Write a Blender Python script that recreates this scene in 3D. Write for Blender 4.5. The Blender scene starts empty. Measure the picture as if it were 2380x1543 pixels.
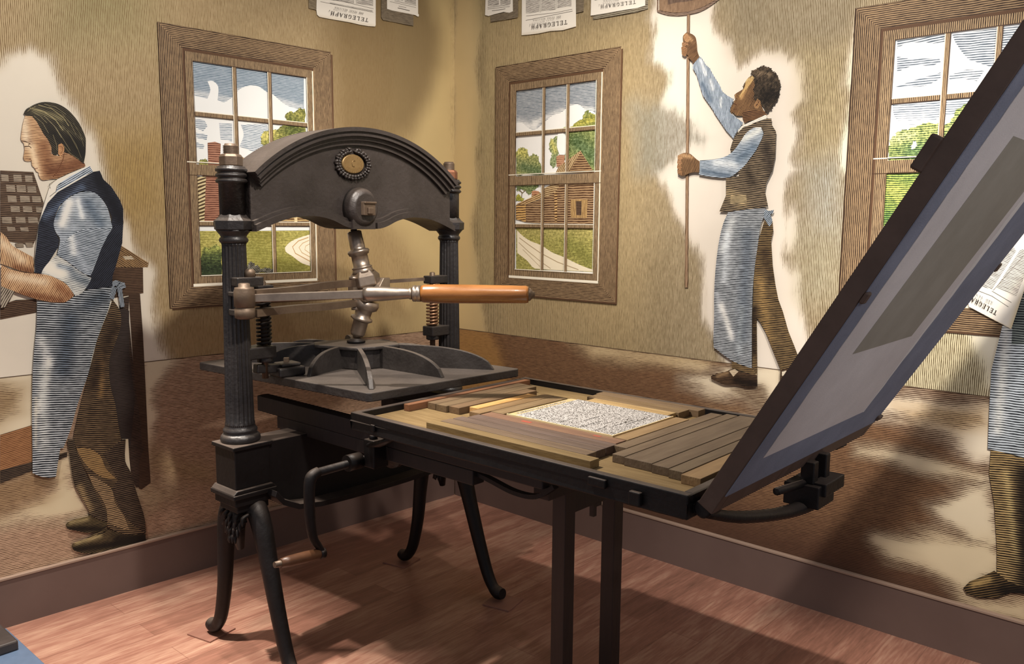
import bpy, bmesh, math, random
import numpy as np
from mathutils import Vector, Matrix, geometry, noise

# ------------------------------------------------------------------ camera, world, lights, exposure
SC = bpy.context.scene
COL = SC.collection
SC.view_settings.view_transform = 'Standard'
SC.view_settings.look = 'None'
SC.view_settings.gamma = 1.0
SC.view_settings.use_curve_mapping = False
SC.view_settings.exposure = 0.85

FPX = 1940.0
PITCH, ROLL, AX = math.radians(7.395), math.radians(.457), math.radians(41.458)
_cp, _sp, _c, _s = math.cos(PITCH), math.sin(PITCH), math.cos(ROLL), math.sin(ROLL)
_M = Matrix(((_c, -_s, 0), (_s, _c, 0), (0, 0, 1))) @ Matrix(((1, 0, 0), (0, -_sp, -_cp), (0, _cp, -_sp)))
_W = Matrix(((math.sin(AX), math.cos(AX), 0), (-math.cos(AX), math.sin(AX), 0), (0, 0, 1)))
_R = _W @ _M.transposed()
cam_data = bpy.data.cameras.new('camera')
cam_data.sensor_width = 36.0
cam_data.lens = FPX / 2380.0 * 36.0
cam_data.clip_start = 0.02
cam = bpy.data.objects.new('camera', cam_data)
COL.objects.link(cam)
rx, ry, rz = _R @ Vector((1, 0, 0)), _R @ Vector((0, -1, 0)), _R @ Vector((0, 0, -1))
cam.matrix_world = Matrix(((rx.x, ry.x, rz.x, 0), (rx.y, ry.y, rz.y, 0), (rx.z, ry.z, rz.z, 1.5), (0, 0, 0, 1)))
SC.camera = cam

world = bpy.data.worlds.new('world')
SC.world = world
world.use_nodes = True
world.node_tree.nodes['Background'].inputs[0].default_value = (0.92, 0.90, 0.96, 1)
world.node_tree.nodes['Background'].inputs[1].default_value = 0.19

def spot(name, loc, target, power, angle, blend, col, size):
    d = bpy.data.lights.new(name, 'SPOT')
    d.energy = power; d.spot_size = math.radians(angle); d.spot_blend = blend
    d.color = col; d.shadow_soft_size = size
    o = bpy.data.objects.new(name, d); COL.objects.link(o)
    o.location = loc
    o.rotation_euler = (Vector(target) - Vector(loc)).to_track_quat('-Z', 'Y').to_euler()
    return o

WARM = (1.0, 0.915, 0.82)
spot('track_light_floor', (.75, 2.75, 3.0), (.95, 2.60, 0.0), 400, 42, .9, WARM, .03)
spot('track_light_press', (1.25, 2.35, 3.0), (1.75, 2.0, .8), 130, 52, .7, WARM, .03)
spot('track_light_bed', (1.25, 2.25, 3.0), (1.85, 1.36, .93), 130, 32, .5, WARM, .03)
spot('track_light_wall_left', (1.3, .9, 3.0), (1.3, 3.35, 1.2), 125, 84, .9, WARM, .06)
spot('track_light_corner', (1.9, 1.2, 3.0), (3.05, 3.0, 1.45), 112, 68, .9, WARM, .06)
spot('track_light_wall_right', (1.15, .9, 3.0), (3.2, 1.45, 1.8), 150, 54, .9, WARM, .06)
spot('track_light_far_right', (1.2, -.3, 3.0), (3.2, .5, 1.12), 235, 50, .9, WARM, .06)
spot('fill_light_tympan', (.9, -2.2, 2.9), (2.15, .5, 1.55), 85, 30, .8, (.93, .95, 1.0), .10)  # added fill with no known lamp there, brightens the tympan underside

# ------------------------------------------------------------------ materials
def lin(h):
    h = h.lstrip('#')
    out = []
    for i in (0, 2, 4):
        c = int(h[i:i+2], 16) / 255.0
        out.append(c / 12.92 if c <= .04045 else ((c + .055) / 1.055) ** 2.4)
    return out

def mat_nodes(name):
    m = bpy.data.materials.new(name); m.use_nodes = True
    nt = m.node_tree
    return m, nt, nt.nodes['Principled BSDF'], nt.nodes.new, nt.links.new

def simple(name, c1, c2=None, rough=.5, metal=0.0, scale=8.0, stretch=(1, 1, 1), bump=0.0, bscale=60.0, dust=None, dustk=.5, rvar=.12, spec=.5, coat=0.0, detail=5.0, rotz=0.0):
    """Two tones mixed by stretched noise; optional dust colour lying on upward faces."""
    m, nt, b, N, L = mat_nodes(name)
    tc = N('ShaderNodeTexCoord'); mp = N('ShaderNodeMapping'); mp.inputs['Scale'].default_value = stretch
    mp.inputs['Rotation'].default_value = (0, 0, rotz)
    L(tc.outputs['Object'], mp.inputs['Vector'])
    nz = N('ShaderNodeTexNoise'); nz.inputs['Scale'].default_value = scale; nz.inputs['Detail'].default_value = detail
    nz.inputs['Roughness'].default_value = .65
    L(mp.outputs[0], nz.inputs['Vector'])
    rp = N('ShaderNodeValToRGB'); L(nz.outputs['Fac'], rp.inputs[0])
    rp.color_ramp.elements[0].position = .32; rp.color_ramp.elements[1].position = .68
    rp.color_ramp.elements[0].color = (*lin(c1), 1); rp.color_ramp.elements[1].color = (*lin(c2 or c1), 1)
    colout = rp.outputs[0]
    if dust:
        g = N('ShaderNodeNewGeometry'); sx = N('ShaderNodeSeparateXYZ'); L(g.outputs['Normal'], sx.inputs[0])
        n2 = N('ShaderNodeTexNoise'); n2.inputs['Scale'].default_value = 9; n2.inputs['Detail'].default_value = 6
        L(tc.outputs['Object'], n2.inputs['Vector'])
        mr = N('ShaderNodeMapRange'); L(sx.outputs[2], mr.inputs[0])
        mr.inputs[1].default_value = .35; mr.inputs[2].default_value = 1.0; mr.inputs[4].default_value = dustk
        mu = N('ShaderNodeMath'); mu.operation = 'MULTIPLY'; L(mr.outputs[0], mu.inputs[0])
        m2 = N('ShaderNodeMapRange'); L(n2.outputs['Fac'], m2.inputs[0]); m2.inputs[1].default_value = .3; m2.inputs[2].default_value = .7
        m2.inputs[3].default_value = .55; m2.inputs[4].default_value = 1.0
        L(m2.outputs[0], mu.inputs[1])
        mx = N('ShaderNodeMix'); mx.data_type = 'RGBA'; L(mu.outputs[0], mx.inputs[0]); L(colout, mx.inputs[6])
        mx.inputs[7].default_value = (*lin(dust), 1); colout = mx.outputs[2]
    L(colout, b.inputs['Base Color'])
    rr = N('ShaderNodeMapRange'); L(nz.outputs['Fac'], rr.inputs[0]); rr.inputs[3].default_value = rough - rvar; rr.inputs[4].default_value = rough + rvar
    L(rr.outputs[0], b.inputs['Roughness'])
    b.inputs['Metallic'].default_value = metal
    b.inputs['Specular IOR Level'].default_value = spec
    b.inputs['Coat Weight'].default_value = coat
    if bump:
        n3 = N('ShaderNodeTexNoise'); n3.inputs['Scale'].default_value = bscale; n3.inputs['Detail'].default_value = 4
        L(mp.outputs[0] if stretch != (1, 1, 1) else tc.outputs['Object'], n3.inputs['Vector'])
        bp = N('ShaderNodeBump'); bp.inputs['Strength'].default_value = bump; bp.inputs['Distance'].default_value = .004
        L(n3.outputs['Fac'], bp.inputs['Height']); L(bp.outputs[0], b.inputs['Normal'])
    return m

M_IRON = simple('black_cast_iron', '#1b1818', '#2a2625', rough=.42, spec=.5, bump=.35, bscale=90, dust='#6b5f55', dustk=.45)
M_HEAD = simple('brownish_cast_iron', '#2c2623', '#3a3330', rough=.45, spec=.5, bump=.45, bscale=80, dust='#6b5f55', dustk=.45)
M_BLACK = simple('black_painted_iron', '#0c0909', '#141010', rough=.5, spec=.3, bump=.3, bscale=60, dust='#6a5c52', dustk=.6)
M_PLATEN = simple('dusty_grey_iron', '#2c2725', '#3c3734', rough=.5, bump=.5, bscale=70, dust='#665c54', dustk=.75)
M_STEEL = simple('worn_steel', '#8f8174', '#b0a090', rough=.38, metal=.85, bump=.15, bscale=50)
M_DULL = simple('dull_brown_iron', '#5c4c40', '#776655', rough=.5, metal=.55, bump=.25, bscale=60)
M_NUT = simple('copper_brown_nut', '#6b4430', '#8d5c40', rough=.42, metal=.5, bump=.2)
M_SPRING = simple('bronze_spring', '#7a5a45', '#a07a5c', rough=.35, metal=.7)
M_HANDLE = simple('polished_handle_wood', '#74481f', '#95612f', rough=.28, scale=5, stretch=(1, 1, 6), bump=.06, coat=.4)
M_CRANKW = simple('crank_handle_wood', '#42291a', '#5c3c26', rough=.4, scale=7)
M_BRASS = simple('engraved_brass', '#7d6440', '#9a7f54', rough=.45, metal=.5)
M_BLUE = simple('blue_grey_cloth', '#757885', '#838694', rough=.9, bump=.2, bscale=300, spec=.1)
M_CANVAS = simple('grey_tympan_cloth', '#c4bcb8', '#cec6c2', rough=.95, bump=.15, bscale=400, spec=.1)
M_PACK_SHADE = simple('olive_packing_shade', '#8e877a', '#999285', rough=.9, spec=.1)  # cloth colour darkened for the light blocked from behind
M_STILE = simple('dark_tympan_wood', '#443329', '#57443a', rough=.6, scale=6, stretch=(6, 1, 1), bump=.3, bscale=40)
M_TIMBER = simple('black_stained_timber', '#150f0e', '#221918', rough=.6, scale=6, stretch=(1, 1, .2), bump=.3)
M_STAND = simple('dark_brown_stand_wood', '#1a1210', '#33221a', rough=.55, scale=5, stretch=(1, 1, .15), bump=.25)

def wood(name, a, b_, along_x):
    return simple(name, a, b_, rough=.62, scale=6, stretch=((1, 9, 6) if along_x else (9, 1, 6)), bump=.25, bscale=18, spec=.35)

# floor: reddish laminate planks
def floor_mat():
    m, nt, b, N, L = mat_nodes('reddish_plank_floor')
    tc = N('ShaderNodeTexCoord')
    br = N('ShaderNodeTexBrick'); L(tc.outputs['Object'], br.inputs['Vector'])
    br.inputs['Scale'].default_value = 1.0; br.inputs['Brick Width'].default_value = 1.3; br.inputs['Row Height'].default_value = .125
    br.inputs['Mortar Size'].default_value = .0012; br.offset = .37
    br.inputs['Color1'].default_value = (.35, .35, .35, 1); br.inputs['Color2'].default_value = (.72, .72, .72, 1); br.inputs['Mortar'].default_value = (.25, .25, .25, 1)
    mp = N('ShaderNodeMapping'); mp.inputs['Scale'].default_value = (1.6, 9, 1); L(tc.outputs['Object'], mp.inputs['Vector'])
    nz = N('ShaderNodeTexNoise'); nz.inputs['Scale'].default_value = 2.2; nz.inputs['Detail'].default_value = 8; nz.inputs['Roughness'].default_value = .62; L(mp.outputs[0], nz.inputs['Vector'])
    mp2 = N('ShaderNodeMapping'); mp2.inputs['Scale'].default_value = (8, 90, 1); L(tc.outputs['Object'], mp2.inputs['Vector'])
    n2 = N('ShaderNodeTexNoise'); n2.inputs['Scale'].default_value = 1.3; n2.inputs['Detail'].default_value = 5; L(mp2.outputs[0], n2.inputs['Vector'])
    a1 = N('ShaderNodeMix'); a1.data_type = 'FLOAT'; a1.inputs[0].default_value = .55; L(br.outputs['Color'], a1.inputs[2]); L(nz.outputs['Fac'], a1.inputs[3])
    a2 = N('ShaderNodeMix'); a2.data_type = 'FLOAT'; a2.inputs[0].default_value = .28; L(a1.outputs[0], a2.inputs[2]); L(n2.outputs['Fac'], a2.inputs[3])
    rp = N('ShaderNodeValToRGB'); L(a2.outputs[0], rp.inputs[0])
    e = rp.color_ramp.elements
    e[0].position = .34; e[0].color = (*lin('#694a3c'), 1); e[1].position = .68; e[1].color = (*lin('#b18e78'), 1)
    x = e.new(.50); x.color = (*lin('#8c6252'), 1)
    L(rp.outputs[0], b.inputs['Base Color'])
    rr = N('ShaderNodeMapRange'); L(n2.outputs['Fac'], rr.inputs[0]); rr.inputs[3].default_value = .26; rr.inputs[4].default_value = .44
    L(rr.outputs[0], b.inputs['Roughness'])
    bp = N('ShaderNodeBump'); bp.inputs['Strength'].default_value = .12; bp.inputs['Distance'].default_value = .003
    L(a2.outputs[0], bp.inputs['Height']); L(bp.outputs[0], b.inputs['Normal'])
    return m
M_FLOOR = floor_mat()
M_BASE = simple('brown_baseboard_paint', '#5c4a44', '#64514a', rough=.5, scale=3)
M_CAP_LIT = simple('lit_baseboard_cap', '#8a7566', '#967f6f', rough=.5, scale=3)  # paler brown: light falling on the board's top is put into this colour

# mural paint: pigment colour from the 'paint' attribute, engraved lines along UV u, one per unit of v,
# as thick as the 'ink' attribute says, in the 'line' colour
def mural_mat():
    m, nt, b, N, L = mat_nodes('engraved_mural_paint')
    def math_(op, a, b2=None, c=None):
        n = N('ShaderNodeMath'); n.operation = op
        for i, v in enumerate((a, b2, c)):
            if v is None: continue
            if isinstance(v, (int, float)): n.inputs[i].default_value = v
            else: L(v, n.inputs[i])
        return n.outputs[0]
    at = N('ShaderNodeAttribute'); at.attribute_name = 'paint'
    al = N('ShaderNodeAttribute'); al.attribute_name = 'line'
    ai = N('ShaderNodeAttribute'); ai.attribute_name = 'ink'
    uv = N('ShaderNodeUVMap'); uv.uv_map = 'hatch'
    sx = N('ShaderNodeSeparateXYZ'); L(uv.outputs[0], sx.inputs[0])
    u, v = sx.outputs[0], sx.outputs[1]
    cm = N('ShaderNodeCombineXYZ'); L(math_('MULTIPLY', u, 14.0), cm.inputs[0]); L(math_('MULTIPLY', v, .13), cm.inputs[1])
    wn = N('ShaderNodeTexNoise'); wn.inputs['Scale'].default_value = 1.0; wn.inputs['Detail'].default_value = 2; L(cm.outputs[0], wn.inputs['Vector'])
    v2 = math_('ADD', v, math_('MULTIPLY', math_('SUBTRACT', wn.outputs['Fac'], .5), .9))
    row = math_('FLOOR', v2)
    tri = math_('MULTIPLY', math_('ABSOLUTE', math_('SUBTRACT', math_('FRACT', v2), .5)), 2.0)   # 0 at the middle of a line
    cs = N('ShaderNodeCombineXYZ'); L(math_('MULTIPLY', u, 34.0), cs.inputs[0]); L(math_('MULTIPLY', row, 7.31), cs.inputs[1])
    sn = N('ShaderNodeTexNoise'); sn.inputs['Scale'].default_value = 1.0; sn.inputs['Detail'].default_value = 2; L(cs.outputs[0], sn.inputs['Vector'])
    am = N('ShaderNodeAttribute'); am.attribute_name = 'mottle'
    tc0 = N('ShaderNodeTexCoord'); n0 = N('ShaderNodeTexNoise'); n0.inputs['Scale'].default_value = 95; n0.inputs['Detail'].default_value = 3; n0.inputs['Roughness'].default_value = .7
    L(tc0.outputs['Object'], n0.inputs['Vector'])
    mo = math_('MULTIPLY', math_('MULTIPLY', math_('SUBTRACT', n0.outputs['Fac'], .5), 2.0), am.outputs['Fac'])
    ink = math_('MAXIMUM', math_('SUBTRACT', ai.outputs['Fac'], math_('MULTIPLY', mo, .9)), 0.0)
    jit = math_('MULTIPLY', math_('SUBTRACT', sn.outputs['Fac'], .5), .75)
    th = math_('ADD', ink, jit)
    th = math_('MINIMUM', th, math_('MULTIPLY', ink, 3.0))
    mr = N('ShaderNodeMapRange'); mr.interpolation_type = 'SMOOTHSTEP'
    L(math_('SUBTRACT', th, tri), mr.inputs[0]); mr.inputs[1].default_value = -.16; mr.inputs[2].default_value = .16
    fac = math_('MULTIPLY', mr.outputs[0], math_('MINIMUM', math_('MULTIPLY', ink, 12.0), 1.0))
    # faint mottling of the paint
    tc = N('ShaderNodeTexCoord'); nm = N('ShaderNodeTexNoise'); nm.inputs['Scale'].default_value = 5; nm.inputs['Detail'].default_value = 5
    L(tc.outputs['Object'], nm.inputs['Vector'])
    mm = N('ShaderNodeMapRange'); L(nm.outputs['Fac'], mm.inputs[0]); mm.inputs[3].default_value = .92; mm.inputs[4].default_value = 1.08
    sc = N('ShaderNodeVectorMath'); sc.operation = 'SCALE'; L(at.outputs['Color'], sc.inputs[0]); L(math_('MULTIPLY', mm.outputs[0], math_('ADD', 1.0, math_('MULTIPLY', mo, 1.1))), sc.inputs['Scale'])
    mx = N('ShaderNodeMix'); mx.data_type = 'RGBA'; L(fac, mx.inputs[0]); L(sc.outputs[0], mx.inputs[6]); L(al.outputs['Color'], mx.inputs[7])
    L(mx.outputs[2], b.inputs['Base Color'])
    b.inputs['Roughness'].default_value = .62; b.inputs['Specular IOR Level'].default_value = .25
    return m
M_MURAL = mural_mat()

# ------------------------------------------------------------------ mesh helpers
class MB:
    def __init__(s): s.v = []; s.f = []; s.sm = []
    def add(s, vs, fs, smooth=False):
        o = len(s.v); s.v += [tuple(v) for v in vs]
        s.f += [tuple(i + o for i in f) for f in fs]; s.sm += [smooth] * len(fs)
        return s
    def box(s, x0, x1, y0, y1, z0, z1):
        v = [(x, y, z) for z in (z0, z1) for y in (y0, y1) for x in (x0, x1)]
        return s.add(v, [(0, 2, 3, 1), (4, 5, 7, 6), (0, 1, 5, 4), (2, 6, 7, 3), (0, 4, 6, 2), (1, 3, 7, 5)])
    def obox(s, c, ax, ay, az, hx, hy, hz):
        c = Vector(c); ax, ay, az = Vector(ax), Vector(ay), Vector(az)
        v = [c + ax * (hx * i) + ay * (hy * j) + az * (hz * k) for k in (-1, 1) for j in (-1, 1) for i in (-1, 1)]
        return s.add(v, [(0, 2, 3, 1), (4, 5, 7, 6), (0, 1, 5, 4), (2, 6, 7, 3), (0, 4, 6, 2), (1, 3, 7, 5)])
    def bar(s, a, b, w, h, up=(0, 0, 1)):
        a, b = Vector(a), Vector(b); d = (b - a); l = d.length; d.normalize()
        side = d.cross(Vector(up)).normalized(); u = side.cross(d).normalized()
        return s.obox((a + b) / 2, d, side, u, l / 2, w / 2, h / 2)
    def prism(s, pts, y0, y1, axis='y', smooth=False):
        """closed outline pts (p,q) extruded; axis 'y': (x,z), 'x': (y,z), 'z': (x,y)"""
        def P(p, t):
            return {'y': (p[0], t, p[1]), 'x': (t, p[0], p[1]), 'z': (p[0], p[1], t)}[axis]
        n = len(pts)
        tris = geometry.tessellate_polygon([[Vector((p[0], p[1], 0)) for p in pts]])
        v = [P(p, y0) for p in pts] + [P(p, y1) for p in pts]
        f = [tuple(t) for t in tris] + [tuple(i + n for i in reversed(t)) for t in tris]
        s.add(v, f)
        s.add(v, [(i, (i + 1) % n, (i + 1) % n + n, i + n) for i in range(n)], smooth)
        return s
    def lathe(s, prof, base=(0, 0, 0), axis=(0, 0, 1), seg=32, flutes=0, fdepth=0.0, fr=(0, 0), cap=True):
        """prof: (radius, height) pairs along axis from base"""
        ax = Vector(axis).normalized(); t = Vector((1, 0, 0)) if abs(ax.x) < .9 else Vector((0, 1, 0))
        e1 = ax.cross(t).normalized(); e2 = ax.cross(e1); b = Vector(base)
        v = []
        for r, h in prof:
            for i in range(seg):
                a = 2 * math.pi * i / seg
                rr = r
                if flutes and fr[0] <= h <= fr[1]:
                    rr = r - fdepth * abs(math.sin(a * flutes / 2)) ** .7
                v.append(b + ax * h + e1 * (rr * math.cos(a)) + e2 * (rr * math.sin(a)))
        f = []
        for k in range(len(prof) - 1):
            for i in range(seg):
                j = (i + 1) % seg
                f.append((k * seg + i, k * seg + j, (k + 1) * seg + j, (k + 1) * seg + i))
        s.add(v, f, seg > 10)
        if cap:
            s.add(v[:seg], [tuple(reversed(range(seg)))]); s.add(v[-seg:], [tuple(range(seg))])
        return s
    def tube(s, pts, rad, seg=14, closed=False, flat=1.0, up=(0, 0, 1)):
        """swept tube; rad a number or one per point; flat squashes along the binormal"""
        P = [Vector(p) for p in pts]; n = len(P)
        R = [rad] * n if isinstance(rad, (int, float)) else list(rad)
        v = []
        prev = None
        for i in range(n):
            if closed: d = P[(i + 1) % n] - P[i - 1]
            else: d = P[min(i + 1, n - 1)] - P[max(i - 1, 0)]
            d.normalize()
            if prev is None:
                u = Vector(up)
                if abs(d.dot(u)) > .95: u = Vector((1, 0, 0))
                a = d.cross(u).normalized()
            else: a = (prev - d * prev.dot(d)).normalized()
            prev = a; b = d.cross(a)
            for k in range(seg):
                t = 2 * math.pi * k / seg
                v.append(P[i] + a * (R[i] * math.cos(t)) + b * (R[i] * flat * math.sin(t)))
        f = []
        m = n if closed else n - 1
        for i in range(m):
            for k in range(seg):
                k2 = (k + 1) % seg; i2 = (i + 1) % n
                f.append((i * seg + k, i * seg + k2, i2 * seg + k2, i2 * seg + k))
        s.add(v, f, True)
        if not closed:
            s.add(v[:seg], [tuple(reversed(range(seg)))]); s.add(v[-seg:], [tuple(range(seg))])
        return s
    def build(s, name, mat, parent=None, origin=None, bevel=0.0, bseg=2):
        me = bpy.data.meshes.new(name)
        if parent is not None: og = Vector(parent['_o'])
        else: og = Vector(origin or (0, 0, 0))
        me.from_pydata([Vector(v) - og for v in s.v], [], s.f)
        me.polygons.foreach_set('use_smooth', s.sm)
        bm = bmesh.new(); bm.from_mesh(me)
        bmesh.ops.remove_doubles(bm, verts=bm.verts, dist=1e-5)
        bmesh.ops.recalc_face_normals(bm, faces=bm.faces)
        bm.to_mesh(me); bm.free()
        me.materials.append(mat)
        o = bpy.data.objects.new(name, me); COL.objects.link(o)
        if parent is None: o.location = og
        else: o.parent = parent
        o['_o'] = tuple(og)
        if bevel:
            bv = o.modifiers.new('bevel', 'BEVEL'); bv.width = bevel; bv.segments = bseg; bv.limit_method = 'ANGLE'; bv.angle_limit = math.radians(40)
        return o

def smooth_path(pts, n=6):
    P = [Vector(p) for p in pts]; out = []
    for i in range(len(P) - 1):
        a, b, c, d = P[max(i - 1, 0)], P[i], P[i + 1], P[min(i + 2, len(P) - 1)]
        for k in range(n):
            t = k / n
            out.append(.5 * ((2 * b) + (c - a) * t + (2 * a - 5 * b + 4 * c - d) * t * t + (3 * b - a - 3 * c + d) * t ** 3))
    out.append(P[-1]); return out

def lerp_list(vals, n):
    out = []
    for i in range(len(vals) - 1):
        for k in range(n): out.append(vals[i] + (vals[i + 1] - vals[i]) * k / n)
    out.append(vals[-1]); return out

def thing(name, label, cat, loc, group=None):
    o = bpy.data.objects.new(name, None); COL.objects.link(o)
    o.location = loc; o.empty_display_size = .1; o['_o'] = tuple(loc)
    return tag(o, label, cat, group)

def tag(o, label, cat, group=None, kind=None):
    o['label'] = label; o['category'] = cat
    if group: o['group'] = group
    if kind: o['kind'] = kind
    return o
def struct(o): o['kind'] = 'structure'; return o

# ------------------------------------------------------------------ the room
CB = Vector((3.163, 3.211, 0.0))                        # inner corner, along the baseboard faces
DL = Vector((-.99848, .05510, 0)).normalized(); DR = Vector((-.0151, -.99989, 0)).normalized()
NL = Vector((.0551, .99848, 0)).normalized(); NR = Vector((.99989, -.0151, 0)).normalized()   # outward normals
# wall faces lie 18 mm behind the baseboard faces
_k = Matrix(((NL.x, NL.y), (NR.x, NR.y))).inverted() @ Vector((NL.dot(CB) + .018, NR.dot(CB) + .018))
CW = Vector((_k.x, _k.y, 0))
def wp(side, x, z, off=0.0):
    """point on a wall: x grows to the viewer's right (x = -s on the left wall), off = distance proud of the wall"""
    if side == 'L': return CW + DL * (-x) + Vector((0, 0, z)) - NL * off
    return CW + DR * x + Vector((0, 0, z)) - NR * off

fl = MB()
fl.add([(-1.2, -1.8, 0), (5.2, -1.8, 0), (5.2, 4.6, 0), (-1.2, 4.6, 0), (-1.2, -1.8, -.08), (5.2, -1.8, -.08), (5.2, 4.6, -.08), (-1.2, 4.6, -.08)],
       [(0, 1, 2, 3), (7, 6, 5, 4), (0, 4, 5, 1), (1, 5, 6, 2), (2, 6, 7, 3), (3, 7, 4, 0)])
struct(fl.build('floor', M_FLOOR))

def baseboard(name, side, x0, x1):
    D = DL * -1 if side == 'L' else DR; N_ = NL if side == 'L' else NR
    def quadbox(mb, o0, o1, z0, z1):
        vs = []
        for z in (z0, z1):
            for off in (o0, o1):
                for x in (x0, x1): vs.append(wp(side, x, z, off))
        mb.add(vs, [(0, 2, 3, 1), (4, 5, 7, 6), (0, 1, 5, 4), (2, 6, 7, 3), (0, 4, 6, 2), (1, 3, 7, 5)])
    m = MB(); quadbox(m, .0015, .018, 0, .182)
    o = struct(m.build(name, M_BASE))
    c = MB(); quadbox(c, .0015, .022, .182, .192); c.build('cap', M_CAP_LIT, o, bevel=.002)
baseboard('baseboard_left', 'L', -3.3, -.02)
baseboard('baseboard_right', 'R', .02, 3.9)

# ------------------------------------------------------------------ painted layers
def sdist(px, py, poly):
    """signed distance to a closed outline (negative inside), numpy"""
    n = len(poly); d2 = np.full(px.shape, 1e9); ins = np.zeros(px.shape, bool)
    for i in range(n):
        ax, ay = poly[i]; bx, by = poly[(i + 1) % n]
        ex, ey = bx - ax, by - ay; wx, wy = px - ax, py - ay
        t = np.clip((wx * ex + wy * ey) / (ex * ex + ey * ey + 1e-12), 0, 1)
        d2 = np.minimum(d2, (wx - ex * t) ** 2 + (wy - ey * t) ** 2)
        if ay != by:
            c = ((ay > py) != (by > py)) & (px < (bx - ax) * (py - ay) / (by - ay) + ax)
            ins ^= c
    d = np.sqrt(d2); return np.where(ins, -d, d)
_rng = np.random.RandomState(5); _NT = _rng.rand(256, 256)
def vnoise(x, y):
    xi = np.floor(x).astype(int); yi = np.floor(y).astype(int); fx = x - xi; fy = y - yi
    fx = fx * fx * (3 - 2 * fx); fy = fy * fy * (3 - 2 * fy)
    g = lambda a, b: _NT[a % 256, b % 256]
    return (g(xi, yi) * (1 - fx) + g(xi + 1, yi) * fx) * (1 - fy) + (g(xi, yi + 1) * (1 - fx) + g(xi + 1, yi + 1) * fx) * fy - .5

def set_attrs(me, col, ink, line, uv, mot=None):
    a = me.attributes.new('mottle', 'FLOAT', 'POINT')
    a.data.foreach_set('value', np.zeros(len(col), np.float32) if mot is None else np.asarray(mot, np.float32))
    a = me.attributes.new('paint', 'FLOAT_COLOR', 'POINT')
    a.data.foreach_set('color', np.concatenate([col, np.ones((len(col), 1))], 1).astype(np.float32).ravel())
    a = me.attributes.new('line', 'FLOAT_COLOR', 'POINT')
    a.data.foreach_set('color', np.concatenate([line, np.ones((len(col), 1))], 1).astype(np.float32).ravel())
    a = me.attributes.new('ink', 'FLOAT', 'POINT')
    a.data.foreach_set('value', np.asarray(ink, np.float32))
    l = me.uv_layers.new(name='hatch')
    vi = np.zeros(len(me.loops), np.int32); me.loops.foreach_get('vertex_index', vi)
    l.data.foreach_set('uv', np.asarray(uv, np.float32)[vi].ravel())
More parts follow.
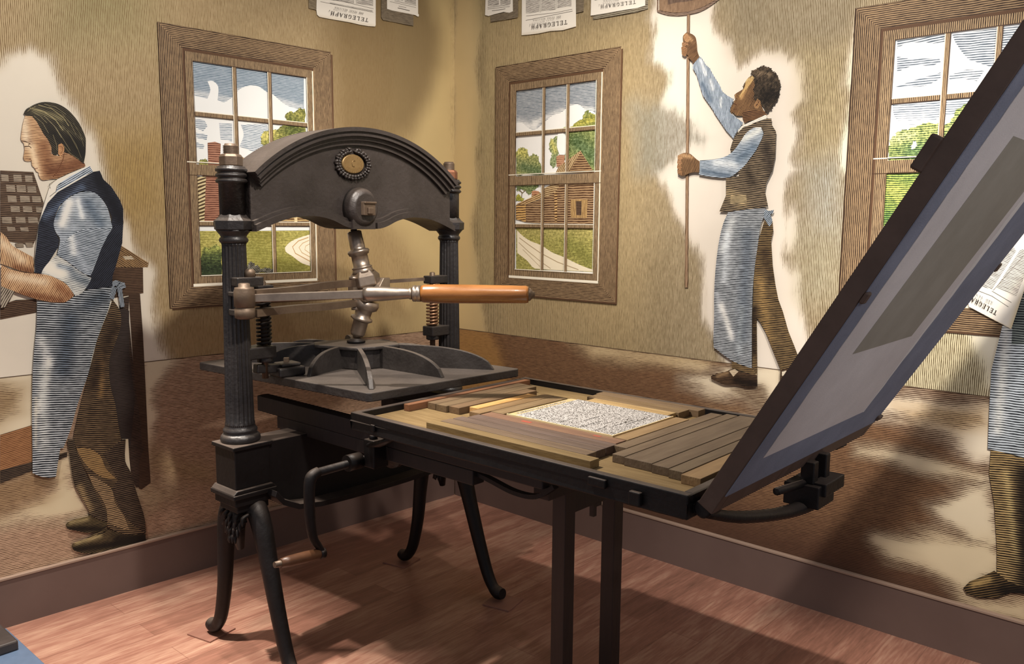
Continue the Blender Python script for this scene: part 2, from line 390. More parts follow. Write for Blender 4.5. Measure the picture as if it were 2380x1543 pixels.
WALL_L = {'zl': 0.933, 'slope': -0.045, 'base_u': ('#b5a07a', 0.34), 'base_l': ('#c2a286', 0.36), 'line_u': '#755d3a', 'line_l': '#4a3424', 'regions': [('u', [(-1.8873, 2.3871), (-1.6236, 2.4417), (-1.6658, 2.2431), (-1.8838, 2.1917)], 0.1, '#a29a70', 0.45, 0.02), ('u', [(-1.7682, 1.7978), (-1.5872, 1.811), (-1.5819, 1.557), (-1.7199, 1.4875), (-1.7767, 1.635)], 0.08, '#b89c62', 0.45, 0.02), ('u', [(-0.7477, 2.6229), (-0.1618, 2.7441), (-0.1209, 2.4153), (-0.1657, 2.1098), (-0.3643, 1.7096), (-0.5535, 1.4099), (-0.7072, 1.2466), (-0.7448, 1.7338)], 0.07, '#87724f', 0.16, 0.03), ('u', [(-0.2723, 2.7212), (0.0117, 2.78), (0.0099, 0.8896), (-0.713, 0.9757), (-0.5549, 1.3256), (-0.4051, 1.6867), (-0.2077, 2.1907)], 0.1, '#c0a978', 0.0, 0.03), ('u', [(-0.3527, 2.7046), (-0.2043, 2.6527), (-0.1206, 2.4791), (-0.1128, 2.3096), (-0.2082, 2.1267), (-0.3069, 1.9683), (-0.428, 1.9582), (-0.3975, 2.2709)], 0.05, '#86724f', 0.05, 0.03), ('u', [(-0.5256, 1.536), (-0.3679, 1.4083), (-0.2436, 1.2289), (-0.3447, 1.011), (-0.586, 1.0184), (-0.7063, 1.2879)], 0.07, '#a38b62', 0.1, 0.03), ('u', [(-1.5144, 1.0898), (-0.7355, 1.0716), (-0.6383, 0.9586), (-1.5207, 0.9457)], 0.05, '#ab9068', 0.25, 0.02), ('u', [(-2.196, 2.0055), (-2.1179, 2.0054), (-2.0879, 2.0592), (-2.0323, 2.0788), (-1.9627, 2.0737), (-1.9102, 1.9814), (-1.8578, 1.8544), (-1.823, 1.7938), (-1.7821, 1.6836), (-1.7263, 1.5208), (-1.7068, 1.4203), (-1.6769, 1.352), (-1.6293, 1.2818), (-1.6273, 1.1423), (-1.6035, 1.0169), (-1.5669, 0.9237), (-1.7323, 0.9074), (-2.267, 0.9096)], 0.02, '#e3dac8', 0.0, 0.05), ('l', [(-1.6789, 0.9626), (-1.5017, 0.9619), (-1.5865, 0.8863), (-1.6335, 0.8241), (-1.655, 0.6655), (-1.6645, 0.5403), (-1.6982, 0.3834), (-1.7239, 0.3893)], 0.018, '#ddd0b2', 0.0, 0.04), ('l', [(-1.6627, 0.5763), (-1.5759, 0.5229), (-1.4298, 0.4272), (-1.4119, 0.3907), (-1.5801, 0.4308), (-1.6753, 0.497)], 0.04, '#ad9470', 0.3, 0.03), ('l', [(-2.267, 0.9096), (-2.173, 0.9049), (-2.1111, 0.8886), (-2.1379, 0.7958), (-2.2085, 0.7751), (-2.2755, 0.7784)], 0.03, '#a38a66', 0.35, 0.03), ('l', [(-2.264, 0.9557), (-2.0791, 0.9458), (-2.0909, 0.7229), (-2.1994, 0.7017), (-2.281, 0.693)], 0.01, '#dccfb2', 0.0, 0.0), ('l', [(-2.2665, 0.9173), (-2.1727, 0.9096), (-2.1158, 0.8812), (-2.1304, 0.8027), (-2.1955, 0.765), (-2.276, 0.7706)], 0.03, '#a8906c', 0.3, 0.03), ('l', [(-2.2089, 0.5503), (-2.0934, 0.5832), (-1.976, 0.6015), (-1.9701, 0.515), (-1.9394, 0.4219), (-1.9168, 0.3728), (-1.9862, 0.364), (-2.2184, 0.3977), (-2.1304, 0.4502), (-2.0405, 0.4795), (-2.066, 0.5524)], 0.03, '#cdbf9e', 0.0, 0.05), ('l', [(-2.1804, 0.5604), (-2.0489, 0.5907), (-2.0163, 0.508), (-2.0718, 0.453), (-2.1884, 0.4312), (-2.2973, 0.4421), (-2.2891, 0.568)], 0.03, '#a08563', 0.35, 0.05), ('l', [(-1.7127, 0.4413), (-1.5826, 0.3753), (-1.5469, 0.3484), (-1.6926, 0.3178), (-1.7273, 0.3901)], 0.03, '#b8a482', 0.2, 0.03)]}
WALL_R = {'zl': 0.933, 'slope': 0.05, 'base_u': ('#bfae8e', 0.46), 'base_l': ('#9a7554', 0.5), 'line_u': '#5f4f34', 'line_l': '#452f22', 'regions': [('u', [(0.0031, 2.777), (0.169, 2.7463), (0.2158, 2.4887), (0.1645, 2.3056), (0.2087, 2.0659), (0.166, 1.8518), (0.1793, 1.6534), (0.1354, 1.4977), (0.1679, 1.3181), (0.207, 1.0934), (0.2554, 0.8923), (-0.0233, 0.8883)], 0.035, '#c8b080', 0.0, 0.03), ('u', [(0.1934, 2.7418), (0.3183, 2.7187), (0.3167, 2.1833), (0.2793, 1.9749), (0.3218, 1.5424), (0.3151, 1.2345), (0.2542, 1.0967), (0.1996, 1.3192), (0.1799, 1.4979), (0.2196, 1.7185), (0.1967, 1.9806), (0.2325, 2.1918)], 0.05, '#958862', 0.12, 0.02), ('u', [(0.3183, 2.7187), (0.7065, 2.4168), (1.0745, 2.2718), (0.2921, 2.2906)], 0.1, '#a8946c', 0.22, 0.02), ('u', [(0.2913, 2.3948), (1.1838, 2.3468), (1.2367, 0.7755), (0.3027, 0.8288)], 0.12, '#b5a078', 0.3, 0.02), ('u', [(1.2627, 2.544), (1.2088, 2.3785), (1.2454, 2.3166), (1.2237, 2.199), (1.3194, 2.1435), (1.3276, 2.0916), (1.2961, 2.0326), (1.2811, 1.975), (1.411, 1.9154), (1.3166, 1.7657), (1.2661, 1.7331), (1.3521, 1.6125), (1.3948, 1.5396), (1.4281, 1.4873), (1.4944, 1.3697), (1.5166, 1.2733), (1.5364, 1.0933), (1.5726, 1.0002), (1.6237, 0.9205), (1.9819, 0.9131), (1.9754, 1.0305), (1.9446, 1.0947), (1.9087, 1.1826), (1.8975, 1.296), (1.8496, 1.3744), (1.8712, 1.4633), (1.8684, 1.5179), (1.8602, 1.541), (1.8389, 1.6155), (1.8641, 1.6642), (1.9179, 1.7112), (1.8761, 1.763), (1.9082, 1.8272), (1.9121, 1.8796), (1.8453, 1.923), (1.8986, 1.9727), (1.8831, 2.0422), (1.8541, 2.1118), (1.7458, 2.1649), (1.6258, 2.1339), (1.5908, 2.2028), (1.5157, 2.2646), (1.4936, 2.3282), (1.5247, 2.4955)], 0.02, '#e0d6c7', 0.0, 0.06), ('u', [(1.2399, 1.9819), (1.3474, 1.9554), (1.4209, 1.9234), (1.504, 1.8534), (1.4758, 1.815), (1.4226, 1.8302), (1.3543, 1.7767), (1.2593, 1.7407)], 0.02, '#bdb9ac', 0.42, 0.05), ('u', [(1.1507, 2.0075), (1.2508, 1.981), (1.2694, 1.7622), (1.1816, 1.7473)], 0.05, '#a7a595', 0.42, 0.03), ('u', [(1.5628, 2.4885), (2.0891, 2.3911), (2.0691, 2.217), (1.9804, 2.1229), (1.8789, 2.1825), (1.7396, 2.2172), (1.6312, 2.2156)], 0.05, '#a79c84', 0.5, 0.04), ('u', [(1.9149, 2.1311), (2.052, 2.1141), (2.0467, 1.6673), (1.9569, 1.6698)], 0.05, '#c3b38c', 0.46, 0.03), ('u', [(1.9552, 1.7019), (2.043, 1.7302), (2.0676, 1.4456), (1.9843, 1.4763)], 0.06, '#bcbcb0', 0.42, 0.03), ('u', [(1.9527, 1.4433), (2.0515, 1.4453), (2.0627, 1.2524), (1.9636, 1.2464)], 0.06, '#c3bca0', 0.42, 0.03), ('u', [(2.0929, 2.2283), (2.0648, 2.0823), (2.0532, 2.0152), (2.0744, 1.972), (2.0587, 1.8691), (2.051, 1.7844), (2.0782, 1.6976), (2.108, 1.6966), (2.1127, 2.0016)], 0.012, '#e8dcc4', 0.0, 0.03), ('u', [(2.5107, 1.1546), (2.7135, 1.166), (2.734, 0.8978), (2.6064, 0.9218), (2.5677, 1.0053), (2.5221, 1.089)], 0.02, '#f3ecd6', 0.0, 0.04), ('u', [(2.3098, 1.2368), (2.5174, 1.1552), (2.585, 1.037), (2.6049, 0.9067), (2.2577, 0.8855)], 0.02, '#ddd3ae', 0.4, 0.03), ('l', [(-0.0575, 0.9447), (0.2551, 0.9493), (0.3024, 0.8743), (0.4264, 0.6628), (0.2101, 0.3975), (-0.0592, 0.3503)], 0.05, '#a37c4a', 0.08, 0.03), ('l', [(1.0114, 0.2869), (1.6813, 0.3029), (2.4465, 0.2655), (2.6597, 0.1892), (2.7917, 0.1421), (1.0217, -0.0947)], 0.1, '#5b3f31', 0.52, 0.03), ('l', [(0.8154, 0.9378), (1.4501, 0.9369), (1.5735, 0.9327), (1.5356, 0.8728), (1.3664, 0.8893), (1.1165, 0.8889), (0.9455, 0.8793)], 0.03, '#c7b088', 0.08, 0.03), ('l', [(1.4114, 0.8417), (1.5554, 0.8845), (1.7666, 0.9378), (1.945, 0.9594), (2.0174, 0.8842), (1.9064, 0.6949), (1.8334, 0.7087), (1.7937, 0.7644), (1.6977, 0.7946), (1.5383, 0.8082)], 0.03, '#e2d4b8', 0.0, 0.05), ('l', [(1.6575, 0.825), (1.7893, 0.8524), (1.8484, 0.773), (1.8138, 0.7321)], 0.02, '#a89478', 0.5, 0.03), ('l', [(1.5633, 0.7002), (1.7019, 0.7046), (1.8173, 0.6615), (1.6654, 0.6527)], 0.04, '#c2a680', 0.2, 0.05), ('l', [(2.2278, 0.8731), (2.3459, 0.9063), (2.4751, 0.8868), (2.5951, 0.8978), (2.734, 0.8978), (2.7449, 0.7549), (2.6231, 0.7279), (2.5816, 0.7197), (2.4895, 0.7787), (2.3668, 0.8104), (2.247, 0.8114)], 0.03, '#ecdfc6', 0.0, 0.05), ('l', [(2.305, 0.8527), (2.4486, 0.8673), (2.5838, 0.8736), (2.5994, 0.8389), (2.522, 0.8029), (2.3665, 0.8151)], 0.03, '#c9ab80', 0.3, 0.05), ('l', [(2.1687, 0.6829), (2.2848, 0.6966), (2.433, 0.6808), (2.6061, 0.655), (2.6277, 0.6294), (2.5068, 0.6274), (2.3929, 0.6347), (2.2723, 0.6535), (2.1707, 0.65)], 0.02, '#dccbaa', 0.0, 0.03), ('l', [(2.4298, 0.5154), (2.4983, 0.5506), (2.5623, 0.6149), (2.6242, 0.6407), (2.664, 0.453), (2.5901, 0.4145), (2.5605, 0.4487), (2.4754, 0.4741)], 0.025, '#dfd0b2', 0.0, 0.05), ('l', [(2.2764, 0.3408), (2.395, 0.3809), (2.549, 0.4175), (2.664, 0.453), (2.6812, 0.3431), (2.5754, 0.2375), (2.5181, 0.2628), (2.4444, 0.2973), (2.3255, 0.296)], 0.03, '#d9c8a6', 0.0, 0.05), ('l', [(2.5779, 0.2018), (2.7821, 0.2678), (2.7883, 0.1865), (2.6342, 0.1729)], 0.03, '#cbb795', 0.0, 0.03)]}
ART = [
('painted_window', 'L', 'painted window with a brick chimney and curving white path, behind the iron press', 'painted window', None, [('sky', [('p', [(-1.433, 1.26), (-0.884, 1.26), (-0.884, 2.15), (-1.433, 2.15)], '#eceeec', 0.0, 0.0, 0.0076, '#2b2320', [], 0, 0, 0), ('p', [(-1.4299, 2.1452), (-0.9038, 2.1486), (-0.9079, 2.0016), (-0.9704, 2.0081), (-1.0133, 2.0225), (-1.062, 2.0546), (-1.0897, 2.0607), (-1.1304, 2.0805), (-1.1712, 2.0787), (-1.2118, 2.0619), (-1.2392, 2.0348), (-1.2596, 2.0146), (-1.2894, 1.9966), (-1.318, 2.0024), (-1.3127, 2.056), (-1.334, 2.0769), (-1.3592, 2.0738), (-1.3481, 2.0401), (-1.3621, 2.0035), (-1.393, 2.006), (-1.4235, 2.0113)], '#b9c3cd', 0.52, 0.005, 0.0066, '#5f7484', [(-1.4292, 2.0193, -1.2532, 2.0093, 0.0145, -0.3, '#f4f2ec', 0.5), (-1.2385, 2.0528, -0.9187, 2.0133, 0.015, -0.3, '#f4f2ec', 0.5)], 0, 1, 0), ('p', [(-1.4183, 1.9163), (-1.3782, 1.9141), (-1.3666, 1.8916), (-1.3863, 1.8694), (-1.4167, 1.8815)], '#dfe3e6', 0.4, 0.14, 0.007, '#5f7484', [], 0, 1, 0), ('p', [(-1.4176, 1.861), (-1.3681, 1.8561), (-1.3721, 1.8352), (-1.4154, 1.8407)], '#dfe3e6', 0.4, 0.14, 0.007, '#5f7484', [], 0, 1, 0), ('p', [(-1.3152, 1.9109), (-1.257, 1.9101), (-1.2597, 1.8375), (-1.3114, 1.8427)], '#dfe3e6', 0.35, 0.087, 0.007, '#5f7484', [], 0, 1, 0), ('p', [(-1.2173, 1.9105), (-1.0942, 1.9244), (-1.0894, 1.8594), (-1.1538, 1.799), (-1.2273, 1.8186), (-1.2055, 1.869)], '#dde2e6', 0.35, -0.087, 0.007, '#5f7484', [], 0, 1, 0), ('p', [(-1.4192, 1.8229), (-1.3823, 1.8138), (-1.3893, 1.7956), (-1.42, 1.8023)], '#dfe3e6', 0.4, 0.14, 0.007, '#5f7484', [], 0, 1, 0)], None), ('field', [('p', [(-1.4154, 1.4629), (-0.8455, 1.463), (-0.8511, 1.2435), (-1.4235, 1.2662)], '#c0b768', 0.36, 0.0, 0.007, '#74702c', [(-1.2505, 1.4536, -1.0702, 1.4533, 0.0374, 0.2, '#b0a45a', 0.8), (-1.1853, 1.3777, -0.9728, 1.2816, 0.057, 0.15, '#9c9a52', 0.8), (-1.318, 1.4168, -1.253, 1.385, 0.0432, -0.1, '#d8cf80', 0.8)], 0, 0, 0.6)], None), ('path', [('p', [(-0.8924, 1.443), (-0.9536, 1.4267), (-0.9988, 1.4074), (-1.0231, 1.3848), (-1.0185, 1.3651), (-0.9859, 1.3448), (-0.9417, 1.3139), (-0.8963, 1.2978)], '#f3e8d0', 0.0, 0.0, 0.0076, '#2b2320', [], 0, 1, 0), ('s', [(-0.9005, 1.4297), (-0.954, 1.4135), (-0.9846, 1.3875), (-0.9706, 1.3576), (-0.8957, 1.3193)], 0.004, '#c09a66'), ('s', [(-0.897, 1.4164), (-0.9316, 1.4034), (-0.9511, 1.3838), (-0.9366, 1.3603), (-0.8952, 1.3394)], 0.0033, '#c8a878'), ('s', [(-0.8951, 1.3997), (-0.9168, 1.3899), (-0.9211, 1.3733), (-0.8948, 1.3562)], 0.0027, '#c8a878')], None), ('chimney', [('p', [(-1.3694, 1.8235), (-1.3375, 1.83), (-1.3122, 1.8235), (-1.3191, 1.7283), (-1.3702, 1.7256)], '#b08068', 0.42, 0.0, 0.009, '#5d3426', [], 0, 0, 0), ('p', [(-1.3968, 1.6934), (-1.3175, 1.6971), (-1.3256, 1.4896), (-1.4127, 1.4892)], '#ab7a62', 0.42, 0.0, 0.009, '#5d3426', [], 0, 0, 0)], None), ('log_cabin', [('p', [(-1.4249, 1.6833), (-1.3823, 1.6853), (-1.3978, 1.4893), (-1.4202, 1.4891)], '#d8c79a', 0.5, 0.349, 0.014, '#4d3a24', [], 0, 0, 0), ('p', [(-1.2256, 1.776), (-1.1956, 1.7686), (-1.2233, 1.7456)], '#b59660', 0.4, 0.349, 0.007, '#33241a', [], 0, 0, 0), ('p', [(-1.1611, 1.4789), (-1.0788, 1.5208), (-0.8902, 1.5262), (-0.8989, 1.4897), (-1.1608, 1.4852)], '#cdb07a', 0.5, 0.035, 0.011, '#5a3d24', [], 0, 0, 0), ('p', [(-0.9732, 1.524), (-0.9568, 1.5241), (-0.9578, 1.4914), (-0.9727, 1.4913)], '#e5cf9f', 0.1, 1.571, 0.008, '#33241a', [], 0, 0, 0)], None), ('tree', [('p', [(-0.9039, 2.0084), (-0.9338, 2.0054), (-0.9564, 1.9873), (-0.9855, 1.9876), (-1.0042, 1.9669), (-0.9975, 1.9518), (-1.031, 1.9142), (-1.067, 1.8987), (-1.0951, 1.8963), (-1.1236, 1.8754), (-1.1279, 1.8503), (-1.1184, 1.8262), (-1.105, 1.8084), (-1.056, 1.799), (-0.9008, 1.8478)], '#a7a45a', 0.42, -0.043, 0.0065, '#3a4420', [(-0.9803, 1.9185, -0.9152, 1.8726, 0.0382, 0.25, '#7d8a48', 0.8), (-1.1169, 1.8698, -1.0674, 1.8861, 0.0187, -0.3, '#ddd27a', 0.8)], 0, 1, 0.95)], None), ('tree', [('p', [(-1.4138, 1.7292), (-1.41, 1.7471), (-1.3909, 1.7571), (-1.3724, 1.7492), (-1.3733, 1.7284)], '#a7a45a', 0.4, 0.0, 0.0065, '#3a4420', [], 0, 1, 0.95)], None), ('bush', [('p', [(-1.4201, 1.2722), (-1.4127, 1.3753), (-1.3962, 1.3933), (-1.3773, 1.3869), (-1.3576, 1.3988), (-1.3384, 1.3955), (-1.326, 1.38), (-1.3303, 1.2688)], '#6b7a46', 0.5, 0.0, 0.0065, '#20291a', [(-1.4093, 1.3813, -1.3323, 1.3862, 0.0182, -0.3, '#a9ae5a', 0.8), (-1.4128, 1.2963, -1.3359, 1.2937, 0.0364, 0.25, '#33452f', 0.8)], 0, 1, 0.95)], None), ('flowering_bush', [('p', [(-1.2094, 1.28), (-1.2045, 1.3211), (-1.1872, 1.3238), (-1.167, 1.3073), (-1.1394, 1.2936), (-1.1181, 1.2961), (-1.0755, 1.2883), (-1.0759, 1.2753)], '#8d8a7c', 0.5, 0.524, 0.006, '#2a2620', [], 0, 1, 0.95)], None), ('casing', [('p', [(-1.558, 2.275), (-0.762, 2.275), (-0.857, 2.19), (-1.463, 2.19)], '#a28766', 0.46, 0.0, 0.007, '#33241a', [(-1.558, 2.19, -0.762, 2.19, 0.03, 0.12, 0, 0.8)], 0, 0, 0), ('p', [(-1.558, 1.145), (-0.762, 1.145), (-0.857, 1.228), (-1.463, 1.228)], '#a28766', 0.5, 0.0, 0.007, '#33241a', [], 0, 0, 0), ('p', [(-1.558, 1.145), (-1.463, 1.228), (-1.463, 2.19), (-1.558, 2.275)], '#a28766', 0.46, 1.571, 0.007, '#33241a', [(-1.558, 1.145, -1.558, 2.275, 0.02, 0.12, 0, 0.8)], 0, 0, 0), ('p', [(-0.762, 1.145), (-0.857, 1.228), (-0.857, 2.19), (-0.762, 2.275)], '#a28766', 0.46, 1.571, 0.007, '#33241a', [], 0, 0, 0), ('s', [(-0.758, 1.145), (-0.758, 2.265)], 0.01, '#5f4531'), ('s', [(-1.548, 1.1420000000000001), (-0.754, 1.1420000000000001)], 0.007, '#5a4230'), ('s', [(-1.558, 1.145), (-1.558, 2.275), (-0.762, 2.275)], 0.002, '#4a3526')], None), ('sash', [('p', [(-1.463, 2.146), (-0.857, 2.146), (-0.857, 2.19), (-1.463, 2.19)], '#ab916f', 0.46, 1.571, 0.0065, '#33241a', [], 0, 0, 0), ('p', [(-1.463, 1.24), (-0.857, 1.24), (-0.857, 1.272), (-1.463, 1.272)], '#ab916f', 0.46, 1.571, 0.0065, '#33241a', [], 0, 0, 0), ('p', [(-1.463, 1.24), (-1.423, 1.24), (-1.423, 2.146), (-1.463, 2.146)], '#ab916f', 0.42, 1.571, 0.0065, '#33241a', [], 0, 0, 0), ('p', [(-0.894, 1.24), (-0.857, 1.24), (-0.857, 2.146), (-0.894, 2.146)], '#ab916f', 0.42, 1.571, 0.0065, '#33241a', [], 0, 0, 0), ('p', [(-1.423, 1.69), (-0.894, 1.69), (-0.894, 1.733), (-1.423, 1.733)], '#ab916f', 0.42, 1.571, 0.0065, '#33241a', [], 0, 0, 0), ('s', [(-1.463, 2.186), (-0.857, 2.186)], 0.011, '#5a412e'), ('s', [(-1.459, 1.228), (-1.459, 2.19)], 0.009, '#5a412e'), ('s', [(-0.863, 1.228), (-0.863, 2.178)], 0.005, '#f3ecd8'), ('s', [(-1.457, 1.234), (-0.861, 1.234)], 0.012, '#f3ecd8'), ('s', [(-1.463, 1.741), (-0.857, 1.741)], 0.004, '#f3ecd8'), ('s', [(-1.463, 1.688), (-0.857, 1.688)], 0.0025, '#4a3526')], None), ('muntins', [('p', [(-1.423, 1.928), (-0.894, 1.928), (-0.894, 1.945), (-1.423, 1.945)], '#ab916f', 0.42, 1.571, 0.0065, '#33241a', [], 0, 0, 0), ('s', [(-1.423, 1.946), (-0.894, 1.946)], 0.003, '#f3ecd8'), ('s', [(-1.423, 1.928), (-0.894, 1.928)], 0.0025, '#4a3526'), ('p', [(-1.423, 1.482), (-0.894, 1.482), (-0.894, 1.498), (-1.423, 1.498)], '#ab916f', 0.42, 1.571, 0.0065, '#33241a', [], 0, 0, 0), ('s', [(-1.423, 1.4989999999999999), (-0.894, 1.4989999999999999)], 0.003, '#f3ecd8'), ('s', [(-1.423, 1.482), (-0.894, 1.482)], 0.0025, '#4a3526'), ('p', [(-1.251, 1.741), (-1.235, 1.741), (-1.235, 2.146), (-1.251, 2.146)], '#ab916f', 0.35, 1.571, 0.005, '#33241a', [], 0, 0, 0), ('s', [(-1.2515, 1.741), (-1.2515, 2.146)], 0.0028, '#f3ecd8'), ('s', [(-1.2345000000000002, 1.741), (-1.2345000000000002, 2.146)], 0.0025, '#4a3526'), ('p', [(-1.251, 1.272), (-1.235, 1.272), (-1.235, 1.688), (-1.251, 1.688)], '#ab916f', 0.35, 1.571, 0.005, '#33241a', [], 0, 0, 0), ('s', [(-1.2515, 1.272), (-1.2515, 1.688)], 0.0028, '#f3ecd8'), ('s', [(-1.2345000000000002, 1.272), (-1.2345000000000002, 1.688)], 0.0025, '#4a3526'), ('p', [(-1.088, 1.741), (-1.072, 1.741), (-1.072, 2.146), (-1.088, 2.146)], '#ab916f', 0.35, 1.571, 0.005, '#33241a', [], 0, 0, 0), ('s', [(-1.0885, 1.741), (-1.0885, 2.146)], 0.0028, '#f3ecd8'), ('s', [(-1.0715000000000001, 1.741), (-1.0715000000000001, 2.146)], 0.0025, '#4a3526'), ('p', [(-1.088, 1.272), (-1.072, 1.272), (-1.072, 1.688), (-1.088, 1.688)], '#ab916f', 0.35, 1.571, 0.005, '#33241a', [], 0, 0, 0), ('s', [(-1.0885, 1.272), (-1.0885, 1.688)], 0.0028, '#f3ecd8'), ('s', [(-1.0715000000000001, 1.272), (-1.0715000000000001, 1.688)], 0.0025, '#4a3526'), ('s', [(-1.423, 1.741), (-1.423, 2.146), (-0.894, 2.146)], 0.0028, '#4a3526'), ('s', [(-0.895, 2.146), (-0.895, 1.742), (-1.423, 1.742)], 0.0035, '#f3ecd8'), ('s', [(-1.423, 1.272), (-1.423, 1.688), (-0.894, 1.688)], 0.0028, '#4a3526'), ('s', [(-0.895, 1.688), (-0.895, 1.273), (-1.423, 1.273)], 0.0035, '#f3ecd8')], None)], 0),
